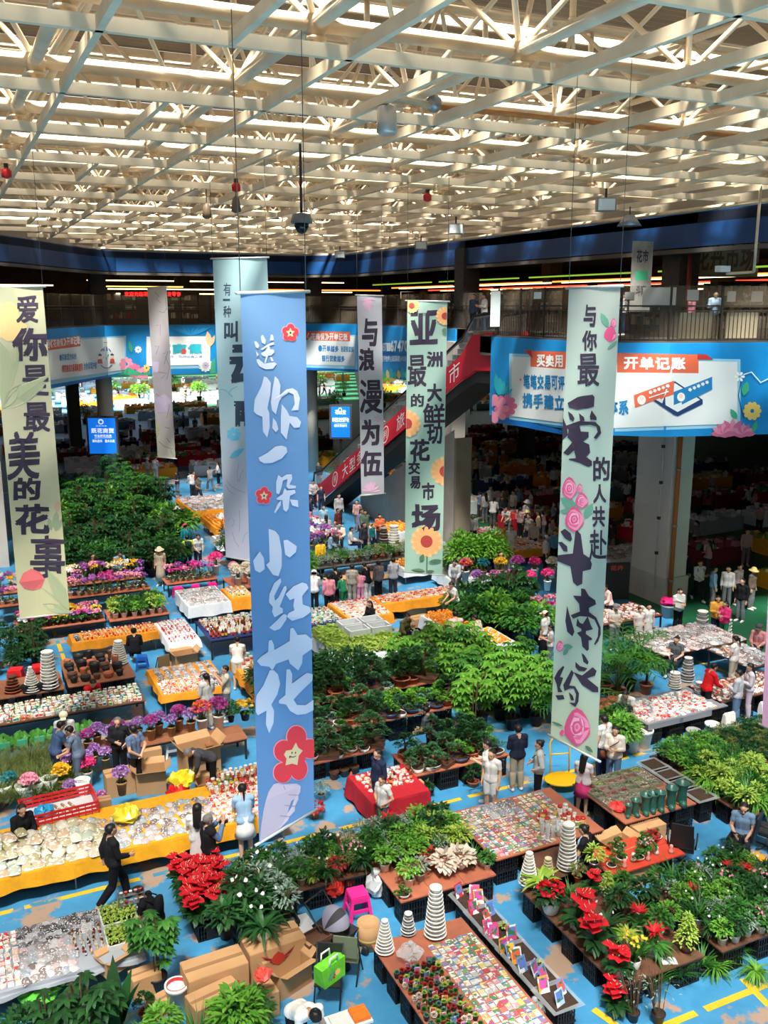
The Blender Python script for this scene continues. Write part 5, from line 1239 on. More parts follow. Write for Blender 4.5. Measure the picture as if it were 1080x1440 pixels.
for i in range(60): a = R_.uniform(0,6.28); blade(b,(.03*math.cos(a),.03*math.sin(a),.16),(math.cos(a), math.sin(a), R_.uniform(.4,1.6)), R_.uniform(.14,.28),.13,.35, prof=HEART)
f = MB(); sp = MB()
for i in range(13):
 a = R_.uniform(0,6.28); k = R_.uniform(.03,.2); p = Vector((k*math.cos(a), k*math.sin(a), R_.uniform(.38,.56))); d = Vector((math.cos(a), math.sin(a), R_.uniform(.0,.6)))
 q = p - d.normalized()*.05; blade(f, q, Vector((d.x, d.y,.25)),.15,.17,.1, prof=(.7,1.0,.85,.5,.0), fold=.05); sp.tube([tuple(p), tuple(p + d.normalized()*.03 + Vector((0,0,.045)))],[.005,.003],5); b.tube([(0,0,.16), tuple(p)],.004,4,0, False)
plant('anthurium', 'flowering plant', std_pot(.12,.17, 'round', 'white'),[('foliage', b, LF['dark'])],[('spathe', f, BL['red']),('spadix', sp, BL['cream'])])
plant('red_kalanchoe', 'flowering plant', std_pot(.11,.16, 'round', 'white'),[('foliage', bush(R_,.16,.2,90,.10,.06,.13), LF['dark'])],[('bloom', blossoms(R_,[(.15*d.x,.15*d.y,.3+.07*d.z) for d in [rdir(R_,0) for _ in range(60)]],.035), BL['red'])])
plant('red_bromeliad', 'flowering plant', std_pot(.10,.15, 'cup', 'grey'),[('foliage', grass(R_,30,.3,.05,.13,.9,.35), LF['mid'])],[('bract', grass(R_,26,.16,.035,.3,1.0,.15), BL['red'])])
plant('yellow_orchid', 'flowering plant', std_pot(.09,.15, 'round', 'white'),[('foliage', grass(R_,20,.45,.035,.12,2.4,.2), LF['mid'])],[('bloom', blossoms(R_,[(R_.uniform(-.12,.12), R_.uniform(-.12,.12), R_.uniform(.38,.55)) for _ in range(26)],.03), BL['yellow'])])
plant('topiary_cone', 'potted conifer', std_pot(.085,.10, 'bowl', 'brown'),[('foliage', None or (lambda b: [bush(R_,.12*(1-i/8)+.02,.09,46,.045,.022,.09+.04*i, b=b) for i in range(8)] and b)(MB()), LF['lime'])])
plant('pale_begonia', 'potted plant', std_pot(.10,.13, 'bowl', 'white'),[('foliage', bush(R_,.2,.26,80,.13,.11,.1, prof=HEART), LF['pale'])])
plant('red_leaf_plant', 'potted plant', std_pot(.08,.12, 'cup', 'terra'),[('foliage', bush(R_,.13,.2,70,.1,.05,.1), LF['red'])])
plant('flamingo_plant', 'potted plant', std_pot(.085,.13, 'cup', 'white'),[('foliage', bush(R_,.16,.26,100,.1,.05,.1), LF['mid'])],[('bloom', blossoms(R_,[(.13*d.x,.13*d.y,.32+.06*d.z) for d in [rdir(R_,.1) for _ in range(14)]],.03), BL['pink'])])
for k, c in (('white','white'),('purple','purple'),('magenta','magenta'),('pink','pink'),('yellow','yellow'),('cream','cream')):
 st = MB(); fp = []
 for i in range(7):
  a = R_.uniform(0,6.28); k1 = R_.uniform(.08,.2); st.tube([(0,0,.12),(k1*.5*math.cos(a),k1*.5*math.sin(a),.42),(k1*1.3*math.cos(a),k1*1.3*math.sin(a),.5)],.004,4,0, False)
  for j in range(8): q = .4 + j*.13; fp.append((k1*q*math.cos(a)+R_.uniform(-.03,.03), k1*q*math.sin(a)+R_.uniform(-.03,.03),.38+.14*math.sin(q*2)+R_.uniform(-.03,.03)))
 plant('orchid_' + k, 'orchid', std_pot(.08,.13, 'cup', 'white'),[('foliage', grass(R_,16,.22,.07,.1,.6,.2), LF['dark']),('stem', st, LF['olive'])],[('bloom', blossoms(R_, fp,.042), BL[c])])
def bunch(key, cols, potm='basket', R=.17, lf=None):
 d = [rdir(R_,-.1) for _ in range(260)]; k = len(cols); fls = []
 for i, c in enumerate(cols): fls.append(('bloom', blossoms(R_,[(q.x*R*R_.uniform(.6,1), q.y*R*R_.uniform(.6,1),.42+q.z*R*.75) for q in d[i::k]],.03, n=4), BL[c]))
 return plant(key, 'flower bunch', std_pot(.1,.26, 'cup', potm),[('stem', stems(R_,26,.13,.2,.004,.22), LF['olive'])], fls)
bunch('statice_bunch',['purple','lilac']); bunch('magenta_bunch',['magenta','purple'], 'white'); bunch('hot_pink_bunch',['hot'], 'white'); bunch('yellow_bunch',['yellow']); bunch('pink_bunch',['pink'], 'white'); bunch('teal_bunch',['teal'], 'basket'); bunch('mixed_bunch',['pink','lilac','magenta'], 'basket'); bunch('white_bunch',['white','cream'], 'white'); bunch('red_dry_bunch',['magenta','orange'], 'white')
for c, lf in (('pink','mid'),('yellow','mid'),('purple','dark'),('white','mid'),('magenta','mid')):
 plant('bedding_' + c, 'bedding plant', std_pot(.06,.09, 'cup', 'black'),[('foliage', bush(R_,.1,.12,50,.06,.03,.07), LF[lf])],[('bloom', blossoms(R_,[(.1*d.x,.1*d.y,.18+.05*d.z) for d in [rdir(R_,.1) for _ in range(36)]],.028), BL[c])])
plant('seedling', 'seedling', std_pot(.045,.06, 'cup', 'black'),[('foliage', bush(R_,.06,.08,34,.05,.025,.05), LF['lime'])])
plant('lettuce_plant', 'seedling', std_pot(.06,.07, 'cup', 'white'),[('foliage', bush(R_,.09,.1,44,.08,.05,.05), LF['lime'])])
s_ = MB()
for k in range(4):
 for i in range(9): a = i*2*math.pi/9 + k*.35; blade(s_,(0,0,.07+.006*k),(math.cos(a), math.sin(a),.35+.4*k),.055-.009*k,.024,0, prof=(.5,1,.9,0))
for i,(c, pm) in enumerate((('blueg','black'),('pale','white'),('red','black'),('mid','terra'),('lime','black'))): plant('succulent' + ('','_pale','_red','_green','_lime')[i], 'succulent', std_pot(.042,.07, 'cup', pm),[('rosette', s_, LF[c])])
b = MB()
for i in range(11):
 a = R_.uniform(0,6.28); blade(b,(.05*math.cos(a),.05*math.sin(a),.3),(math.cos(a)*.5, math.sin(a)*.5,1.6), R_.uniform(.7,1.1),.26,.12, prof=(.35,.9,1,.85,.45,0))
plant('banana_plant', 'potted plant', std_pot(.17,.26,'cup','black'),[('foliage', b, LF['dark'])])
plant('tall_strappy_plant', 'potted plant', std_pot(.15,.24,'cup','black'),[('foliage', grass(R_,90,.85,.03,.2,2.2,.22,.08), LF['mid'])])
plant('wispy_plant', 'potted plant', std_pot(.12,.2,'cup','black'),[('foliage', grass(R_,190,.7,.012,.16,1.6,.22,.14), LF['olive'])])
plant('dracaena', 'potted plant', std_pot(.14,.22,'cup','terra'),[('foliage', up_(grass(R_,70,.5,.045,0,.9,.4),.75), LF['bright']),('trunk', MB().tube([(0,0,.2),(.02,0,.55),(0,0,.78)],.028,7), BARK)])
plant('bare_branch_plant', 'potted plant', std_pot(.10,.16,'cup','black'),[('stem', stems(R_,16,.35,.7,.006,.14), BARK),('foliage', bush(R_,.3,.5,40,.06,.02,.25), LF['grey'])])
KEYMAT = {}
def grow(key, x, y, z, label, group=None, s=1.0, pot=None, rz=None, cat=None):
 o = dup(PLANT[key],(x, y, z), R_.uniform(0,6.28) if rz is None else rz, s, label, group, cat,{'pot': POT[pot]} if pot else None)
 return o
def free(x, y, m=.3): return not any(a-m < x < c+m and b-m < y < d+m for a, b, c, d in OCC)
def fill(r, x0, y0, x1, y1, z, keys, step, label, group, s=(.85,1.15), pots=None, jit=.3, top=None):
 """plants set out in rows over a rectangle"""
 nx = max(1, int((x1-x0)/step+.5)); ny = max(1, int((y1-y0)/step+.5)); n = 0
 for i in range(nx):
  for j in range(ny):
   x = x0 + (i+.5)*(x1-x0)/nx + r.uniform(-jit,jit)*step*.5; y = y0 + (j+.5)*(y1-y0)/ny + r.uniform(-jit,jit)*step*.5
   k = r.choice(keys)
   if z < .05:
    if not free(x, y,.25): continue
    OCC.append((x-.35, y-.35, x+.35, y+.35))
   grow(k, x, y, z, label, group, r.uniform(*s), r.choice(pots) if pots else None); n += 1
 return n
# ================================================================== goods and furniture
WOODP = mat('plank_brown',(150,98,70),.6, var=.18, vscale=3); WOODD = mat('plank_dark',(104,70,52),.6, var=.2, vscale=3); WOODR = mat('plank_red',(170,100,74),.6, var=.15, vscale=3)
CARD = mat('cardboard',(190,148,104),.8, var=.08, vscale=3); CARDD = mat('cardboard_inner',(150,112,76),.85); BLACKP = mat('black_plastic',(26,26,28),.45); REDP = mat('red_plastic',(206,36,38),.4); PINKPL = mat('pink_plastic',(232,40,140),.35); BLUEPL = mat('blue_plastic',(36,96,190),.4); WHITEPL = mat('white_plastic',(232,234,234),.35); FOAM = mat('white_foam',(206,210,212),.7)
TCL = {'yellow': mat('cloth_yellow',(236,166,26),.75, var=.08), 'white': mat('cloth_white',(226,230,232),.8, var=.05), 'orange': mat('cloth_orange',(236,150,30),.75, var=.08), 'red': mat('cloth_red',(176,24,40),.8, var=.1), 'grey': mat('cloth_grey',(150,156,164),.7), 'navy': mat('cloth_navy',(34,44,96),.8), 'maroon': mat('cloth_maroon',(120,30,44),.8)}
# a black lattice crate, with rim, lattice sides and floor
t = link('crate', None); t['category'] = 'crate'
b = MB()
for s in (-1,1):
 for i in range(9): b.box(-.24+i*.0575, s*.17-.006,.02,-.22+i*.0575, s*.17+.006,.24)
 for i in range(7): b.box(s*.25-.006,-.16+i*.0515,.02, s*.25+.006,-.14+i*.0515,.24)
 for z in (.08,.15): b.box(-.25, s*.17-.005, z,.25, s*.17+.005, z+.012); b.box(s*.25-.005,-.17, z, s*.25+.005,.17, z+.012)
b.build('lattice', BLACKP, t); MB().box(-.25,-.17,0,.25,.17,.02).build('bottom', BLACKP, t)
b = MB(); [b.box(-.265, s*.17-.012,.235,.265, s*.17+.012,.265) for s in (-1,1)]; [b.box(s*.25-.012,-.17,.235, s*.25+.012,.17,.265) for s in (-1,1)]; b.build('rim', BLACKP, t)
CRATE = t
# an open cardboard box with flaps
def box_proto(open_=True):
 t = link('cardboard_box', None); t['category'] = 'box'; b = MB(); w = .012
 for s in (-1,1): b.box(-.3, s*.2-w/2,0,.3, s*.2+w/2,.4); b.box(s*.3-w/2,-.2,0, s*.3+w/2,.2,.4)
 b.box(-.3,-.2,0,.3,.2,.015); b.build('carton', CARD, t)
 if open_:
  for s in (-1,1):
   MB().add([(-.3,s*.2,.4),(.3,s*.2,.4),(.3,s*.36,.46),(-.3,s*.36,.46),(-.3,s*.2,.408),(.3,s*.2,.408),(.3,s*.36,.468),(-.3,s*.36,.468)],[(0,1,2,3),(4,7,6,5),(0,4,5,1),(1,5,6,2),(2,6,7,3),(3,7,4,0)]).build('flap', CARD, t)
   MB().add([(s*.3,-.2,.4),(s*.3,.2,.4),(s*.42,.2,.50),(s*.42,-.2,.50),(s*.3,-.2,.408),(s*.3,.2,.408),(s*.42,.2,.508),(s*.42,-.2,.508)],[(0,1,2,3),(4,7,6,5),(0,4,5,1),(1,5,6,2),(2,6,7,3),(3,7,4,0)]).build('flap', CARD, t)
 else:
  MB().box(-.3,-.2,.395,.3,-.003,.405).build('flap', CARD, t); MB().box(-.3,.003,.395,.3,.2,.405).build('flap', CARD, t); MB().box(-.3,-.03,.404,.3,.03,.407).build('tape', CARDD, t)
 return t
BOXO, BOXC = box_proto(True), box_proto(False)
def carton(x, y, z, rz, s, label, group=None, open_=False, mats=None): return dup(BOXO if open_ else BOXC,(x, y, z), rz, s, label, group, 'box', mats)
# plastic stool
def stool_proto(m):
 t = link('plastic_stool', None); t['category'] = 'stool'
 MB().box(-.15,-.15,.43,.15,.15,.46).build('seat', m, t)
 for sx in (-1,1):
  for sy in (-1,1): b = MB(); b.add([(sx*.19-.025,sy*.19-.025,0),(sx*.19+.025,sy*.19-.025,0),(sx*.19+.025,sy*.19+.025,0),(sx*.19-.025,sy*.19+.025,0),(sx*.13-.025,sy*.13-.025,.44),(sx*.13+.025,sy*.13-.025,.44),(sx*.13+.025,sy*.13+.025,.44),(sx*.13-.025,sy*.13+.025,.44)],[(0,3,2,1),(4,5,6,7),(0,1,5,4),(1,2,6,5),(2,3,7,6),(3,0,4,7)]); b.build('leg', m, t)
 b = MB()
 for s in (-1,1): b.box(-.16, s*.16-.012,.16,.16,s*.16+.012,.22); b.box(s*.16-.012,-.16,.16,s*.16+.012,.16,.22)
 for s in (-1,1): b.box(-.14, s*.145-.012,.34,.14,s*.145+.012,.43); b.box(s*.145-.012,-.14,.34,s*.145+.012,.14,.43)
 b.build('brace', m, t); return t
STOOL = stool_proto(PINKPL)
def stool(x, y, label, m, z=0, s=1, group=None): return dup(STOOL,(x, y, z), R_.uniform(-.3,.3), s, label, group, 'stool',{'seat': m, 'leg': m, 'brace': m})
def folding_chair(x, y, rz, label, m):
 t = thing('folding_chair', label, 'chair',(x, y,0), rz)
 MB().box(-.21,-.2,.42,.21,.2,.45).build('seat', m, t); b = MB(); b.box(-.21,-.25,.55,.21,-.22,.95); b.build('backrest', m, t)
 for s in (-1,1): MB().tube([(s*.22,.2,0),(s*.22,-.05,.44),(s*.22,-.25,.95)],.014,6).build('leg', M_DARKM, t); MB().tube([(s*.19,-.26,0),(s*.19,.15,.44)],.014,6).build('leg', M_DARKM, t)
 return t
# tables
OCC = [(x-.6, y-.6, x+.6, y+.6) for x, y in ((9,76.6),(24.5,76.6),(40,76.6),(40,60),(40,44),(40,29),(55,29),(55,44),(55,60),(55,76.6),(23.3,62.2),(9.1,61.1),(24.3,43.3),(25.35,28.3))] + [(19.3,36,24.2,54)] + [(28+i*.84,63.5+i*2,29.6+i*.84,66+i*2) for i in range(52)]
def plank_table(x0, y0, x1, y1, z, label, m, sup='crate', glabel='', boards=2, along='y'):
 """boards laid on black crates; returns nothing to hold on to"""
 OCC.append((x0, y0, x1, y1)); t = thing('plank_table', label, 'table',((x0+x1)/2,(y0+y1)/2,0)); w, d = (x1-x0)/2,(y1-y0)/2
 n = boards
 for i in range(n):
  if along == 'y': MB().box(-w+.004,-d+2*d*i/n+.004, z-.03, w-.004,-d+2*d*(i+1)/n-.004, z).build('board', m, t)
  else: MB().box(-w+2*w*i/n+.004,-d+.004, z-.03,-w+2*w*(i+1)/n-.004, d-.004, z).build('board', m, t)
 if sup == 'crate':
  k = max(1, int((z-.03)/.265)); sc = (z-.03)/(k*.265); gl = 'black lattice crate stacked under ' + glabel; gr = 'crates under ' + glabel
  nx, ny = max(1, int((x1-x0)/.62)), max(1, int((y1-y0)/.5))
  for i in range(nx):
   for j in range(ny):
    if 0 < i < nx-1 and 0 < j < ny-1: continue
    if nx > 3 and ny > 3 and (i*j) % 2 and i not in (0,): continue
    for q in range(k): dup(CRATE,(x0+.3+(x1-x0-.6)*(i/(nx-1) if nx > 1 else .5), y0+.2+(y1-y0-.4)*(j/(ny-1) if ny > 1 else .5), q*.265*sc),0,(1,1,sc), gl, gr)
 else:
  for sx in (-1,1):
   for sy in (-1,1): MB().box(sx*(w-.06)-.025, sy*(d-.06)-.025,0, sx*(w-.06)+.025, sy*(d-.06)+.025, z-.03).build('leg', M_DARKM, t)
  b = MB(); b.box(-w+.04,-d+.04,z-.09,w-.04,-d+.07,z-.03); b.box(-w+.04,d-.07,z-.09,w-.04,d-.04,z-.03); b.build('apron_rail', M_DARKM, t)
 return t
def cloth_table(x0, y0, x1, y1, z, label, clabel, cm, drop=.3, folding=False):
 OCC.append((x0, y0, x1, y1)); t = thing('stall_table', label, 'table',((x0+x1)/2,(y0+y1)/2,0)); w, d = (x1-x0)/2,(y1-y0)/2
 MB().box(-w+.02,-d+.02,z-.035,w-.02,d-.02,z-.012).build('tabletop', WOODD, t)
 n = max(2, int(w/1.0)+1) if w > d else 2; m = max(2, int(d/1.0)+1) if d >= w else 2
 for i in range(n):
  for j in range(m):
   x = -w+.1+(2*w-.2)*i/(n-1); y = -d+.1+(2*d-.2)*j/(m-1)
   MB().tube([(x,y,0),(x,y,z-.035)],.016,6).build('leg', M_GALV, t)
 c = thing('tablecloth', clabel, 'tablecloth',((x0+x1)/2,(y0+y1)/2,0)); b = MB(); vs = []; fs = []
 # the top and the hanging sides with soft folds
 per = []; stp = .14
 for (ax, ay),(bx, by) in (((-w,-d),(w,-d)),((w,-d),(w,d)),((w,d),(-w,d)),((-w,d),(-w,-d))):
  L_ = math.hypot(bx-ax, by-ay); k = max(2, int(L_/stp))
  for i in range(k): per.append((ax+(bx-ax)*i/k, ay+(by-ay)*i/k))
 N = len(per); r = random.Random(int(w*100+d*37))
 for lev,(dz, out) in enumerate(((0,0),(-.05,.012),(-drop*.6,.03),(-drop,.045))):
  for i,(x, y) in enumerate(per):
   q = out*(1+.6*math.sin(i*1.3)+.3*math.sin(i*.47)); nx = (1 if x >= w-1e-6 else -1 if x <= -w+1e-6 else 0); ny = (1 if y >= d-1e-6 else -1 if y <= -d+1e-6 else 0)
   vs.append((x+nx*q, y+ny*q, z+dz+(.02*math.sin(i*.8) if lev == 3 else 0)))
 for lev in range(3):
  for i in range(N): fs.append((lev*N+i,(lev+1)*N+i,(lev+1)*N+(i+1)%N, lev*N+(i+1)%N))
 fs.append(tuple(range(N))); b.add(vs, fs,0, False); b.build('cloth', cm, c)
 return t
# small goods
M_PACK = ramp_mat('seed_packet_print',['b04844','4c8058','c8949c','8aa4b0','a85470','74986c','c09868','aab2b2','547c64','b87064','84749c','64908a','bcc0bc','c4b868'],.35, 'object', patch=('d2d2cc',15,.56))
def one(name, cat, b, m, parts=()):
 t = b.build(name, m); t['category'] = cat
 for nm, pb, pm in parts: pb.build(nm, pm, t)
 return t
G = {}
def bag_mesh(w, d, h):
 b = MB(); n = 8
 b.add([(x*w*(1-.1*abs(y)), y*d*(1-.05*abs(x)),.008 + h*(1-x**4)*(1-y**4)*(1+.25*math.sin(5*x+3*y))) for y in [-1,-.8,0,.8,1] for x in [-1,-.8,0,.8,1]],[(r*5+c, r*5+c+1,(r+1)*5+c+1,(r+1)*5+c) for r in range(4) for c in range(4)],0, True); b.box(-w*.7,-d*.85,-.004,w*.7,d*.85,.006); return b
G['packet'] = one('seed_packet', 'seed packet', MB().box(-.05,-.068,0,.05,.068,.008), M_PACK,[('label_strip', MB().box(-.045,.03,.008,.045,.058,.0095), ramp_mat('packet_strip',['d8403c','f0efe8','2f8f4a','e8e8e0','f0d060','3a70b0'],.4))])
G['bag'] = one('plastic_bag', 'bag', bag_mesh(.11,.15,.07), ramp_mat('filled_bag',['bcb49c','aca482','c8c2b0','9c946c','b4a890','a4ac9c','b89c80'],.25, spec=.6, patch=('dcd8cc',16,.56)),[('seal', MB().box(-.07,-.155,.0,.07,-.13,.012), WHITEPL)])
G['darkbag'] = one('plastic_bag', 'bag', bag_mesh(.10,.12,.06), ramp_mat('dark_bag',['3c3c40','6a6a70','8a8a90','50484a','a8a8ac'],.2, spec=.7, patch=('d8d8d8',30,.6)),[('seal', MB().box(-.06,-.125,.0,.06,-.1,.01), WHITEPL)])
G['jar'] = one('glass_jar', 'jar', MB().lathe([(.04,0),(.042,.02),(.042,.10),(.034,.12)],12), ramp_mat('jar_fill',['b03028','d8d4cc','c8a060','c04838','e0d8c8','7a9a50','d86a30'],.2, patch=('f2efe8',18,.55)),[('lid', MB().lathe([(.036,.12),(.037,.145)],12), ramp_mat('jar_lid',['c8302c','e0e0dc','d8b040','e8e8e8'],.35))])
G['cup'] = one('paper_cup', 'cup', MB().lathe([(.026,0),(.035,.07),(.037,.07),(.03,.065)],10), ramp_mat('cup_white',['f0f0ec','e8d8d8','f4f4f4','e6a0a0','eceff0','d84848'],.4),[('filling', MB().lathe([(.001,.06),(.029,.055)],10, close=False), ramp_mat('cup_fill',['d84040','e88090','f0f0f0','c03040','b8a0a0'],.5))])
G['trinket'] = one('trinket_pack', 'ornament', MB().box(-.045,-.05,0,.045,.05,.03), ramp_mat('trinket',['e8e4e0','d8685c','e8b0a8','c8c8cc','b84038','f0ece8','88a098','d8b070'],.3, patch=('f2f2f0',26,.55)),[('wrapper', MB().box(-.03,-.03,.03,.03,.03,.042), ramp_mat('wrap',['f0f0f0','e8c0b8','d04840','c8d0d8'],.2))])
G['boxed'] = one('seed_box', 'boxed goods', MB().box(-.05,-.035,0,.05,.035,.09), ramp_mat('box_print',['e8e8e0','48a060','d8d8c8','e89048','70b890','c84848','f0f0ea','58a0b8','b8c870'],.35, patch=('f0f0ec',20,.5)),[('label_strip', MB().box(-.04,-.037,.02,.04,-.035,.07), ramp_mat('packet_strip',['d8403c'],.4))])
G['orange'] = one('orange_fruit', 'orange', MB().lathe([(.0005,0),(.03,.008),(.042,.04),(.03,.072),(.0005,.078)],12), ramp_mat('orange_skin',['f08c1c','f4a028','ec7c14','f8b040'],.45),[('stem', MB().lathe([(.006,.076),(.004,.082)],6), LF['mid'])])
G['bottle'] = one('bottle', 'bottle', MB().lathe([(.035,0),(.036,.14),(.015,.18),(.014,.21)],12), ramp_mat('bottle_glass',['5a2a20','3a3030','c8c8c0','e0e0dc','6a3028','d8d0c0'],.15),[('cap', MB().lathe([(.016,.21),(.016,.235)],8), ramp_mat('jar_lid',['c8302c'],.35)),('label', MB().lathe([(.037,.04),(.037,.11)],12, close=False), ramp_mat('bottle_label',['f0ece0','d8a040','e8e8e8','c04030'],.5))])
G['greybag'] = one('wrapped_parcel', 'parcel', bag_mesh(.095,.115,.05), ramp_mat('grey_wrap',['a8a4a8','98908c','c4c0c0','8a8280','c0a8a8','9ca4ac','786a68'],.25, spec=.6, patch=('dcdcdc',24,.6)),[('tie', MB().box(-.05,.09,.0,.05,.12,.012), ramp_mat('tie',['d0d0d0','b84040','c8a070','a0a0a8']))])
G['scart'] = one('plant_card', 'plant card', MB().box(-.06,-.002,0,.06,.002,.17), ramp_mat('card_print',['d84c78','e8a040','c83848','7890d0','e87090','b0c8e0','e0c050'],.35, patch=('dfe8ea',13,.55)),[('photo', MB().box(-.045,-.004,.05,.045,-.002,.15), ramp_mat('card_photo',['d83858','e8c040','d85890','e06040','c850a0','6080c8'],.35, patch=('3c7a50',16,.55)))])
PEND = {}
def pile(r, key, x0, y0, x1, y1, z, sx, sy, label, group, jit=.15, rot=.2, s=(.9,1.1), skip=0.0, maxn=999):
 """goods to be laid out in rows and columns, one object each"""
 nx = max(1, int((x1-x0)/sx)); ny = max(1, int((y1-y0)/sy)); n = 0
 for j in range(ny):
  for i in range(nx):
   if n >= maxn or r.random() < skip: continue
   p = (x0+(i+.5)*(x1-x0)/nx + r.uniform(-jit,jit)*sx, y0+(j+.5)*(y1-y0)/ny + r.uniform(-jit,jit)*sy, z); n += 1
   PEND.setdefault(key,[]).append((math.hypot(p[0], p[1]), p, r.uniform(-rot,rot), r.uniform(*s), label, group))
def set_out():
 """the 290 nearest of each kind as single things, the rest further off as one mass"""
 for key, L_ in PEND.items():
  L_.sort(key=lambda q: q[0])
  for d, p, a, s, lb, gp in L_[:290]: dup(G[key], p, a, s, lb, gp)
  if len(L_) > 290:
   b = MB(); src = [G[key]] + kids_of(G[key]); mats = []
   geo = [([tuple(v.co) for v in o.data.vertices],[tuple(f.vertices) for f in o.data.polygons]) for o in src]
   for o in src:
    nm = o.data.materials[0].name; mats.append(RAMPS.get(nm) and ramp_mat(nm + '_mass',*RAMPS[nm]) or o.data.materials[0])
   for d, p, a, s, lb, gp in L_[290:]:
    ca, sa = math.cos(a)*s, math.sin(a)*s
    for mi,(vs, fs) in enumerate(geo): b.add([(p[0]+x*ca-y*sa, p[1]+x*sa+y*ca, p[2]+z*s) for x, y, z in vs], fs, mi, mi == 0 and len(vs) > 20)
   cat = G[key]['category']; tag(b.build(G[key].name.split('.')[0] + '_mass', mats), 'remaining %s goods heaped on the stall tables further off' % cat, cat, None, 'stuff')
POTRING = one('stacked_pot', 'flower pot', MB().lathe([(.70,0),(.94,.75),(1.0,.76),(1.0,1.0),(.9,1.0),(.86,.7)],20), POT['white'],[('rim', MB().lathe([(1.005,.8),(1.03,.84),(1.03,.98),(1.0,1.0)],20, close=False), POT['white'])])
def pot_tower(x, y, z, h, r0, r1, n, label, group, m='white', m2=None):
 """nested pots, largest at the bottom, each turned over the next"""
 for i in range(n):
  t_ = i/max(n-1,1); rr = r0 + (r1-r0)*t_
  o = dup(POTRING,(x, y, z + h*i/n), i*.7,(rr, rr, h/n*.97), label, group, 'flower pot',{'': POT[m2] if m2 and i % 2 else POT[m], 'rim': POT[m2] if m2 and i % 2 else POT[m]})
# ================================================================== the stalls
r = random.Random(5)
def H(x, y, z=1.64): return at(x, y, z)
# ---- seed packet table in the foreground, with succulents and towers of nested pots
plank_table(5.9,9.6,7.72,13.2,.55, 'low table crowded with succulents, pot towers and a grid of seed packets at bottom centre', WOODR, glabel='the bottom-centre seed packet table')
pile(r, 'packet',6.78,9.8,7.68,12.75,.55,.112,.145, 'small printed seed packet in the grid on the bottom-centre table', 'seed packets on the bottom-centre table',.06,.08)
lbl = 'tiny potted succulent among the packed pots at the left of the bottom-centre table'
for i in range(8):
 for j in range(15):
  k = r.choice(['succulent','succulent_pale','succulent_red','succulent_green','succulent_lime'])
  grow(k,5.97+i*.098+r.uniform(-.015,.015),10.1+j*.155+r.uniform(-.02,.02),.55, lbl, 'succulents on the bottom-centre table', r.uniform(1.0,1.35))
  if (i + j) % 4 == 0: dup(G['scart'],(6.0+i*.098,10.16+j*.155,.56), r.uniform(-.5,.2),.85, 'small plant card stuck among the succulents of the bottom-centre table', 'plant cards among the succulents')
def towerpx(px_, py_, z, h, r0, r1, n, lb, gp, m='white', m2=None):
 x, y = at(px_, py_, z); pot_tower(x, y, z, h, r0, r1, n, lb, gp, m, m2)
towerpx(612,1316,.55,.98,.20,.11,13, 'white pot nested in the tallest tower on the bottom-centre table', 'tall white pot tower, bottom centre')
towerpx(541,1338,.55,.62,.17,.06,11, 'white pot nested in the tapering tower at the left edge of the bottom-centre table', 'tapering pot tower, bottom centre')
towerpx(574,1313,.55,.42,.14,.07,8, 'grey pot nested in the short striped tower on the bottom-centre table', 'grey pot tower, bottom centre', 'grey', 'white')
t = thing('plastic_bag', 'crumpled clear plastic bag lying beside the pot towers at bottom centre', 'bag',(6.35,12.55,.6)); 
def crumple(R, n, sd, fl=.6):
 q = random.Random(sd); b = MB(); b.lathe([(max(.001, R*math.sin(math.pi*i/8)), R*fl*(1-math.cos(math.pi*i/8))) for i in range(9)],14)
 b.v = [(x*(1+q.uniform(-.28,.28)), y*(1+q.uniform(-.28,.28)), z*(1+q.uniform(-.25,.25))) for x, y, z in b.v]; b.smooth = [False]*len(b.f); return b
M_FILM = clear_mat('plastic_film',(214,220,222),.34,.12)
crumple(.2,0,3).build('film', M_FILM, t); MB().lathe([(.02,.2),(.05,.3),(.03,.33)],8).build('knot', M_FILM, t)
# ---- row of black crates lined with film, full of soil, bulbs and picture cards
for i in range(6):
 y = 10.75 + i*.56
 dup(CRATE,(8.12, y,.265), math.pi/2,1, 'black crate holding soil in the long row right of the seed packets', 'soil crates, bottom row'); dup(CRATE,(8.12, y,0), math.pi/2,1, 'black crate at the base of the long row right of the seed packets', 'base crates, bottom row')
 t = thing('soil_liner', 'film liner of soil and bulbs in the crate row right of the seed packets', 'liner',(8.12, y,.53),0, 'film liners in the crate row')
 MB().add([(-.2,-.27,0),(.2,-.27,0),(.2,.27,0),(-.2,.27,0),(-.25,-.31,.07),(.26,-.30,.08),(.25,.31,.07),(-.26,.30,.08),(-.3,-.33,.03),(.31,-.33,.02),(.3,.33,.03),(-.31,.33,.02)],[(0,1,5,4),(1,2,6,5),(2,3,7,6),(3,0,4,7),(4,5,9,8),(5,6,10,9),(6,7,11,10),(7,4,8,11)]).build('film', M_FILM, t); MB().box(-.22,-.28,.0,.22,.28,.045).build('soil', SOIL, t)
 for j in range(3):
  o = dup(G['scart'],(8.0+r.uniform(-.1,.25), y-.2+j*.17,.57), r.uniform(-.5,.7),1.6, 'picture card of a flower standing in the soil crates', 'picture cards in the soil crates'); o.rotation_euler = (r.uniform(-.5,-.2),0, o.rotation_euler[2])
 if i % 2: grow('seedling',8.2, y+.1,.57, 'green seedling sprouting in the soil crate row', 'seedlings in the crate row',1.1)
t = thing('plastic_bag', 'knotted white plastic bag hanging at the near end of the soil crates', 'bag',(7.78,10.9,.14)); crumple(.16,0,8,1.0).build('film', M_FILM, t); MB().lathe([(.02,.3),(.06,.4),(.02,.43)],8).build('knot', M_FILM, t)
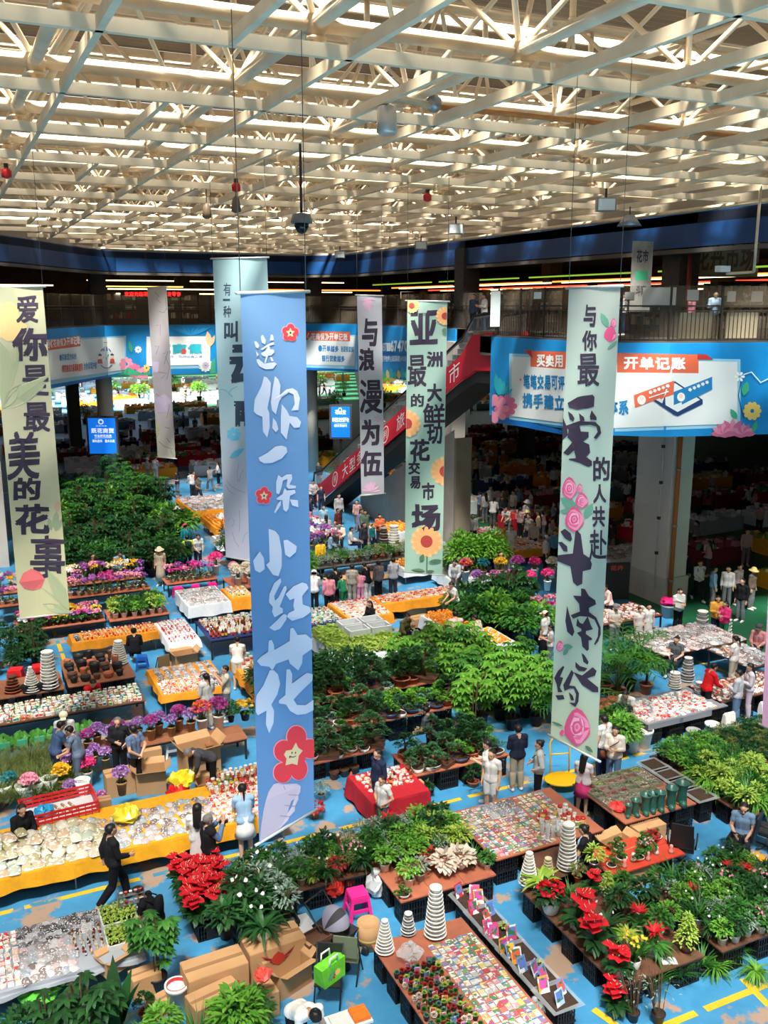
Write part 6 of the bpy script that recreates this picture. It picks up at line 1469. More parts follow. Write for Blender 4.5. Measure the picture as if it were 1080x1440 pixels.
# ---- planks with red anthuriums
plank_table(9.2,10.55,11.05,13.5,.5, 'brown plank table with red anthuriums in white pots', WOODD, glabel='the anthurium planks', boards=3, along='x')
for key, px_, py_, s, pot, lb in (('red_kalanchoe',774,1283,1.6,None,'round red kalanchoe in a grey-white pot at the far left corner of the anthurium planks'),('anthurium',812,1305,1.4,None,'large red anthurium in a white pot left of the middle of the planks'),('anthurium',838,1338,1.45,'grey','large red anthurium at the front of the planks in a grey pot'),
 ('anthurium',870,1372,1.15,'grey','smaller red anthurium at the near corner of the planks'),('yellow_orchid',891,1362,1.3,None,'yellow flowering orchid in a small white pot at the near edge of the planks'),('red_bromeliad',918,1344,1.5,'grey','red bromeliad in a grey bowl near the right edge of the planks'),('red_bromeliad',897,1310,1.3,None,'red bromeliad at the centre of the anthurium planks'),
 ('topiary_cone',965,1338,1.6,None,'clipped lime green cone shrub at the right corner of the anthurium planks'),('potted_shrub_lush',940,1305,1.2,None,'bushy bright green shrub at the right side of the anthurium planks'),('potted_shrub_dark',868,1288,1.3,None,'dark green leafy plant behind the anthuriums'),('topiary_cone',853,1262,1.2,'white','lime green clipped shrub at the back of the anthurium planks'),
 ('anthurium',830,1255,.9,None,'orange red anthurium at the back of the planks beside the clipped shrub'),('potted_shrub',876,1258,1.1,'white','green plant in a white pot at the far right of the planks'),('strappy_plant',900,1290,.9,'white','strappy green plant behind the red bromeliads'),('potted_lily',850,1318,1.3,'grey','dark glossy plant between the two large anthuriums'),('potted_shrub',925,1318,1.3,'white','green bush behind the red bromeliad bowl'),('strappy_plant',800,1270,1.0,'white','grassy plant behind the left anthurium'),('potted_shrub_dark',905,1275,1.4,'black','dark bush at the back right of the planks'),('rosette_plant',880,1325,1.1,'white','lime rosette plant among the red bromeliads')):
 x, y = at(px_, py_,.5); grow(key, x, y,.5, lb, None, s, pot)
x, y = at(925,1352,.52); t = thing('price_card', 'blank white card on the near right edge of the anthurium planks', 'card',(x+.2, y-.05,.5),-.4); MB().box(-.13,-.09,0,.13,.09,.006).build('card', M_PAPER, t); MB().box(-.1,-.02,.006,.1,.02,.008).build('clip', FOAM, t)
for px_, py_, k, s, lb in ((868,1425,'anthurium',1.15,'red anthurium wrapped in clear film standing on the floor below the planks'),(915,1400,'tall_strappy_plant',.75,'long leaved green plant on the floor in front of the anthurium planks'),(952,1385,'tall_strappy_plant',.7,'second long leaved plant on the floor right of the first, by the planks'),(985,1370,'strappy_plant',1.2,'spreading grassy plant on the floor at the right end of the anthurium planks'),(1005,1330+40,'spider_plant',1.1,'spider plant on the floor between the two right-hand plank tables'),
 (890,1435,'bare_branch_plant',1.1,'thin bare-branched plant on the floor at the bottom edge of the frame'),(925,1438,'bare_branch_plant',1.2,'second bare-branched plant by the yellow line at the bottom edge'),(1062,1375,'spider_plant',1.1,'dark spider plant on the floor in front of the right plant table'),(1035,1350,'strappy_plant',.9,'small grassy plant on the floor in front of the right plant table')):
 x, y = at(px_, py_,0); grow(k, x, y,0, lb, None, s)
plank_table(9.85,13.2,11.1,14.45,.5, 'brown plank table holding two towers of white pots behind the anthuriums', WOODD, glabel='the pot tower planks')
towerpx(797,1222,.5,1.0,.20,.12,13, 'white pot in the tall nested tower behind the anthuriums', 'tall white pot tower behind the anthuriums')
towerpx(743,1243,.5,.68,.19,.07,11, 'white pot in the tapering tower beside the lime rosette plant', 'tapering pot tower behind the anthuriums'); towerpx(770,1232,.5,.4,.12,.07,7, 'cream pot in the short tower between the two white towers', 'cream pot tower behind the anthuriums', 'cream')
for key, px_, py_, s, lb in (('rosette_plant',762,1252,1.5,'large lime green rosette plant between the pot towers'),('potted_shrub_lime',835,1222,1.2,'bright leafy plant right of the tall pot tower'),('potted_shrub_fine',812,1240,1.0,'fine leaved plant in front of the tall pot tower'),('bonsai_round',842,1238,.8,'small round bonsai in a white bowl right of the pot towers')):
 x, y = at(px_, py_,.5); grow(key, x, y,.5, lb, None, s)
# ---- red table with small figures and pots
plank_table(11.1,13.1,12.95,14.05,.5, 'red topped table with small bonsai and figurines', mat('plank_scarlet',(196,66,44),.6, var=.1), glabel='the red topped table')
for i in range(10):
 grow(r.choice(['bonsai_round','succulent_green','red_leaf_plant','flamingo_plant','succulent_pale']),11.25+i*.17,13.3+r.uniform(0,.5),.5, 'little potted plant on the red topped table', 'little plants on the red topped table', r.uniform(.7,1.0))
for i in range(5):
 t = thing('figurine', 'small pale figurine on the red topped table', 'figurine',(11.5+i*.3,13.25+.1*(i%2),.5),0, 'figurines on the red topped table'); MB().lathe([(.05,0),(.055,.05),(.03,.10),(.04,.13),(.035,.17),(.001,.19)],12).build('body', POT['white'] if i % 2 else mat('figurine_pink',(226,150,140),.5), t); MB().lathe([(.06,0),(.06,.012)],12).build('base', WOODD, t)
x, y = at(815,1175,0)
# ---- right-hand plant table
plank_table(11.4,10.5,13.7,12.5,.5, 'brown plank table packed with green plants in white pots at lower right', WOODD, glabel='the lower-right plant table', boards=3, along='x')
n = 0
for i in range(8):
 for j in range(7):
  k = r.choice(['potted_shrub','potted_shrub_lush','potted_shrub_dark','potted_lily','flamingo_plant','strappy_plant','potted_shrub_silver','red_bromeliad' if (i+j) % 5 == 0 else 'potted_shrub'])
  grow(k,11.58+i*.28+r.uniform(-.05,.05),10.65+j*.28+r.uniform(-.05,.05),.5, 'green pot plant in the dense rows of the lower-right table', 'plants on the lower-right table', r.uniform(.95,1.3), r.choice(['white','white','cream','black']))
# ---- centre seed packet table
plank_table(9.2,14.4,11.9,16.4,.6, 'square table covered with seed packets and glass jars, centre right', WOODR, glabel='the centre-right packet table')
pile(r, 'packet',9.24,14.45,10.75,16.35,.6,.115,.15, 'printed seed packet lying in rows on the centre-right table', 'seed packets on the centre-right table',.05,.06, maxn=160)
pile(r, 'packet',10.8,15.5,11.6,16.35,.6,.12,.15, 'printed seed packet at the far corner of the centre-right table', 'seed packets at the far corner',.06,.1)
pile(r, 'darkbag',9.95,15.75,10.75,16.3,.61,.2,.25, 'dark packed bag on the packets of the centre-right table', 'dark bags on the centre-right table')
for i in range(30):
 dup(G['jar'],(10.85+ (i%6)*.14+r.uniform(-.03,.03),14.7+(i//6)*.15,.6), r.random()*6, r.uniform(.9,1.6), 'glass jar in the cluster at the right of the seed packet table', 'glass jars on the centre-right table')
for i in range(8):
 t = thing('glass_vase', 'clear glass vase standing at the middle of the seed packet table', 'vase',(10.6+(i%4)*.13,14.62+(i//4)*.2,.6),0, 'clear vases on the packet table'); MB().lathe([(.05,0),(.055,.02),(.045,.12),(.06,.26),(.055,.26),(.04,.12)],12).build('body', M_FILM, t); MB().lathe([(.062,.255),(.062,.265)],12, close=False).build('rim', M_FILM, t)
# ---- soil trays and green boots
plank_table(12.45,14.4,14.45,16.3,.6, 'plank table with trays of succulents and green boot-shaped vases', WOODR, glabel='the boot vase table')
M_TRAY = mat('clear_tray',(146,140,122),.3)
for i in range(6):
 for j in range(6):
  if i*6+j > 29 and j < 2: continue
  x, y = 12.62+i*.31,14.98+j*.23
  t = thing('produce_tray', 'shallow clear tray of moss and succulents on the boot vase table', 'tray',(x, y,.6), r.uniform(-.05,.05), 'trays on the boot vase table')
  b = MB(); b.box(-.14,-.1,0,.14,.1,.01); [b.box(s*.14-.006,-.1,0,s*.14+.006,.1,.09) for s in (-1,1)]; [b.box(-.14,s*.1-.006,0,.14,s*.1+.006,.09) for s in (-1,1)]; b.build('tray', M_TRAY, t)
  q = bush(r,.13,.05,26,.05,.03,.04); tag(q.build('moss', LF[r.choice(['olive','grey','mid','lime','pale','red'])], t), kind='stuff')
M_BOOT = mat('boot_green',(44,92,82),.35, var=.15); M_BOOTG = mat('boot_gold',(150,120,70),.4)
for i,(px_, py_, s) in enumerate(((883,1148,.75),(893,1146,.95),(907,1143,1.15),(917,1140,1.1),(928,1138,1.1),(943,1135,1.25),(958,1130,1.35))):
 x, y = at(px_, py_,.6); t = thing('boot_vase',('smallest', 'second smallest', 'third from the left', 'middle', 'fifth from the left', 'second tallest', 'tallest')[i] + ' green boot-shaped vase in the row on the vase table', 'vase',(x, y,.6), r.uniform(-.4,.4)); t.scale = (s,)*3
 MB().lathe([(.085,0),(.09,.05),(.075,.2),(.085,.3),(.115,.37),(.12,.385),(.1,.38),(.07,.28),(.001,.22)],14).build('shaft', M_BOOT, t); MB().tube([(0,0,.04),(-.05,-.1,.045),(-.06,-.15,.04)],[.07,.06,.045],10).build('foot', M_BOOT, t); MB().lathe([(.095,.0),(.098,.03),(.09,.04)],14).build('band', M_BOOTG, t)
t = thing('net_bag', 'red net bag lying before the boot vases', 'bag',(at(868,1138,.6)[0], at(868,1138,.6)[1],.6)); crumple(.19,0,5,.35).build('net', mat('red_net',(226,60,56),.6), t); MB().ball((.05,.05,.12),.05).build('knot', mat('red_net',(226,60,56)), t)
# crates with soil beside the grass plants
for i in range(4):
 y = 14.75 + i*.5
 for q in range(2): dup(CRATE,(14.85, y, q*.265), math.pi/2,1, 'black crate under the soil tubs left of the grass plants', 'crates under the soil tubs')
 t = thing('soil_tub', 'clear lined tub of soil in the crate row left of the grass plants', 'tub',(14.85, y,.53),0, 'soil tubs left of the grass plants'); MB().add([(-.2,-.27,0),(.2,-.27,0),(.2,.27,0),(-.2,.27,0),(-.25,-.31,.07),(.26,-.30,.08),(.25,.31,.07),(-.26,.30,.08),(-.3,-.33,.03),(.31,-.33,.02),(.3,.33,.03),(-.31,.33,.02)],[(0,1,5,4),(1,2,6,5),(2,3,7,6),(3,0,4,7),(4,5,9,8),(5,6,10,9),(6,7,11,10),(7,4,8,11)]).build('film', M_FILM, t); MB().box(-.22,-.28,.0,.22,.28,.045).build('soil', SOIL, t)
# ---- grass plants on planks, right
plank_table(15.15,13.6,17.0,16.8,.5, 'plank table of bright grassy plants at the right edge', WOODD, glabel='the grassy plant table')
fill(r,15.2,13.65,16.95,15.6,.5,['spider_plant','spider_plant','potted_shrub_lime','strappy_plant'],.24, 'bright grassy plant packed on the right-hand planks', 'grassy plants on the right-hand planks',(1.0,1.4),['black','brown'])
fill(r,15.2,15.6,16.95,16.75,.5,['potted_shrub','potted_shrub_lush'],.26, 'leafy mid green plant at the far end of the grassy plant table', 'leafy plants behind the grassy plants',(.9,1.2),['black'])
plank_table(17.1,15.2,19.6,17.1,.5, 'low plank table of dark young plants at the right edge', WOODD, glabel='the dark plant table')
fill(r,17.15,15.25,19.5,17.05,.5,['potted_shrub_dark','potted_shrub_fine'],.22, 'dark low young plant on the table by the right aisle', 'dark plants by the right aisle',(.6,.8),['black'])
for i in range(5): t = thing('price_card', 'small white card at the edge of the dark plant table', 'card',(17.2+i*.5,17.05,.62),0, 'white cards on the dark plant table'); MB().box(-.07,0,-.02,.07,.006,.09).build('card', M_PAPER, t); MB().box(-.005,0,-.12,.005,.006,-.02).build('stick', M_GALV, t)
# ---- trinket tables beyond the right aisle
plank_table(16.1,18.0,18.95,19.5,.65, 'grey fronted table heaped with red and white trinkets beyond the right aisle', mat('grey_board',(128,132,140),.5), glabel='the grey fronted trinket table')
pile(r, 'trinket',16.15,18.05,18.6,19.3,.65,.14,.15, 'small wrapped trinket on the grey fronted table', 'trinkets on the grey fronted table',.3,.8,(.9,1.5))
t = thing('table_front', 'grey board leaning along the near edge of the trinket table', 'board',(17.2,17.96,.5)); MB().box(-1.1,-.02,0,1.1,.0,.16).build('board', mat('grey_board',(128,132,140)), t); q = Print(lambda x, y, l: ((x-.5)*2.2,-.02-l,(1-y)*.16),.004); q.char('店',(.48,.1,.54,.9), mat('navy_print',(34,60,110)),.01); q.build('lettering', t)
towerpx(966,958,.65,.75,.22,.12,9, 'white pot in the tower behind the grey trinket table', 'white pot tower behind the trinkets', 'white', 'grey'); towerpx(948,968,.65,.5,.2,.14,7, 'white pot in the low tower left of the striped one', 'low pot tower by the trinkets'); towerpx(982,975,.65,.35,.12,.1,6, 'small grey and white pot stacked at the right end of the trinkets', 'small pot tower by the trinkets', 'grey', 'white')
plank_table(18.85,18.2,21.8,19.55,.65, 'dark table with colourful small packs at the right edge', WOODD, glabel='the right trinket table')
pile(r, 'trinket',18.9,18.25,21.7,19.5,.65,.16,.16, 'colourful small pack on the right trinket table', 'packs on the right trinket table',.3,.8,(.9,1.4))
for i,(x, y, m, lb) in enumerate(((15.6,17.95,'white','white bucket at the left end of the grey trinket table'),(17.35,17.6,'grey','grey pail under the front of the trinket table'),(18.1,17.7,'white','white pail under the front of the trinket table'))):
 t = thing('bucket', lb, 'bucket',(x, y,0)); pot_mesh(.2,.42,'cup').build('body', POT[m], t); MB().lathe([(.001,.36),(.17,.36)],14, close=False).build('filling', SOIL, t)
x, y = at(905,1050,0); t = thing('bucket', 'white ribbed bucket alone on the blue aisle near the trinket tables', 'bucket',(x, y,0)); pot_mesh(.24,.5,'cup').build('body', POT['white'], t); MB().lathe([(.001,.42),(.2,.42)],14, close=False).build('filling', SOIL, t)
for i,(x, y) in enumerate(((18.2,17.8),(20.3,17.95),(20.6,17.95))):
 t = thing('goods_bag',('bright printed bag of plant food at the right end of the grey trinket table','pink printed bag of plant food below the right trinket table','green printed bag of plant food below the right trinket table')[i], 'bag',(x+.6 if i == 0 else x, y,0)); b = MB(); b.add([(px_*.18, py_*.09*(1-.5*abs(pz)),.02+.25*(pz+1)) for pz in (-1,-.5,0,.5,1) for px_, py_ in ((-1,-1),(1,-1),(1,1),(-1,1))],[(k*4+j, k*4+(j+1)%4, k*4+4+(j+1)%4, k*4+4+j) for k in range(4) for j in range(4)] + [(0,3,2,1),(16,17,18,19)]); b.build('sack', ramp_mat('plant_food_%d' % i,[('e05a8a','f0f0e8'),('e878a8','f4f0f0'),('30a850','e8f0e0')][i],.4, 'object', patch=('f0e8e0',12,.5)), t); MB().box(-.17,-.02,.52,.17,.02,.56).build('seal', WHITEPL, t)
# grey wrapped parcels by the big column
plank_table(19.8,21.6,23.4,23.7,.7, 'long table heaped with grey wrapped parcels by the big column', WOODD, 'legs'); pile(r, 'greybag',19.85,21.65,23.35,23.65,.7,.22,.22, 'grey wrapped parcel heaped on the table by the big column', 'grey parcels by the big column',.3,.8,(1.0,1.5))
plank_table(21.5,19.7,23.0,21.5,.7, 'short table of grey parcels at the right end of the heap', WOODD, 'legs'); pile(r, 'greybag',21.55,19.75,22.95,21.45,.7,.24,.24, 'grey wrapped parcel on the short table at the right of the heap', 'grey parcels on the short table',.3,.8,(1.0,1.5))
towerpx(1020,905,.0,.9,.2,.16,8, 'white pot stacked on the floor behind the man in red', 'white pots behind the man in red'); towerpx(985,905,0,1.2,.26,.18,9, 'wide white pot stacked beside the man in red', 'wide white pots beside the man in red', 'white', 'grey')
plank_table(19.2,24.8,22.6,26.4,.7, 'table of mixed small goods at the foot of the big column', WOODD, 'legs'); pile(r, 'trinket',19.25,24.85,22.5,26.35,.7,.2,.2, 'small mixed pack on the table at the foot of the big column', 'packs at the foot of the big column',.3,.8,(1.1,1.6))
# ---- bonsai benches
BL_ = dict(front=(7.2,19.8,9.35,20.6), right=(9.3,18.25,11.95,19.5))
plank_table(7.2,19.85,9.3,20.6,.55, 'red-brown bonsai bench left of the man in the grey shirt', WOODR, glabel='the left bonsai bench'); plank_table(9.3,18.25,11.95,19.5,.55, 'red-brown bonsai bench along the blue aisle', WOODR, glabel='the aisle bonsai bench')
plank_table(7.2,20.95,12.0,21.75,.75, 'long middle bonsai bench behind the aisle bench', WOODR, glabel='the middle bonsai bench'); plank_table(7.2,22.3,12.0,23.1,.95, 'long rear bonsai bench below the big green trees', WOODR, glabel='the rear bonsai bench')
BK = ['bonsai','bonsai_low','bonsai_tall','bonsai_bright','bonsai_dark','bonsai_round']
for (x0,y0,x1,y1,z), lb, gp, st, s in (((7.25,19.9,9.25,20.55,.55),'potted bonsai on the left bonsai bench','bonsai on the left bench',.36,(1.0,1.35)),((9.4,18.3,11.9,19.45,.55),'potted bonsai on the bench along the blue aisle','bonsai on the aisle bench',.37,(1.0,1.35)),((7.3,21.0,11.95,21.7,.75),'potted bonsai on the long middle bench','bonsai on the middle bench',.37,(1.15,1.5)),((7.3,22.35,11.95,23.05,.95),'potted bonsai on the long rear bench','bonsai on the rear bench',.38,(1.3,1.7))):
 fill(r, x0, y0, x1, y1, z, BK, st, lb, gp, s)
fill(r,7.2,23.4,11.2,25.0,.3,['bonsai_tall','bonsai_dark','leafy_bush_dark'],.62, 'large dark green bonsai tree behind the benches', 'large bonsai behind the benches',(1.1,1.4))
# floor plants before the benches
for px_, py_, k, s, lb in ((665,1105,'bonsai_dark',1.0,'dark potted conifer standing on the blue floor before the aisle bench'),(452,1125,'potted_shrub_silver',1.2,'leafy plant in a dark pot on the floor right of the blue banner'),(600,1120,'potted_shrub_dark',.9,'small dark plant on the floor under the aisle bench'),(443,1150,'red_leaf_plant',1.4,'red leaved plant on the floor beside the blue banner')):
 x, y = at(px_, py_,0); grow(k, x, y,0, lb, None, s)
for i in range(3): x, y = at(470+i*14,1095-i*4,0); t = thing('bucket', 'small brown pot on the floor left of the red cloth', 'pot',(x, y,0),0, 'brown pots on the floor'); pot_mesh(.13,.2,'cup').build('body', POT['brown'], t); MB().lathe([(.001,.17),(.11,.17)],12, close=False).build('soil', SOIL, t)
# ---- table with the red cloth
cloth_table(7.85,17.45,9.3,18.85,.6, 'folding table under a dark red cloth by the aisle', 'dark red cloth hanging from the table by the aisle', TCL['red'],.5)
pile(r, 'trinket',7.95,17.9,9.2,18.8,.605,.15,.16, 'small pack on the dark red cloth', 'packs on the dark red cloth',.25,.8,(.9,1.3)); 
for i in range(7): dup(G['bottle'],(8.6+.09*i,18.1+.08*(i%3),.605),0,1.0, 'green or white bottle on the dark red cloth', 'bottles on the dark red cloth')
x, y = at(573,1122,0); carton(x, y,0,0,1.1, 'brown cardboard box on the aisle below the red cloth')
x, y = at(494,1112,0); t = thing('traffic_cone', 'small orange red cone at the left of the red cloth table', 'cone',(x, y,0)); MB().lathe([(.11,.03),(.02,.5),(.015,.5)],14).build('cone', mat('cone_orange',(232,72,40),.5), t); MB().box(-.15,-.15,0,.15,.15,.03).build('base', M_DARKM, t)
# ---- plants along the aisle (behind the planks) and the square plank with begonias
plank_table(3.95,15.25,6.85,16.35,.5, 'long plank of mixed green plants in front of the centre aisle', WOODD, glabel='the centre aisle plank')
fill(r,4.1,15.3,6.8,16.3,.5,['potted_shrub','potted_shrub_lush','potted_shrub_dark','potted_shrub_silver','potted_lily','red_leaf_plant','flamingo_plant','rosette_plant','potted_shrub_fine'],.25, 'mixed green pot plant on the long plank before the centre aisle', 'mixed plants on the centre aisle plank',(.9,1.3),['white','black','brown','cream'])
plank_table(6.9,14.05,9.0,16.3,.55, 'square brown plank table with pale begonias and green plants', WOODR, glabel='the begonia table', boards=3, along='x')
fill(r,6.95,15.0,8.95,16.25,.55,['potted_shrub','potted_shrub_lush','potted_shrub_silver','potted_shrub_dark','strappy_plant','potted_shrub_lime'],.26, 'green pot plant on the back half of the begonia table', 'green plants on the begonia table',(1.0,1.4),['white','black','cream'])
for px_, py_, k, s, lb in ((575,1245,'potted_shrub_lush',1.3,'bright round green plant at the left front of the begonia table'),(590,1238,'potted_shrub_silver',1.2,'silver leaved plant beside the bright green one, begonia table'),(625,1228,'pale_begonia',1.2,'large pale leaved begonia at the front of its table'),(648,1222,'pale_begonia',1.2,'second pale leaved begonia right of the large one'),(665,1215,'strappy_plant',.9,'grassy plant in a dark pot right of the begonias'),(685,1222,'potted_shrub',.9,'green plant in a white bowl at the right corner of the begonia table'),(607,1220,'red_leaf_plant',1.3,'red leaved plant behind the pale begonias'),(568,1262,'bonsai_round',.9,'little plant in a white bowl at the near corner of the begonia table')):
 x, y = at(px_, py_,.55); grow(k, x, y,.55, lb, None, s)
grow('red_bromeliad',7.6,16.1,.62, 'red topped bromeliad standing highest behind the green plants', None,1.4)
# ---- red flower display and leafy plants on cartons, lower left of centre
for i in range(3):
 for j in range(6):
  grow('anthurium',3.35+i*.28,15.35+j*.26,.35, 'red anthurium in the tall block of red flowers left of centre', 'anthuriums in the red block',1.15, 'black')
for i in range(3): 
 for j in range(3): dup(CRATE,(3.5+i*.0+.3*i*.6,15.5+j*.5,0), math.pi/2,(1,1,1.3), 'black crate under the block of red flowers', 'crates under the red block')
fill(r,3.95,14.3,4.9,15.3,.62,['potted_shrub_dark','potted_lily','potted_shrub_silver'],.3, 'glossy dark green plant right of the red flower block', 'glossy plants by the red block',(1.5,1.9),['white','black'])
for j in range(2): 
 for i in range(3): dup(CRATE,(4.1+i*.35,14.55+j*.5,0), math.pi/2,(1,1,2.3), 'black crate under the glossy plants', 'crates under the glossy plants')
BIGC = [(3.25,13.75,1.35,.05,'big cardboard box with dark printing below the glossy plants'),(4.35,13.95,1.35,.05,'big cardboard box printed with a red eagle crest'),(3.1,13.2,1.1,.2,'flattened cardboard box in front of the big cartons'),(3.75,13.05,.9,.1,'low cardboard box leaning before the big cartons')]
for x, y, s, a, lb in BIGC: carton(x, y,0, a,(s*1.25,s,s*1.25), lb)
M_RED_INK = mat('carton_red_ink',(186,56,40),.8)
t = thing('carton_print', 'red winged crest printed on a sheet fixed to the big cardboard box', 'print',(4.35,13.67,.28),.05); q = Print(lambda x, y, l: ((x-.5)*.7,-.008-l,(1-y)*.36),.002)
for i in range(6): q.leaf((.48,.7),(.05+.05*i,.1+.13*i),.14,INK if i % 2 else M_RED_INK); q.leaf((.52,.7),(.95-.05*i,.1+.13*i),.14,INK if i % 2 else M_RED_INK)
q.leaf((.5,.85),(.5,.1),.5,M_RED_INK); q.disc(.5,.6,.1,.14,M_RED_INK); q.build('crest_print', t)
t = thing('carton_print', 'dark brush writing printed on the left big cardboard box', 'print',(3.25,13.47,.22),.05); q = Print(lambda x, y, l: ((x-.5)*.8,-.008-l,(1-y)*.3),.002); q.line('鲜花·昆明花',(.05,.3,.95,.8), M_RED_INK,.01); q.build('lettering', t)
for px_, py_, k, s, lb in ((318,1318,'potted_shrub_dark',1.7,'broad glossy plant standing on the left big carton'),(370,1320,'potted_lily',1.5,'glossy plant standing on the right big carton'),(345,1300,'potted_shrub_dark',1.6,'dark leafy plant between the two carton plants')):
 x, y = at(px_, py_,.68); grow(k, x, y,.68, lb, None, s)
x, y = at(405,1385,0); carton(x, y,0,.35,1.15, 'open cardboard box with raised flaps at bottom centre-left', None, True)
for px_, py_, k, s, lb in ((335,1478,'leafy_bush_bright',1.05,'large fresh green bush with film tags at the bottom edge'),(352,1462,'leafy_bush',.9,'green bush behind the fresh green one at the bottom'),(230,1472,'leafy_bush_bright',.7,'small bright round bush at the bottom edge, left of the spiky plant'),(283,1495,'tall_strappy_plant',.9,'dark spiky upright plant at the bottom edge'),(222,1392,'umbrella_tree',1.05,'umbrella tree with fanned leaves left of the big cartons'),(120,1490,'umbrella_tree_dark',1.15,'dark umbrella tree at the bottom left corner'),(165,1470,'banana_plant',1.0,'banana plant with broad upright leaves at lower left'),(72,1492,'umbrella_tree_dark',.95,'dark umbrella tree at the left of the bottom corner group'),(40,1498,'leafy_bush_dark',1.0,'dark bush in the bottom left corner'),(150,1478,'potted_palm',.7,'small palm in front of the banana plant'),(205,1430,'bonsai_dark',.8,'small dark plant left of the white bucket')):
 x, y = at(px_, py_,0); grow(k, x, y,0, lb, None, s)
x, y = at(250,1420,0); t = thing('bucket', 'white bucket lined with red film by the bottom green bushes', 'bucket',(x, y,0)); pot_mesh(.2,.5,'cup').build('body', POT['white'], t); MB().lathe([(.165,.5),(.16,.4),(.001,.38)],16, close=False).build('lining', mat('red_film',(190,50,56),.4), t)
x, y = at(205,1395,0); carton(x, y,0,.1,(.8,.8,1.0), 'reddish brown box standing behind the white bucket'); carton(x+.2, y-.55,0,.3,(.9,.8,.6), 'low yellow-brown box in front of the reddish one')
x, y = at(356,1355,.6); t = thing('plastic_bag', 'crumpled coral red film on the fresh green bush', 'bag',(x-.05, y-.75,.85)); crumple(.14,0,12,.7).build('film', mat('coral_film',(232,84,70),.4), t); MB().ball((0,0,.2),.04).build('knot', mat('coral_film',(232,84,70)), t)
# ---- stroller, chairs, stools and baskets in the lower middle
x, y = at(472,1340,0)
t = thing('baby_stroller', 'grey pram with ribbed hood parked beside the cartons', 'stroller',(x, y,0),.5)
M_PRAM = mat('pram_grey',(142,142,160),.8); M_PRAMD = mat('pram_dark',(60,58,66),.8)
hb = MB(); vs = []; n1, n2 = 9,10
for i in range(n1):
 a = math.pi*(.02 + .62*i/(n1-1))
 for j in range(n2+1):
  q = math.pi*j/n2; R = .30*(1+.03*(i%2)); vs.append((.26*math.cos(q),-R*math.cos(a)*math.sin(q)*1.1+.05,.55 + R*math.sin(a)*math.sin(q)*1.05 + .05))
hb.add(vs,[(i*(n2+1)+j, i*(n2+1)+j+1,(i+1)*(n2+1)+j+1,(i+1)*(n2+1)+j) for i in range(n1-1) for j in range(n2)],0, True); hb.m = [1 if (k // n2) in (3,4) else 0 for k in range(len(hb.f))]; hb.build('hood',[M_PRAM, M_PRAMD], t)
b = MB(); b.add([(-.25,-.35,.52),(.25,-.35,.52),(.25,.35,.56),(-.25,.35,.56),(-.18,-.28,.34),(.18,-.28,.34),(.18,.28,.36),(-.18,.28,.36)],[(0,1,5,4),(1,2,6,5),(2,3,7,6),(3,0,4,7),(4,5,6,7)]); b.build('seat_basket', M_PRAMD, t)
b = MB(); [b.tube([(s*.26,-.45,.1),(s*.26,.1,.5),(s*.26,.5,.95)],.015,6) for s in (-1,1)]; [b.tube([(s*.26,.4,.1),(s*.26,0,.5)],.015,6) for s in (-1,1)]; b.tube([(-.26,.5,.95),(.26,.5,.95)],.02,6); b.build('handle_frame', M_DARKM, t)
for sx in (-1,1):
 for yy in (-.45,.4): wv = MB(); wv.tube([(sx*.26-.02,yy,.1),(sx*.26+.02,yy,.1)],.1,14); wv.build('wheel', M_DARKM, t)
x, y = at(503,1288,0); stool(x, y, 'bright pink plastic stool below the begonia table', PINKPL, s=1.15)
x, y = at(470,1268,0); t = thing('red_coat', 'red bundled cloth hanging under the plank left of the pink stool', 'cloth',(x, y,.15)); crumple(.2,0,21,.9).build('cloth', mat('red_bundle',(214,50,34),.8), t); b = crumple(.14,0,22,1.2); b.v = [(p[0]+.33, p[1]+.1, p[2]) for p in b.v]; b.build('sleeve', mat('red_bundle',(214,50,34)), t)
x, y = at(522,1262,0); t = thing('sack', 'pale crumpled sack slumped against the begonia table', 'sack',(x+.1, y,0)); crumple(.2,0,31,1.3).build('sack', FOAM, t); MB().lathe([(.06,.45),(.1,.58),(.05,.6)],8).build('neck', FOAM, t)
x, y = at(518,1330,0); t = thing('cardboard_drum', 'tall brown paper drum left of the bottom pot towers', 'drum',(x, y,0)); MB().lathe([(.2,0),(.21,.5),(.2,.5),(.19,.42)],18).build('drum', CARD, t); MB().lathe([(.212,.2),(.214,.24)],18, close=False).build('band', M_YLF, t)
for i in range(6): x, y = at(433,1348+i*1,.0); t = thing('plastic_tray', 'brown plastic tray in the leaning stack beside the pram', 'tray',(x+.02*i, y-.02*i,.05+i*.09),.3, 'brown trays beside the pram'); b = MB(); b.box(-.25,-.18,0,.25,.18,.015); [b.box(s*.25-.01,-.18,0,s*.25+.01,.18,.07) for s in (-1,1)]; [b.box(-.25,s*.18-.01,0,.25,s*.18+.01,.07) for s in (-1,1)]; b.build('tray', POT['brown'] if i % 2 else POT['terra'], t); MB().box(-.26,-.19,.07,.26,-.165,.08).build('rim', POT['brown'], t)
x, y = at(410,1335,0); t = thing('foam_box', 'long white foam box with dark writing beside the big cartons', 'box',(x, y,0),.05); MB().box(-.4,-.25,0,.4,.25,.42).build('body', FOAM, t); MB().box(-.41,-.26,.42,.41,.26,.46).build('lid', FOAM, t)
x, y = at(462,1408,0); folding_chair(x, y,2.6, 'black folding chair holding a bright green bag at the bottom', M_DARKM)
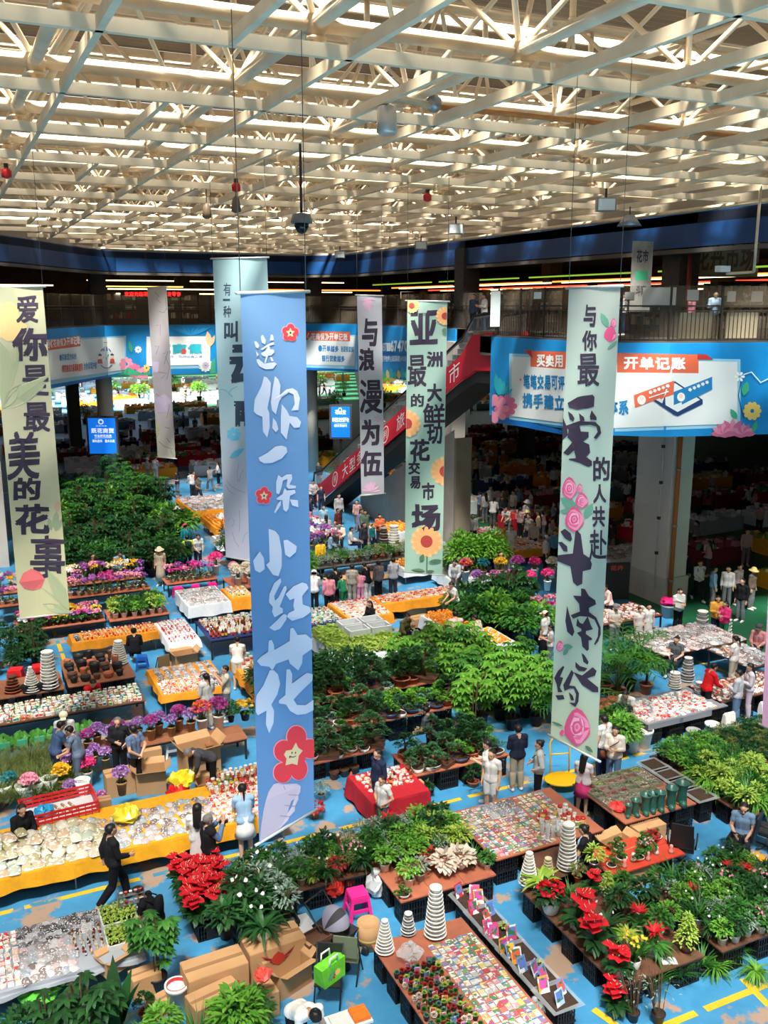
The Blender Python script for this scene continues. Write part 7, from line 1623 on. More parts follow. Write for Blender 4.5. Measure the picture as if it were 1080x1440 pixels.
t = thing('shopping_bag', 'bright green printed shopping bag on the black folding chair', 'bag',(x+.02, y-.02,.45),.4); b = MB(); b.add([(-.24,-.13,0),(.24,-.13,0),(.24,.13,0),(-.24,.13,0),(-.27,-.10,.34),(.27,-.10,.34),(.27,.10,.34),(-.27,.10,.34)],[(0,3,2,1),(4,5,6,7),(0,1,5,4),(1,2,6,5),(2,3,7,6),(3,0,4,7)]); b.build('sack', mat('bag_green',(110,206,50),.4, var=.2, vscale=6), t)
q = Print(lambda x, y, l: ((x-.5)*.5,-.125-l+.03*(1-y),(1-y)*.34),.006); q.petals(.4,.6,.2,6,M_RED_INK,.5); q.disc(.65,.55,.12,.16,M_YLF); q.leaf((.2,.8),(.5,.3),.3,M_GRP); q.build('picture_print', t)
for s in (-1,1): MB().tube([(-.1,s*.1,.34),(-.09,s*.1,.47),(.09,s*.1,.47),(.1,s*.1,.34)],.018,6).build('handle', WHITEPL, t)
x, y = at(490,1372,0); folding_chair(x, y,-.6, 'grey-green folding stool chair behind the black one', mat('canvas_green',(110,120,96),.8))
x, y = at(490,1432,.35); t = thing('goods_tray', 'white tray of cards and flowers at the bottom edge beside the chair', 'tray',(x, y,.3)); MB().box(-.35,-.2,0,.35,.2,.04).build('tray', WHITEPL, t); MB().box(.05,-.15,.04,.33,.15,.1).build('orange_box', mat('pack_orange',(240,120,30),.5), t); MB().box(-.3,-.15,.04,0,.15,.08).build('leaflets', M_PAPER, t)
dup(CRATE,(x, y,0),0,(1.2,1.1,1.1), 'black crate under the white tray at the bottom edge')
# ---- yellow cloth table with bags of petals and jars
cloth_table(-.8,17.8,6.0,19.65,.7, 'long stall table under yellow cloth at left', 'long yellow cloth over the stall table at left', TCL['yellow'],.34)
ZT = .705
pile(r, 'bag',-.75,17.86,2.2,19.2, ZT,.2,.25, 'clear bag of dried petals in the stacks on the yellow table', 'petal bags on the yellow table',.15,.3,(1.0,1.3)); pile(r, 'bag',-.7,18.0,2.1,19.2, ZT+.07,.22,.28, 'clear bag of dried petals lying on top of the stacks on the yellow table', 'upper petal bags on the yellow table',.2,.4,(1.0,1.3),.15); pile(r, 'bag',-.7,18.2,2.0,19.2, ZT+.14,.24,.3, 'topmost clear bag of petals at the back of the yellow table', 'topmost petal bags on the yellow table',.2,.4,(1.0,1.3),.3)
pile(r, 'darkbag',.6,17.86,2.3,18.2, ZT,.2,.2, 'shiny dark bag along the front edge of the yellow table', 'dark bags on the yellow table',.2,.5)
pile(r, 'greybag',2.2,17.86,4.5,19.2, ZT,.15,.17, 'small wrapped parcel at the middle of the yellow table', 'parcels on the yellow table',.3,.7,(.7,1.0)); pile(r, 'trinket',4.5,17.86,5.95,19.15, ZT,.105,.11, 'small pack at the right end of the yellow table', 'packs on the yellow table',.3,.7,(.9,1.2))
pile(r, 'jar',4.6,19.15,5.9,19.6, ZT,.11,.11, 'glass jar with a red or pale filling at the back of the yellow table', 'jars on the yellow table',.1,3,(1.0,1.4)); pile(r, 'jar',4.9,19.3,5.85,19.6, ZT+.2,.115,.12, 'upper glass jar stacked at the back of the yellow table', 'upper jars on the yellow table',.05,3,(1.0,1.3))
for i,(px_, py_, s, c, lb) in enumerate(((178,1146,.3,(240,220,60),'yellow film bundle on the back of the yellow table'),(255,1098,.3,(240,222,50),'yellow film bundle lying on the cartons behind the table'),(252,1112,.28,(230,36,44),'red film bundle below the yellow one behind the table'),(62,1138,.2,(30,150,200),'blue film bag on the red crate'))):
 z = (.72,.5,.35,.75)[i]; x, y = at(px_, py_+8, z); t = thing('plastic_bag', lb, 'bag',(x, y, z)); crumple(s,0,40+i,.55).build('film', mat('film_%d' % i, c,.3, spec=.6), t); MB().ball((0,0,s*.95), s*.18).build('knot', mat('film_%d' % i, c), t)
x, y = at(85,1150,.7)
t = thing('red_crate', 'large red plastic crate tray at the back of the yellow table', 'crate',(x, y+.25, ZT),.05); b = MB(); b.box(-.75,-.4,0,.75,.4,.03); b.build('bottom', FOAM, t); b = MB()
for s in (-1,1):
 for z in (.05,.14,.23): b.box(-.77,s*.42-.012,z,.77,s*.42+.012,z+.05); b.box(s*.77-.012,-.42,z,s*.77+.012,.42,z+.05)
 for i in range(12): b.box(-.77+i*.139,s*.42-.01,0,-.75+i*.139,s*.42+.01,.28)
b.build('lattice', REDP, t)
for i in range(5): tt = thing('paper_roll', 'brown wrapped roll lying in the red crate tray', 'roll',(x-.3+.15*i, y+.3, ZT+.06),.4, 'rolls in the red crate'); MB().tube([(0,-.18,0),(0,.18,0)],.03,8).build('roll', CARD, tt); MB().tube([(0,-.02,0),(0,.02,0)],.033,8).build('tie', FOAM, tt)
for px_, py_, z, s, o, lb in ((172,1108,0,1.1,False,'closed cardboard box behind the yellow table, carrying the purple bunch'),(217,1105,0,1.15,True,'open cardboard box beside the purple bunch'),(285,1080,0,1.5,True,'large open box into which the man in dark grey bends'),(148,1135,.3,.6,False,'small tumbled box at the back of the yellow table'),(300,1118,0,1.0,True,'open box right of the yellow film bundles'),(213,1070,0,1.0,False,'tall brown box under the purple flower shelf')):
 x, y = at(px_, py_+14, z); carton(x, y+.3, z, r.uniform(-.2,.2),(s,s,s*1.25), lb, None, o)
for px_, py_, z, k, s, lb in ((172,1095,.55,'statice_bunch',1.25,'purple flower bunch standing on the closed box behind the yellow table'),(88,1092,.1,'yellow_bunch',1.35,'yellow dried flower bunch wrapped in paper at left'),(124,1080,.1,'hot_pink_bunch',1.3,'hot pink flower bunch wrapped in white paper at left'),(43,1105,.1,'pink_bunch',1.3,'soft pink flower bunch wrapped in white at left'),(15,1100,.1,'teal_bunch',1.2,'teal dyed flower bunch at the left border'),(100,1105,.05,'statice_bunch',1.0,'dull purple bunch behind the yellow dried flowers'),(143,1118,.05,'mixed_bunch',.9,'small mixed bunch right of the hot pink flowers')):
 x, y = at(px_, py_+22, z); grow(k, x, y, z, lb, None, s)
for i,(px_, py_) in enumerate(((35,1125),(52,1120),(72,1115),(118,1118),(8,1125))):
 x, y = at(px_, py_,.25); t = thing('wrapped_bouquet', 'white paper cone of a wrapped bouquet in the group at left', 'bouquet',(x, y+.2,0),0, 'white wrapped bouquets at left'); MB().lathe([(.06,.05),(.2,.55),(.19,.55),(.05,.1)],12, close=False).build('paper', M_PAPER, t); MB().lathe([(.07,.02),(.075,.14)],10).build('tie', mat('red_ribbon',(176,30,56),.6), t)
x, y = at(243,1062,0); stool(x, y, 'white plastic stool with a red seat cushion behind the cartons', WHITEPL, s=1.1)
# ---- low left table with small goods and seedlings
cloth_table(-.9,14.6,2.25,16.2,.6, 'pale stall table of small goods at lower left', 'pale cloth on the lower-left stall table', TCL['grey'],.12)
pile(r, 'trinket',-.85,14.65,.28,16.15,.605,.105,.115, 'flat coloured pack at the left of the lower-left table', 'coloured packs on the lower-left table',.15,.3); pile(r, 'greybag',.3,14.65,1.15,15.6,.605,.12,.13, 'white crinkled parcel on the lower-left table', 'white parcels on the lower-left table',.25,.8,(.7,.9)); pile(r, 'darkbag',.3,15.6,1.68,16.17,.605,.11,.11, 'small blue-black or brown pack at the back of the lower-left table', 'dark packs on the lower-left table',.25,.8,(.6,.8)); pile(r, 'bottle',1.15,14.9,1.68,15.65,.605,.1,.1, 'little brown bottle on the lower-left table', 'bottles on the lower-left table',.2,1,(.5,.6))
for j in range(2):
 t = thing('foam_tray',('near','far')[j] + ' white foam tray of lime seedlings on the lower-left table', 'tray',(2.0,15.15+j*.62,.605),0); b = MB(); b.box(-.3,-.27,0,.3,.27,.02); [b.box(s*.3-.015,-.27,0,s*.3+.015,.27,.09) for s in (-1,1)]; [b.box(-.3,s*.27-.015,0,.3,s*.27+.015,.09) for s in (-1,1)]; b.build('tray', FOAM, t); MB().box(-.28,-.25,.02,.28,.25,.05).build('soil', SOIL, t)
 for i in range(5):
  for q in range(4): grow('seedling',1.78+i*.11,14.97+j*.62+q*.12,.645, 'lime green seedling in the foam trays at lower left', 'seedlings in the lower-left trays', r.uniform(.9,1.2))
x, y = at(186,1290,.5); t = thing('cup_rack', 'tall clear plastic rack of little cups before the crouching man in black', 'rack',(x, y,.1),0)
b = MB()
for i in range(5):
 b.box(-.22,-.04,.15+i*.18,.22,.04,.165+i*.18)
b.build('shelf', M_GALV, t); b = MB(); [b.box(s*.23-.008,-.05,0,s*.23+.008,.05,1.0) for s in (-1,1)]; b.build('side_frame', M_GALV, t)
for i in range(5):
 for k in range(5): dup(G['cup'],(x-.17+k*.085, y-.0,.27+i*.18),0,.9, 'clear little cup standing in the plastic rack at lower left', 'cups in the plastic rack')
x, y = at(158,1345,.6); carton(x, y,.35,.4,.7, 'cardboard box on the near edge of the lower-left table', None, True); x, y = at(58,1412,0); t = thing('sack', 'bright green sack lying below the lower-left table', 'sack',(x, y,.1),.2); crumple(.32,0,51,.5).build('sack', mat('sack_green',(90,180,60),.5, var=.3), t); MB().box(.2,-.05,.1,.4,.05,.2).build('neck', mat('sack_green',(90,180,60)), t)
x, y = at(60,1385,0); carton(x, y,0,.1,(1.0,.9,1.0), 'upright flattened box left of the dark umbrella trees'); 
# ================================================================== stalls further off
def rows(key, x0, y0, x1, y1, z, sx, sy, what, where,**k): pile(r, key, x0, y0, x1, y1, z, sx, sy, what + ' ' + where, what.split()[-1] + 's ' + where,**k)
# left: boxed goods, cups, parcels
plank_table(.2,25.2,4.35,26.45,.65, 'long table of small boxed goods left of the blue aisle', WOODD, 'legs'); rows('boxed',.25,25.25,4.3,26.4,.65,.135,.15, 'small printed box', 'on the long table left of the blue aisle', jit=.25, rot=.6)
for i in range(6): t = thing('leaf_sack', 'printed green sack of leaf mould under the long table of boxes', 'sack',(.6+i*.42,24.95,0),0, 'green sacks under the boxed goods'); crumple(.24,0,60+i,.9).build('sack', mat('leaf_sack_green',(72,138,52),.5, var=.5, vscale=7), t); MB().box(-.12,-.26,.2,.12,-.2,.35).build('seal', M_GRP, t)
cloth_table(3.05,30.7,5.85,31.65,.7, 'narrow stall table of cups under orange cloth', 'orange cloth on the narrow cup table', TCL['orange'],.28); rows('cup',3.4,30.75,5.8,31.6,.705,.12,.13, 'white or red paper cup', 'on the orange cup table'); rows('darkbag',3.1,30.8,3.4,31.5,.705,.15,.2, 'dark bag', 'at the left end of the orange cup table')
cloth_table(5.9,29.3,6.95,31.6,.7, 'white covered table of paper cups right of the orange one', 'pale cloth on the white cup table', TCL['white'],.25); rows('cup',5.95,29.35,6.9,31.55,.705,.11,.12, 'pink or white paper cup', 'on the pale cup table')
carton(6.3,28.9,0,.1,1.2, 'open cardboard box below the table of paper cups', None, True)
cloth_table(4.8,25.15,6.75,27.35,.7, 'square orange covered table of packed sweets beside the blue aisle', 'orange cloth on the square table beside the blue aisle', TCL['orange'],.2)
rows('trinket',4.85,25.2,6.1,26.2,.705,.12,.12, 'small bright pack', 'on the square orange table'); rows('greybag',4.95,26.25,6.7,27.3,.705,.22,.2, 'crinkled parcel', 'at the back of the square orange table', rot=.6); rows('darkbag',6.1,25.25,6.7,26.2,.705,.15,.16, 'dark pack', 'at the right of the square orange table', rot=.5)
plank_table(.3,27.15,2.4,28.6,.6, 'brown table of nested pots at the left border', WOODP, glabel='the left pot table'); plank_table(2.5,27.2,4.45,29.5,.6, 'brown table of black pots behind the boxed goods', WOODP, glabel='the black pot table')
T_ = 'in the white tower on the left pot table'
towerpx(70,968,.6,1.15,.26,.17,12, 'white pot nested in the tall tower on the left pot table', 'tall white tower on the left pot table'); towerpx(45,972,.6,.75,.25,.06,11, 'white pot nested in the tapering tower on the left pot table', 'tapering tower on the left pot table'); towerpx(18,973,.6,.5,.24,.12,6, 'brown tray pot in the low stack on the left pot table', 'brown stack on the left pot table', 'terra', 'brown')
towerpx(168,933,.6,.75,.27,.13,11, 'white pot nested in the tower on the black pot table', 'white tower on the black pot table')
for i in range(3): t = thing('flower_pot', 'black pot standing before the towers on the left pot table', 'flower pot',(1.35+i*.35,27.3,.6),0, 'black pots on the left pot table'); pot_mesh(.14,.24).build('body', POT['black'], t); MB().lathe([(.001,.2),(.12,.2)],12, close=False).build('soil', SOIL, t)
for i in range(5):
 for j in range(5): t = thing('flower_pot', 'dark pot in the rows on the black pot table', 'flower pot',(2.7+i*.33,27.5+j*.4,.6),0, 'dark pots on the black pot table'); pot_mesh(.11+.05*((i+j)%2),.16+.1*((i*j)%3)).build('body', POT[('black','black','brown','terra','black')[(i+2*j)%5]], t); MB().lathe([(.001,.12),(.09,.12)],10, close=False).build('soil', SOIL, t)
for x, y, lb in ((.5,29.3,'pink plastic stool at the left border behind the pot table'),(1.2,29.4,'pink plastic stool second from the left border'),(1.9,29.4,'pink plastic stool right of the other two behind the pots')): stool(x, y, lb, REDP, s=1.3)
stool(5.0,29.25, 'blue plastic stool under the seated person in black', BLUEPL); folding_chair(5.3,27.9,.4, 'tan folding chair beside the blue aisle', mat('canvas_tan',(150,128,92),.8))
# statice shelves
plank_table(2.3,22.5,5.2,23.3,.6, 'brown shelf of purple flower bunches at left', WOODP, 'legs'); plank_table(5.2,21.8,6.3,22.7,.6, 'brown shelf end with tall dry flowers', WOODP, 'legs')
for i in range(11): grow('statice_bunch' if i % 3 else 'magenta_bunch',2.45+i*.26,22.75+.25*(i%2),.6, 'purple flower bunch on the brown shelf at left', 'purple bunches on the brown shelf', r.uniform(1.0,1.3), 'basket')
for i in range(5): grow('statice_bunch',1.9+i*.22,22.2+.3*(i%2),.35, 'purple flower bunch in the low group beside the people at left', 'low purple bunches at left',1.0)
for px_, py_, k, s, lb in ((285,1030,'red_dry_bunch',1.6,'tall reddish dry flower bunch in a white vase'),(308,1025,'magenta_bunch',1.6,'tall magenta flower bunch in a white vase'),(325,1015,'leafy_bush',.6,'green plant right of the tall magenta bunch'),(345,1012,'bedding_yellow',2.4,'orange and green plant left of the blue banner')):
 x, y = at(px_, py_,.6); grow(k, x, y,.6, lb, None, s)
fill(r,-.6,21.6,2.0,23.6,.1,['wispy_plant'],.36, 'tall wispy green plant in the mass at the left border', 'wispy plants at the left border',(.9,1.15))
# flower benches at left
for (x0,y0,x1,y1,z,keys,lb,gp,st,s) in ((1.5,33.2,4.5,34.6,.5,['bedding_pink','bedding_yellow','bedding_purple','bedding_white','bedding_magenta'],'small flowering pot plant in the tray rows below the cream banner','bedding plants below the cream banner',.28,(1.5,1.9)),
 (4.6,33.0,6.75,34.5,.5,['potted_shrub_lush','potted_shrub_dark','potted_shrub_lime','potted_shrub'],'leafy pot plant on the bench left of the white cloth table','leafy plants left of the white cloth table',.32,(1.1,1.5)),
 (1.0,35.6,6.6,36.5,.75,['orchid_purple','orchid_magenta','orchid_purple','orchid_pink'],'purple orchid in the front rows of the left orchid bench','purple orchids at left',.3,(1.0,1.3)),(1.0,36.6,6.6,37.6,.95,['orchid_white','orchid_purple','orchid_cream','orchid_yellow','orchid_pink'],'white or coloured orchid in the back rows of the left orchid bench','back orchids at left',.34,(1.0,1.3)),
 (7.4,36.5,9.5,37.5,.55,['orchid_pink','orchid_magenta','orchid_cream','orchid_purple'],'orchid on the low red shelf behind the white cloth table','orchids on the low red shelf',.33,(1.0,1.3))):
 plank_table(x0, y0, x1, y1, z, 'bench under the ' + gp, WOODR, 'legs'); fill(r, x0+.1, y0+.1, x1-.1, y1-.1, z, keys, st, lb, gp, s)
for i in range(3): stool(7.8+i*.7,36.3, 'hot pink plastic stool under the low red orchid shelf', PINKPL, group='pink stools under the orchid shelf')
grow('hot_pink_bunch',9.6,37.2,.5, 'hot pink bunch at the right end of the low red shelf', None,1.8); fill(r,9.8,35.0,10.8,36.6,.5,['pink_bunch','white_bunch'],.5, 'pale wrapped bunch left of the blue banner', 'pale bunches left of the blue banner',(1.2,1.5))
plank_table(9.7,34.9,10.9,36.7,.5, 'red shelf of pale bunches left of the blue banner', WOODR, 'legs')
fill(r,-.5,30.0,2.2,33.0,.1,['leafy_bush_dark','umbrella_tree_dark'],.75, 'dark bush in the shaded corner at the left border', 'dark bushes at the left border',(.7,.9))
cloth_table(7.4,32.9,9.0,35.1,.7, 'white cloth table of silver trinkets', 'white cloth on the silver trinket table', TCL['white'],.45); rows('greybag',7.45,32.95,8.95,35.0,.705,.2,.2, 'silvery parcel', 'on the white cloth table', rot=.8)
cloth_table(9.1,33.2,10.0,34.6,.7, 'small orange covered table left of the blue banner', 'orange cloth on the small table left of the blue banner', TCL['orange'],.5); rows('boxed',9.15,33.25,9.95,34.5,.705,.16,.16, 'teal or white box', 'on the small orange table')
plank_table(7.2,29.0,9.6,31.2,.7, 'dark table of bottles and boxes left of the blue banner', TCL['navy'], 'legs'); rows('bottle',7.3,29.1,9.5,30.2,.7,.14,.16, 'brown or white bottle', 'on the dark table left of the blue banner', s=(1.0,1.6)); rows('boxed',7.3,30.2,9.5,31.1,.7,.16,.16, 'printed box', 'on the dark table left of the blue banner', s=(1.0,1.5))
cloth_table(7.3,24.4,8.6,27.0,.7, 'orange covered table of jars beside the blue banner', 'orange cloth on the jar table beside the blue banner', TCL['orange'],.3); rows('jar',7.35,24.5,8.5,26.9,.705,.17,.18, 'coloured jar', 'on the orange jar table', s=(1.2,1.8))
# green mass at the back left
fill(r,3.2,44.0,10.5,58.0,0,['leafy_bush','leafy_bush_dark','umbrella_tree_dark','umbrella_tree','leafy_bush_bright','leafy_bush_dark'],1.05, 'big leafy plant in the green mass at the back left', 'green mass at the back left',(1.4,2.0))
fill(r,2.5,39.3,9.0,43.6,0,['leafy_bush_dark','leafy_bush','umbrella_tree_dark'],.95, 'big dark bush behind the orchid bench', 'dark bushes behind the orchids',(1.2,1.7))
for i in range(3): carton(3.4+.1*i,47.5+i*.2,.5*i,.1*i,1.4,('bottom','middle','top')[i] + ' cardboard box of the stack beside the cream banner')
# back aisle tables
def stall(x0, y0, x1, y1, key, cm, lb, what, where, sx=.28,**k):
 cloth_table(x0, y0, x1, y1,.7, lb, 'cloth on the ' + lb, cm,.35); rows(key, x0+.05, y0+.05, x1-.05, y1-.05,.705, sx, sx, what, where, rot=1,**k)
stall(11.5,49.0,14.5,53.0, 'greybag', TCL['orange'], 'far table of grey packs in the aisle right of the back greenery', 'grey parcel', 'on the far aisle table',.33, s=(1.5,2)); stall(11.6,44.5,14.0,47.5, 'orange', TCL['orange'], 'far table of golden fruit in the aisle', 'golden fruit', 'on the far fruit table',.2, s=(1.6,2)); stall(11.0,41.5,14.5,43.2, 'trinket', TCL['white'], 'far white table in front of the golden fruit', 'pale pack', 'on the far white table',.26, s=(1.5,2))
for i in range(8): carton(15.0+(i%3)*.8,46+(i//3)*1.6,0,.1*i,1.2, 'brown box in the group right of the far fruit table', 'boxes by the far fruit table', i % 2 == 0)
fill(r,14.8,50.5,17.5,54,0,['leafy_bush_bright','umbrella_tree'],.95, 'fresh green bush right of the far grey table', 'bushes right of the far grey table',(1.2,1.5)); fill(r,10.8,38.4,13.6,41,.3,['orchid_white','orchid_purple','leafy_bush_dark'],.6, 'orchid or dark plant left of the aqua banner hem', 'plants by the aqua banner hem',(1.2,1.5))
# centre: seedlings on white cloth, foam boxes
cloth_table(10.4,25.65,12.95,28.35,.7, 'large white covered table of lime seedlings, centre', 'white cloth on the large seedling table', TCL['white'],.4)
def fillg(x0, y0, x1, y1, z, keys, st, lb, gp, s): fill(r, x0, y0, x1, y1, z, keys, st, lb, gp, s)
fillg(10.45,25.7,12.9,26.9,.705,['lettuce_plant','seedling'],.17, 'lime seedling on the large white covered table', 'seedlings on the white covered table',(1.1,1.5)); fillg(10.45,26.9,11.3,28.3,.705,['lettuce_plant'],.18, 'lime seedling at the left side of the large white covered table', 'seedlings at the left side',(1.2,1.5))
for i in range(4): t = thing('foam_box', 'open white foam box on the large seedling table', 'box',(11.7+(i%2)*.8,27.2+(i//2)*.68,.71),0, 'foam boxes on the seedling table'); b = MB(); b.box(-.34,-.27,0,.34,.27,.05); [b.box(s*.34-.03,-.27,0,s*.34+.03,.27,.36) for s in (-1,1)]; [b.box(-.34,s*.27-.03,0,.34,s*.27+.03,.36) for s in (-1,1)]; b.build('body', FOAM, t); MB().box(-.36,-.29,.34,.36,-.24,.37).build('rim', FOAM, t)
cloth_table(12.95,25.3,15.5,26.3,.7, 'white covered table of herbs before the orange trays', 'white cloth on the herb table', TCL['white'],.5); fillg(13.0,25.4,14.6,26.2,.705,['lettuce_plant','bedding_yellow','potted_shrub_lush'],.22, 'herb or marigold on the white herb table', 'herbs on the white herb table',(.9,1.2))
cloth_table(14.7,26.4,15.9,28.4,.7, 'white covered table heaped with oranges', 'white cloth under the heaped oranges', TCL['white'],.45)
for q in range(2): rows('orange',14.75+q*.1,26.45,15.85-q*.1,28.35,.705+q*.07,.115,.115, 'ripe orange',('in the bottom layer','in the top layer')[q] + ' on the white table', jit=.3, maxn=150)
cloth_table(15.4,24.6,16.3,26.3,.7, 'end of the orange table with a hanging white cloth', 'white cloth hanging at the near end of the orange table', TCL['white'],.5); rows('orange',15.45,24.7,16.2,26.2,.705,.12,.12, 'ripe orange', 'at the near end of the white tables', jit=.3)
stall(12.2,29.0,13.9,31.1, 'trinket', TCL['orange'], 'brown sided table of packs behind the foam boxes', 'small pack', 'on the table behind the foam boxes',.17, s=(1.1,1.6)); stall(10.7,29.0,12.0,30.7, 'boxed', TCL['navy'], 'navy covered table right of the blue banner', 'pale box', 'on the navy covered table',.17); stall(13.95,30.1,17.3,31.2, 'trinket', TCL['orange'], 'long orange covered table behind the customers', 'red or white pack', 'on the long orange table',.2, s=(1.2,1.8))
for px_, py_, s, lb in ((580,862,1.4,'big cardboard box below the long orange table'),(555,858,1.2,'cardboard box left of the big one, below the orange table'),(590,885,1.2,'upright cardboard sheet box behind the bald man')): x, y = at(px_, py_,0); carton(x, y,0,.1, s, lb)
plank_table(13.0,36.0,18.5,37.2,.6, 'grey bench of young plants behind the customers', M_CONC2, 'legs'); fillg(13.1,36.1,18.4,37.1,.6,['potted_shrub_silver','potted_shrub','potted_shrub_olive' if 'potted_shrub_olive' in PLANT else 'potted_shrub_fine'],.36, 'young plant on the grey bench behind the customers', 'young plants on the grey bench',(1.0,1.3))
plank_table(13.2,33.0,15.8,34.2,.75, 'brown box bench before the grey plant bench', CARD, 'legs')
towerpx(540,775,.6,1.1,.28,.17,9, 'dark pot in the striped tower behind the customers', 'striped tower behind the customers', 'grey', 'brown'); towerpx(554,775,.6,1.2,.3,.2,10, 'white pot in the tower left of the mint banner', 'white tower left of the mint banner')
fillg(11.6,38.5,16.0,44.5,.5,['orchid_purple','orchid_white','orchid_pink','statice_bunch'],.62, 'orchid in the purple and white mass right of the blue banner', 'orchids right of the blue banner',(1.5,1.9)); fillg(11.4,33.5,12.8,36.0,.4,['white_bunch','leafy_bush_bright'],.6, 'pale cut flower bunch right of the blue banner', 'pale bunches right of the blue banner',(1.3,1.5))
stall(18.6,40.0,20.5,42.0, 'orange', TCL['white'], 'fruit stand at the foot of the escalator', 'orange or lemon', 'on the stand by the escalator',.2, s=(1.6,2)); stall(18.5,37.4,20.6,38.6, 'greybag', TCL['grey'], 'grey packs table before the fruit stand', 'grey parcel', 'before the fruit stand',.3, s=(1.4,1.9)); stall(16.8,34.0,18.6,35.4, 'orange', TCL['white'], 'small fruit table behind the mint banner', 'orange', 'on the small table behind the mint banner',.2, s=(1.5,1.8))
# right of the mint banner
stall(22.0,37.5,24.0,39.2, 'trinket', TCL['red'], 'far table of bright packs right of the mint banner', 'bright pack', 'on the far table right of the mint banner',.28, s=(1.5,2.2)); stall(22.0,34.5,25.0,36.5, 'trinket', TCL['orange'], 'long table of bright packs below the right gallery', 'bright pack', 'on the long table below the gallery',.26, s=(1.5,2.2)); stall(19.3,35.0,21.4,36.6, 'greybag', TCL['grey'], 'table of grey packs near the mint banner', 'grey parcel', 'near the mint banner',.3, s=(1.3,1.8)); stall(25.5,31.5,28.5,33.5, 'greybag', TCL['white'], 'pale table in the shade behind the big column', 'grey parcel', 'in the shade behind the column',.3, s=(1.4,1.9))
fillg(18.2,32.3,20.6,33.6,.6,['potted_shrub_lush','potted_shrub_lime','leafy_bush_bright'],.42, 'fresh green plant on the white cloth right of the mint banner', 'fresh plants right of the mint banner',(1.2,1.6)); cloth_table(18.0,32.2,20.8,33.7,.6, 'white covered table of fresh green plants', 'white cloth under the fresh green plants', TCL['white'],.4)
for i, k in enumerate(['statice_bunch','mixed_bunch','magenta_bunch','hot_pink_bunch','hot_pink_bunch','pink_bunch','magenta_bunch','red_dry_bunch','teal_bunch','yellow_bunch','magenta_bunch','hot_pink_bunch','white_bunch','pink_bunch']):
 grow(k,18.3+(i%7)*.68,30.6-(i%7)*.22+(i//7)*.9,.45+.25*(i//7),{'statice':'purple','mixed':'lilac and pink','magenta':'deep magenta','hot':'hot pink','pink':'soft pink','red':'reddish dry','teal':'teal dyed','yellow':'yellow','white':'white'}[k.split('_')[0]] + ' flower bunch in the bucket rows left of the sage banner', k + ' rows left of the sage banner', r.uniform(1.4,1.8))
fillg(16.2,27.6,19.6,30.0,0,['leafy_bush','leafy_bush_dark','umbrella_tree_dark'],.75, 'dark leafy bush below the coloured flower bunches', 'dark bushes below the bunches',(1.0,1.4)); fillg(15.9,25.3,18.4,27.5,0,['leafy_bush_bright','leafy_bush','dracaena'],.72, 'yellow green bush left of the sage banner', 'yellow green bushes left of the sage banner',(1.2,1.6)); fillg(18.4,26.0,19.6,27.4,.5,['orchid_magenta','orchid_pink'],.5, 'magenta orchid among the bushes left of the sage banner', 'magenta orchids left of the sage banner',(1.2,1.5))
# the big bright trees in the middle
fillg(11.8,20.0,15.2,25.0,0,['umbrella_tree_bright','umbrella_tree','umbrella_tree_bright','leafy_bush_bright'],.68, 'tall bright umbrella tree in the green grove at the centre', 'green grove at the centre',(1.1,1.45)); fillg(13.4,19.6,15.4,20.6,0,['potted_palm','umbrella_tree_bright','tall_palm'],.62, 'bright palm at the near edge of the green grove', 'palms at the edge of the grove',(1.0,1.3)); fillg(9.0,23.3,11.7,25.0,0,['umbrella_tree','umbrella_tree_dark','bonsai_dark'],.7, 'dark green tree between the bonsai benches and the seedling table', 'trees behind the bonsai benches',(.75,.95))
for px_, py_, k, s, lb in ((868,985,'tall_palm',1.5,'tall feathery palm right of the sage banner'),(850,975,'tall_palm',1.35,'second feathery palm at the sage banner edge'),(908,975,'dracaena',1.5,'round headed palm in front of the red trinkets'),(885,970,'leafy_bush_bright',1.3,'bright bush between the two palms'),(875,1062,'leafy_bush_bright',1.1,'bright potted bush beside the couple by the sage banner'),(862,1040,'leafy_bush',1.0,'green bush behind the couple')): x, y = at(px_, py_,0); grow(k, x, y,0, lb, None, s)
for i in range(8): t = thing('flower_pot', 'terracotta pot in the stacks under the palms', 'flower pot',(15.6+(i%4)*.38,19.8+(i//4)*.4,0),0, 'terracotta pots under the palms'); pot_mesh(.18,.42).build('body', POT['terra'], t); MB().lathe([(.185,.34),(.2,.38),(.19,.42)],14, close=False).build('rim', POT['terra'], t)
# yellow hand cart
x, y = at(790,1108,0); t = thing('hand_cart', 'yellow flat hand cart with loop handle beside the sage banner', 'cart',(x, y,0),-.3); M_CART = mat('cart_yellow',(246,190,20),.4)
MB().lathe([(.001,.2),(.33,.2),(.36,.24),(.34,.26),(.001,.25)],20, sx=1.25).build('deck', M_CART, t); MB().tube([(.28,.33,.25),(.3,.42,1.0),(.22,.45,1.12),(-.12,.45,1.12),(-.2,.42,1.0),(-.2,.33,.25)],.022,8).build('handle', M_CART, t); MB().tube([(-.2,.4,.7),(.29,.4,.7)],.018,6).build('crossbar', M_CART, t)
for sx in (-1,1):
 for sy in (-1,1): MB().tube([(sx*.28-.02,sy*.2,.08),(sx*.28+.02,sy*.2,.08)],.08,12).build('wheel', M_DARKM, t)
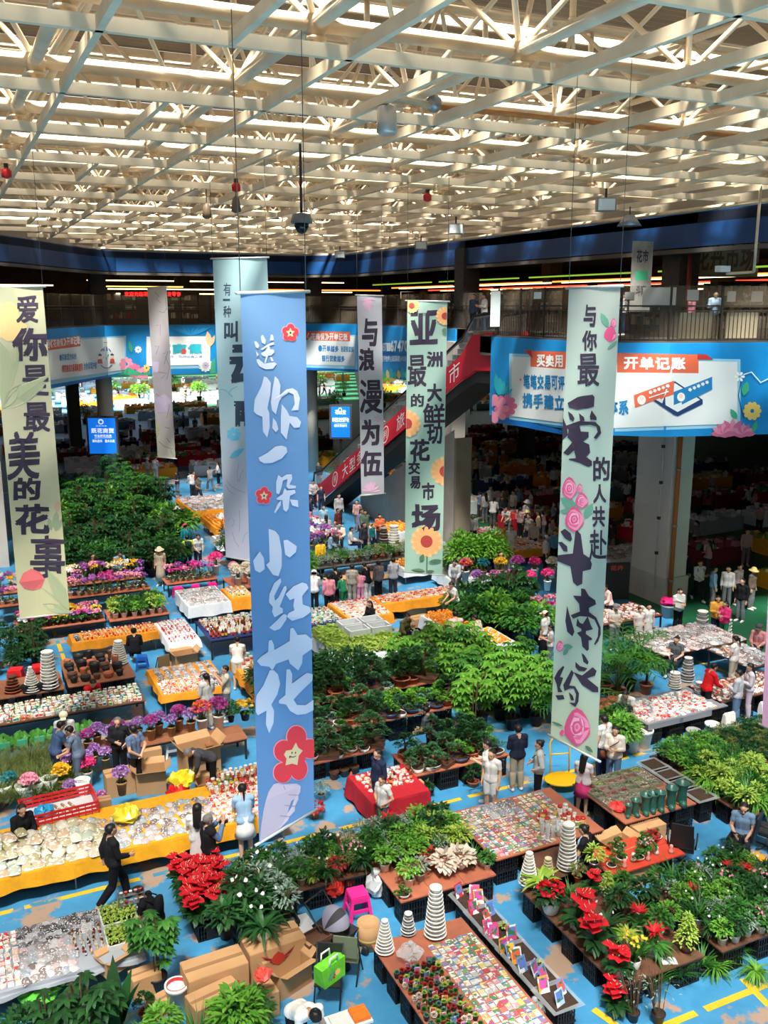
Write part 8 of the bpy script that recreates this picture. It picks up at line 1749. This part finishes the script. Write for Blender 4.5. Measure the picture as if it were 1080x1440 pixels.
# boxes and chairs by the seated man at right
for px_, py_, s, o, lb in ((868,1210,1.1,True,'open cardboard box left of the seated man in blue'),(905,1185,1.25,False,'large flat cardboard box behind the open one'),(895,1235,1.2,False,'cardboard box at the end of the red topped table'),(880,1190,.8,True,'small box with a red bow among the cartons')): x, y = at(px_, py_,0); carton(x, y,0, r.uniform(-.2,.2), s, lb, None, o)
x, y = at(772,1190,.0); dup(CRATE,(x+.7, y+.6,0),0,(1.2,1.2,1.6), 'black crate topped with a red bundle beside the boot vases')
def office_chair(x, y, rz, lb):
 t = thing('office_chair', lb, 'chair',(x, y,0), rz); MB().box(-.25,-.24,.42,.25,.24,.5).build('seat', M_DARKM, t); b = MB(); b.add([(-.24,-.28,.55),(.24,-.28,.55),(.22,-.36,1.1),(-.22,-.36,1.1),(-.24,-.24,.55),(.24,-.24,.55),(.22,-.32,1.1),(-.22,-.32,1.1)],[(0,3,2,1),(4,5,6,7),(0,1,5,4),(1,2,6,5),(2,3,7,6),(3,0,4,7)]); b.build('backrest', M_DARKM, t); MB().tube([(0,0,.08),(0,0,.42)],.03,8).build('column', M_GALV, t)
 for s in (-1,1): MB().tube([(s*.27,-.15,.48),(s*.29,-.12,.68),(s*.29,.15,.68)],.02,6).build('armrest', M_DARKM, t)
 for i in range(5): a = i*1.257; MB().tube([(0,0,.1),(.27*math.cos(a),.27*math.sin(a),.05)],.02,6).build('foot', M_DARKM, t)
x, y = at(1040,1205,0); office_chair(x, y,.5, 'black office chair under the seated man in the blue shirt'); x2, y2 = at(957,1215,0); office_chair(x2, y2,-.8, 'empty black office chair left of the seated man'); x3, y3 = at(1078,1195,0); office_chair(x3, y3,.4, 'black office chair at the right border')
t = thing('red_fabric', 'yellow and red cloth draped over a chair at the right border', 'cloth', at(1062,1275,0) + (0,)); b = MB(); b.add([(-.3,0,.75),(.5,0,.75),(.5,.5,.78),(-.3,.5,.78)],[(0,1,2,3)]); b.add([(.0,-.02,.74),(.6,-.02,.74),(.5,-.1,.2),(.3,-.08,.42),(.15,-.12,.3)],[(0,4,3,2,1)]); b.m = [0,1]; b.build('drape',[TCL['yellow'], mat('drape_red',(224,50,40),.7)], t); MB().tube([(.1,.25,0),(.1,.25,.75)],.03,8).build('post', M_DARKM, t)
# dim board and blue barrel by the big column
x, y = at(935,838,0); t = thing('barrel', 'big blue barrel at the right foot of the pale column', 'barrel',(x+.4, y+1.5,0)); MB().lathe([(.4,0),(.45,.3),(.45,.9),(.4,1.15)],20).build('body', mat('barrel_blue',(24,70,160),.4), t); MB().lathe([(.46,.55),(.46,.62)],20, close=False).build('hoop', BLUEPL, t)
x, y = at(870,845,0); t = thing('menu_board', 'dark standing board with a red heading left of the big column', 'board',(x-.2, y,0),-.3); MB().box(-.55,-.05,.1,.55,.05,1.6).build('board', mat('menu_dark',(52,50,48),.6), t); q = Print(lambda a, b, l: ((a-.5)*1.1,-.05-l,.1+(1-b)*1.5),.006); q.line('花卉',(.25,.06,.75,.2), M_RTX,.03); q.build('lettering', t)
x, y = at(905,842,0); t = thing('bucket', 'pink bundle in a white tub by the man holding paper', 'bucket',(at(938,868,0)) + (0,)); pot_mesh(.28,.5,'cup').build('body', POT['grey'], t); crumple(.28,0,77,.5).build('bundle', mat('bundle_pink',(236,30,120),.6), t).location = (0,0,.48)
# ---- dim halls under the galleries and the lit hall behind
KD = ['orange','trinket','greybag','boxed']
def hall(x0, y0, x1, y1, dx, dy, where, n, goods=True, q=5):
 """long tables with heaped goods standing one behind another"""
 x = x0
 while x < x1:
  y = y0
  while y < y1:
   if any(a < x+dx*.36+.2 and c > x-dx*.36-.2 and b_ < y+.9 and d > y-.9 for a, b_, c, d in OCC): y += dy; continue
   OCC.append((x-dx*.36, y-.7, x+dx*.36, y+.7)); c = r.choice(list(TCL) if y0 < 90 else ['white','white','grey','white','orange']); t = thing('stall_table', 'cloth covered stall table %s' % where, 'table',(x, y,0), r.uniform(-.05,.05), 'stall tables %s' % where)
   MB().box(-dx*.36,-.7,0,dx*.36,.7,.72).build('skirted_top', TCL[c], t); g = MB()
   for k in range(q*12):
    px_, py_ = r.uniform(-dx*.35,dx*.35), r.uniform(-.65,.65); s = r.uniform(.06,.17); g.box(px_-s,py_-s*.7,.72,px_+s,py_+s*.7,.72+r.uniform(.05,.3))
   tag(g.build('goods', ramp_mat('heap_%s' % c,{'yellow':['f0c040','e8a030','f0e0a0','60a050'],'white':['f4f4f0','e8e0e0','e8b0b8','c0d0d0','f4f0e0'],'orange':['f0902c','f0c060','e8e0d0'],'red':['d84040','e8a0a0','f0e8e0','50904a'],'grey':['c8c8cc','a8a8b0','e0e0e0'],'navy':['406080','a0b0c0','e0e0e0'],'maroon':['8a3848','d090a0','e8d8d0','5a8a50']}[c],.5, 'island'), t), kind='stuff'); n -= 1; y += dy
  x += dx
hall(27.5,27,50,75,4.2,4.6, 'in the shade under the right gallery',60); hall(12.5,64,30,84,4.0,4.6, 'in the shade behind the escalator',40); hall(5,64,11,84,3.6,5, 'in the shade behind the lightbox column',20)
hall(4,92,62,150,5.2,6.5, 'in the sunlit hall far behind',90, q=6)
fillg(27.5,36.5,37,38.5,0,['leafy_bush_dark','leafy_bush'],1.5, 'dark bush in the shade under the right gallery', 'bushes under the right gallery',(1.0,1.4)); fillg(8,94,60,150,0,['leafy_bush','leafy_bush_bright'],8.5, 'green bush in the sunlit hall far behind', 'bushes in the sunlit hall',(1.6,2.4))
# ================================================================== people
W, BK_, GY, NV, BG, BLU, PNK, RD, OL, YE, GRN_ = (212,212,210),(30,30,34),(120,122,128),(40,48,76),(206,192,170),(96,124,160),(226,150,170),(206,30,36),(98,96,60),(226,180,50),(40,130,90)
U0 = -math.pi/2                               # facing along the stall rows, to the right
def PP(label, px_, py_, face, pn='stand', z=1.63, dz=0.0,**k):
 """face: degrees, 0 = away along +Y, 90 = to the left along -X"""
 x, y = at(px_, py_, z*k.get('h',1.0) + dz); return person(label, x, y, math.radians(face), pn, z=dz,**k)
TS, SH = 'tshirt', 'shirt'
PP('person in black walking along the yellow table, phone in hand',155,1162,-80, 'walk', top=(SH, BK_), legs=('trousers',(24,24,28)), shoes=BK_, h=1.06)
PP('woman in white shirt with long black hair at the yellow table',277,1133,-20, 'phone', top=(TS, W), legs=('longskirt',(222,206,206)), hair='long')
PP('person in black vest and blue sleeves raising a camera',292,1150,-75, 'photo', z=1.60, top=(SH, BLU), over=('vest', BK_), legs=('trousers', BK_), haircol=HAIRG)
cx_, cy_ = at(312,1153,1.42); t = thing('camera', 'black camera held up by the person in the vest', 'camera',(cx_, cy_-.02,1.36),-1.3); MB().box(-.07,-.03,-.05,.07,.03,.05).build('body', BLACKP, t); MB().tube([(0,.03,0),(0,.12,0)],.035,10).build('lens', BLACKP, t)
PP('woman in pale blue top and short white skirt with a ponytail',343,1110,-5, 'reach', z=1.62, top=(TS,(150,184,214)), legs=('skirt',(238,238,236)), hair='tail')
PP('grey haired man in dark grey bending into a large open box',296,1050,100, 'bend', z=1.2, top=(SH,(70,70,76)), haircol=HAIRG, legs=('trousers', BK_))
PP('man in dark jacket standing by the purple flower shelf',165,1011,160, 'hip', top=(SH,(34,34,40)), haircol=HAIRG, legs=('trousers', BK_))
PP('man in slate blue T-shirt with hands behind his back',187,1022,30, 'behind', top=(TS,(96,116,150)), legs=('trousers', BK_))
PP('man in navy blue T-shirt handing over flowers at left',75,1020,-70, 'reach', z=1.6, top=(TS,(70,92,130)), legs=('trousers', NV))
PP('person in cream cap and white shirt behind two men',89,1003,170, 'phone', top=(SH, W), hat=('cap',(240,234,200)), hair='long')
PP('man in blue-grey dungarees beside the purple flowers',108,1024,60, 'reach', z=1.6, top=(TS,(104,120,142)), over=('apron',(88,108,140)), legs=('trousers',(96,110,136)))
PP('woman in black sitting behind the yellow table at left',30,1133,200, 'sit', z=1.22, dz=.1, top=(SH, BK_), legs=('trousers', BK_), hair='long')
PP('person in black with a black backpack crouching at the seedling trays',210,1246,60, 'squat', z=.98, dz=.1, top=(TS,(26,26,30)), legs=('trousers',(130,110,112)), bag=('backpack',(28,28,32)))
PP('woman in white with black hair tied up bending at the bottom edge',416,1402,190, 'bend', z=1.15, top=(TS,(240,236,228)), hair='bun', legs=('trousers', BK_))
PP('man in a navy jacket beside the dark red cloth',532,1056,100, 'stand', top=(SH, NV), legs=('trousers',(44,50,74)))
PP('boy in white T-shirt in front of the man in navy',538,1093,110, 'hip', h=.88, top=(TS, W), legs=('trousers',(84,90,96)))
PP('man in white T-shirt and white shorts walking in the aisle',692,1056,120, 'stand', h=.98, top=(TS, W), legs=('shorts',(226,226,222)))
PP('person in white holding a phone behind the man in white shorts',686,1043,60, 'phone', top=(TS,(224,224,222)), legs=('trousers',(180,180,180)))
PP('man in navy jacket and khaki trousers facing the green grove',729,1022,-10, 'phone', h=1.02, top=(SH,(34,40,60)), legs=('trousers',(168,156,132)))
PP('woman in a pale grey hooded top and black trousers',759,1043,60, 'hip', top=(SH,(178,182,180)), legs=('trousers', BK_), hair='bun', bag=('bag',(40,50,46)))
PP('child in a pink skirt half behind the sage banner',822,1062,-60, 'phone', h=.92, top=(TS,(220,214,220)), legs=('skirt',(226,70,130)), hair='long')
PP('man in a white printed T-shirt right of the sage banner',850,1008,10, 'stand', h=1.03, top=(TS, W), legs=('trousers', NV))
PP('woman in a pale blouse with long dark hair and a brown bag',866,1023,130, 'phone', top=(SH,(216,208,200)), legs=('trousers', BLU), hair='long', bag=('bag',(120,72,48)))
x, y = at(1040,1205,0); person('man in a blue-grey T-shirt sitting in an office chair at right', x, y,2.3, 'sit',(TS,(110,138,168)),('trousers',(40,42,50)), z=.02, hat=None)
PP('woman with black hair and pale blue apron seated by the glass vases',822,1162,30, 'sit', z=1.22, dz=.05, top=(TS, BK_), over=('apron',(170,205,236)), legs=('trousers', BK_), hair='bun')
PP('man in a dark grey T-shirt working between the bonsai benches',608,999,30, 'reach', z=1.58, top=(TS,(86,90,98)), legs=('trousers', BK_))
PP('person in dark blue stooping behind the bonsai',516,940,150, 'reach', z=1.5, top=(SH,(40,44,60)))
PP('woman in white T-shirt before the white herb table',600,903,180, 'stand', z=1.5, h=.95, top=(TS, W), legs=('trousers', BK_), hair='long')
PP('bald man in black with a pale blue backpack',581,876,0, 'stand', top=(SH, BK_), hair=None, legs=('trousers', BK_), bag=('backpack',(186,212,230)))
PP('woman in an olive top beside the foam boxes',567,863,200, 'reach', z=1.6, top=(SH, OL), legs=('trousers', BK_))
PP('man in a pale pink shirt and blue jeans at the orange table',643,864,-10, 'reach', z=1.6, h=1.03, top=(SH,(216,186,182)), legs=('trousers', BLU))
PP('man in a beige T-shirt and black trousers right of the orange table',676,868,40, 'reach', z=1.58, top=(TS, BG), legs=('trousers', BK_))
PP('woman in white top and black skirt beside the sage banner',767,861,30, 'stand', top=(TS, W), legs=('longskirt', BK_), hair='hair', hat=('cap',(230,190,180)))
PP('child in white behind the black skirted woman',775,880,60, 'phone', h=.9, top=(TS, W), legs=('trousers', GY))
PP('man in bright red bending over the trinket table at right',996,938,-100, 'reach', z=1.55, top=(SH, RD), legs=('trousers', BK_))
PP('woman in a dark top sitting beside the grey parcels',952,897,120, 'sit', z=1.2, dz=.05, top=(TS,(88,92,96)), hair='bun')
PP('woman in white with a ponytail turning to the parcel table',1035,896,20, 'phone', top=(TS,(230,224,222)), hair='tail', legs=('trousers', BG))
PP('woman in a grey jacket and jeans at the right trinket table',1040,944,30, 'phone', top=(SH,(172,176,182)), legs=('trousers', BLU))
PP('woman in lilac grey with long black hair at the right border',1056,935,60, 'phone', top=(SH,(184,176,184)), legs=('trousers',(186,170,184)), hair='long')
PP('man in white T-shirt carrying a large white paper by the column',956,829,170, 'phone', top=(TS, W), legs=('trousers', BK_))
t = thing('paper_sheet', 'large white paper carried by the man beside the column', 'paper', at(950,845,1.25) + (1.25,),.3); MB().add([(-.35,-.2,-.1),(.2,-.25,-.3),(.3,-.2,.15),(-.2,-.15,.35)],[(0,1,2,3)]).build('sheet', M_PAPER, t); MB().tube([(-.3,-.18,.15),(.25,-.22,-.1)],.04,8).build('roll', M_PAPER, t)
PP('girl in a sleeveless white dress near the drain pipe',913,851,150, 'stand', h=.85, top=('dress', W), legs=None, hair='long')
PP('girl in a pale striped dress left of the other girl',900,856,170, 'stand', h=.82, top=('dress',(216,210,204)), legs=None, hair='bun')
PP('man in a patterned pale shirt and cap right of the sage banner',866,851,160, 'hip', top=(TS,(206,198,188)), hat=('cap',(120,120,126)), legs=('trousers', GY))
PP('woman in a pale coat leaning by the red goods, sage banner right',858,825,80, 'reach', z=1.55, top=(SH,(228,200,196)))
PP('woman in white crouching under the palms right of the sage banner',884,965,120, 'squat', z=1.0, dz=.3, top=(TS, W), hair='bun')
PP('person in a yellow coat standing in the shade beyond the parcels',1010,839,150, 'phone', top=(SH,(214,160,70)), legs=('trousers', NV), hair='long')
PP('person in a pink jacket beside the one in yellow',1021,847,100, 'phone', h=.95, top=(SH,(214,60,120)), legs=('trousers', GRN_), hair='long')
PP('woman in dusty pink seated at the right border',1068,880,120, 'sit', z=1.2, dz=.2, top=(SH,(176,120,120)), hat=('cap',(70,64,70)))
PP('person in black seated on a blue stool before the cups',188,885,-10, 'sit', z=1.2, dz=.02, top=(SH, BK_), legs=('trousers', BK_), hair='bun')
PP('person in red squatting behind the boxed goods',127,950,190, 'squat', z=1.0, dz=.1, top=(TS, RD))
PP('man in white T-shirt and pale shorts left of the blue banner',333,900,-20, 'reach', z=1.6, top=(TS,(240,238,232)), legs=('shorts',(200,196,180)))
PP('woman in white with a ponytail at the square orange table',290,949,20, 'phone', top=(SH, W), hair='tail', legs=('trousers', BG))
PP('person in beige photographing beside the ponytailed woman',317,938,80, 'photo', top=(TS,(204,196,180)), legs=('trousers', GY))
PP('woman in a cream dress and flower hat by the orchids',224,771,150, 'stand', top=('dress',(226,200,170)), legs=None, hair='long', hat=('hat',(238,226,190)))
PP('person in grey among the back left greenery',121,708,160, 'phone', top=(TS,(150,156,164))); PP('person in pale blue behind the white orchids at left',166,776,190, 'reach', z=1.58, top=(SH,(150,176,206))); PP('person in black behind the left orchid bench',130,780,200, 'stand', top=(SH, BK_))
PP('person in teal with a pink cap on the back aisle',260,738,20, 'stand', top=(SH,(40,150,160)), hat=('cap',(220,60,110))); PP('person in lime vest with a dark backpack on the back aisle',263,754,0, 'stand', top=(TS,(200,220,40)), bag=('backpack',(30,60,70))); PP('child in teal squatting near the lime vest',255,765,20, 'squat', z=1.0, top=(SH,(20,150,160))); PP('man facing us in white behind the orchid shelf',277,752,180, 'reach', z=1.58, top=(TS, W))
PP('woman in white with a white hat on the back aisle',249,714,20, 'stand', top=(SH, W), hat=('hat',(240,238,226)), hair='long'); PP('woman in white with long hair left of the white hat',228,716,10, 'stand', top=(TS, W), hair='long', legs=('longskirt', BK_)); PP('person in white holding hair in the far aisle',222,693,0, 'stand', top=(TS,(220,216,214)), hair='long'); PP('man in white T-shirt behind the far orange cloth',270,665,20, 'reach', z=1.58, top=(TS, W)); PP('person in a straw hat in the far shade at left',172,671,180, 'stand', top=(SH,(160,110,140)), hat=('hat',(226,196,90)))
for i,(px_, py_, c, l, lb) in enumerate(((462,810,PNK,BK_,'person in pink with a pale cap in the row of customers'),(471,799,BK_,BK_,'person in black in the row of customers, third from left'),(483,811,GRN_,(40,120,80),'child in green in the row of customers'),(495,796,(150,146,140),(150,146,140),'man in grey T-shirt and dark shorts in the row of customers'),(507,805,(230,150,180),(230,150,180),'child in pink right of the grey man in the row'),(517,794,BK_,W,'woman in black top and white trousers in the row of customers'),(532,791,(120,116,120),BK_,'person in grey second from right in the row of customers'),(553,787,(160,166,178),(50,54,66),'tall man in a grey-blue shirt at the right of the row'),(441,806,(216,216,220),BK_,'person in white hat at the left of the row of customers'))):
 PP(lb, px_, py_, r.uniform(-30,30),('stand','phone','reach')[i%3], z=1.6, h=.82 if 'child' in lb else 1.04 if 'tall' in lb else 1.0, top=(TS if i % 2 else SH, c), legs=('trousers', l), hat=('hat', W) if 'hat' in lb else None)
PP('woman in black seated behind the packs table, centre',520,847,100, 'sit', z=1.2, dz=.1, top=(SH, BK_), hair='long'); PP('man in white T-shirt at the right end of the long orange table',641,820,90, 'reach', z=1.58, top=(TS, W), legs=('trousers', BK_)); PP('person in bright yellow near the blue banner',450,760,10, 'stand', top=(SH,(230,180,40)), legs=('trousers', BK_))
for px_, py_, c, pn, lb in ((466,749,(170,200,226),'sit','woman in pale blue seated in the line before the orchids'),(478,737,(230,216,196),'sit','woman in cream seated in the line before the orchids'),(494,743,(220,214,206),'sit','person in beige seated at the right of the line'),(508,717,(140,140,180),'stand','person in lavender standing by the yellow board'),(534,724,(206,110,70),'phone','woman in orange standing right of the yellow board'),(524,738,(30,110,110),'stand','child in dark teal beside the woman in orange'),(512,736,(60,60,70),'stand','woman in black and white patterned top by the yellow board'),(455,712,(160,196,220),'stand','person in pale blue under the escalator'),(475,716,(130,60,50),'stand','person with reddish hair under the escalator')):
 PP(lb, px_, py_, r.uniform(100,250), pn, z=1.2 if pn == 'sit' else 1.63, dz=.1 if pn == 'sit' else 0, h=.8 if 'child' in lb else 1, top=(SH, c), hair=r.choice(['hair','long']))
for px_, py_, c, pn, lb in ((665,725,(216,222,226),'stand','man in white by the tables right of the mint banner'),(707,738,YE,'reach','person in mustard yellow among the right-hand tables'),(719,741,W,'stand','woman in a white dress right of the mustard yellow one'),(744,725,(150,146,144),'stand','person in grey at the edge of the shade'),(751,735,(190,184,176),'stand','person in a pale grey top facing away at the shade'),(719,778,W,'sit','woman in white seated among the flower bunches'),(643,780,W,'reach','woman in white bending right of the mint banner'),(641,787,(200,206,214),'reach','woman in a blue patterned top right of the mint banner'),(768,755,(226,210,210),'stand','person in a white cap left of the sage banner'),(780,748,(90,140,170),'stand','person in blue stripes at the sage banner edge'),(704,778,(70,70,74),'stand','person in dark patterned top by the red crates')):
 PP(lb, px_, py_, r.uniform(100,250), pn, z=1.2 if pn == 'sit' else 1.6, dz=.1 if pn == 'sit' else 0, top=(('dress' if 'dress' in lb else SH), c), legs=None if 'dress' in lb else ('trousers', r.choice([BK_, GY, NV])), hair=r.choice(['hair','long']), hat=('cap', W) if 'cap' in lb else None)
for px_, py_, c, lb in ((985,790,W,'man in white with a black backpack walking in the right-hand shade'),(1005,798,(120,160,190),'person in pale blue in the right-hand shade'),(1025,798,W,'person in white among the dim group at right'),(1040,795,(150,140,140),'person in grey among the dim group at right'),(965,780,(40,40,44),'person in black in the shade right of the column'),(1060,800,(110,96,88),'person in a straw hat in the dim group at right'),(1045,815,BK_,'man in black and jeans pushing a cart at right')):
 PP(lb, px_, py_, r.uniform(60,250), 'walk' if 'walking' in lb else 'stand', z=1.63, top=(SH, c), legs=('trousers', r.choice([BK_, NV, GY])), hat=('hat',(226,200,130)) if 'straw' in lb else None, bag=('backpack', BK_) if 'backpack' in lb else None)
for d, px_, c, lb in ((38,877,(214,214,216),'person in white behind the glass railing left of the white board'),(34.5,1000-28,(216,140,160),'person in pink behind the glass railing'),(34.0,1005,(170,200,226),'person in pale blue behind the glass railing'),(34,1048,(120,112,104),'person in grey-brown behind the railing at the right border'),(42,666,(70,84,110),'man in blue uniform at the head of the escalator'),(41.5,681,(226,220,224),'person in a pale hooded coat at the head of the escalator')):
 q = at_depth(px_,440, d); person(lb, q.x, q.y, r.uniform(-1.5,1.5) + math.pi*.6, r.choice(['stand','phone']),(SH, c),('trousers', NV), z=ZD)
for i,(v_, c) in enumerate(((48.5,W),(46.5,(90,90,96)),(44,(200,180,160)),(40.5,NV))): person(('person in white','person in grey','person in beige','person in navy')[i] + ' riding up the escalator',20.35, v_, math.pi, 'stand',(SH, c),('trousers', BK_), z=ez(v_+.15)+.32)
# the crowds further off
CR = [W,(214,210,206),(190,186,184), BK_,(60,62,70), GY, NV,(150,60,60),(190,150,150),(120,140,170),(210,190,150),(90,110,90)]
def crowd(n, x0, y0, x1, y1, label, group):
 for i in range(n):
  for _ in range(60):
   x, y = r.uniform(x0, x1), r.uniform(y0, y1)
   if free(x, y): break
  else: continue
  OCC.append((x-.3, y-.3, x+.3, y+.3)); person(label, x, y, r.uniform(0,6.28), r.choice(['stand','phone','hip','walk','reach']),(r.choice([TS, SH]), r.choice(CR)),('trousers', r.choice([BK_, NV, GY,(70,66,70)])), hair=r.choice(['hair','long','tail']), group=group, hat=('hat', r.choice([W,(226,200,130)])) if r.random() < .12 else None, full=False, h=r.uniform(.92,1.06), skin=i)
crowd(60,25.5,29,42,62, 'shopper in the dim crowd under the right gallery', 'crowd under the right gallery'); crowd(26,25.3,36,29,46, 'shopper at the edge of the shade left of the sage banner', 'crowd left of the sage banner')
crowd(36,10.5,54,22,84, 'shopper in the dim crowd behind the back greenery', 'crowd behind the back greenery'); crowd(48,8,88,58,140, 'shopper in the sunlit hall far behind', 'crowd in the sunlit hall'); crowd(12,14.2,36.5,19,52, 'shopper among the far stalls left of the escalator', 'shoppers left of the escalator')
set_out()
# ------------------------------------------------------------------ take the pattern pieces out again
for o in list(PLANT.values()) + list(G.values()) + [CRATE, BOXO, BOXC, STOOL, POTRING]: drop(o)
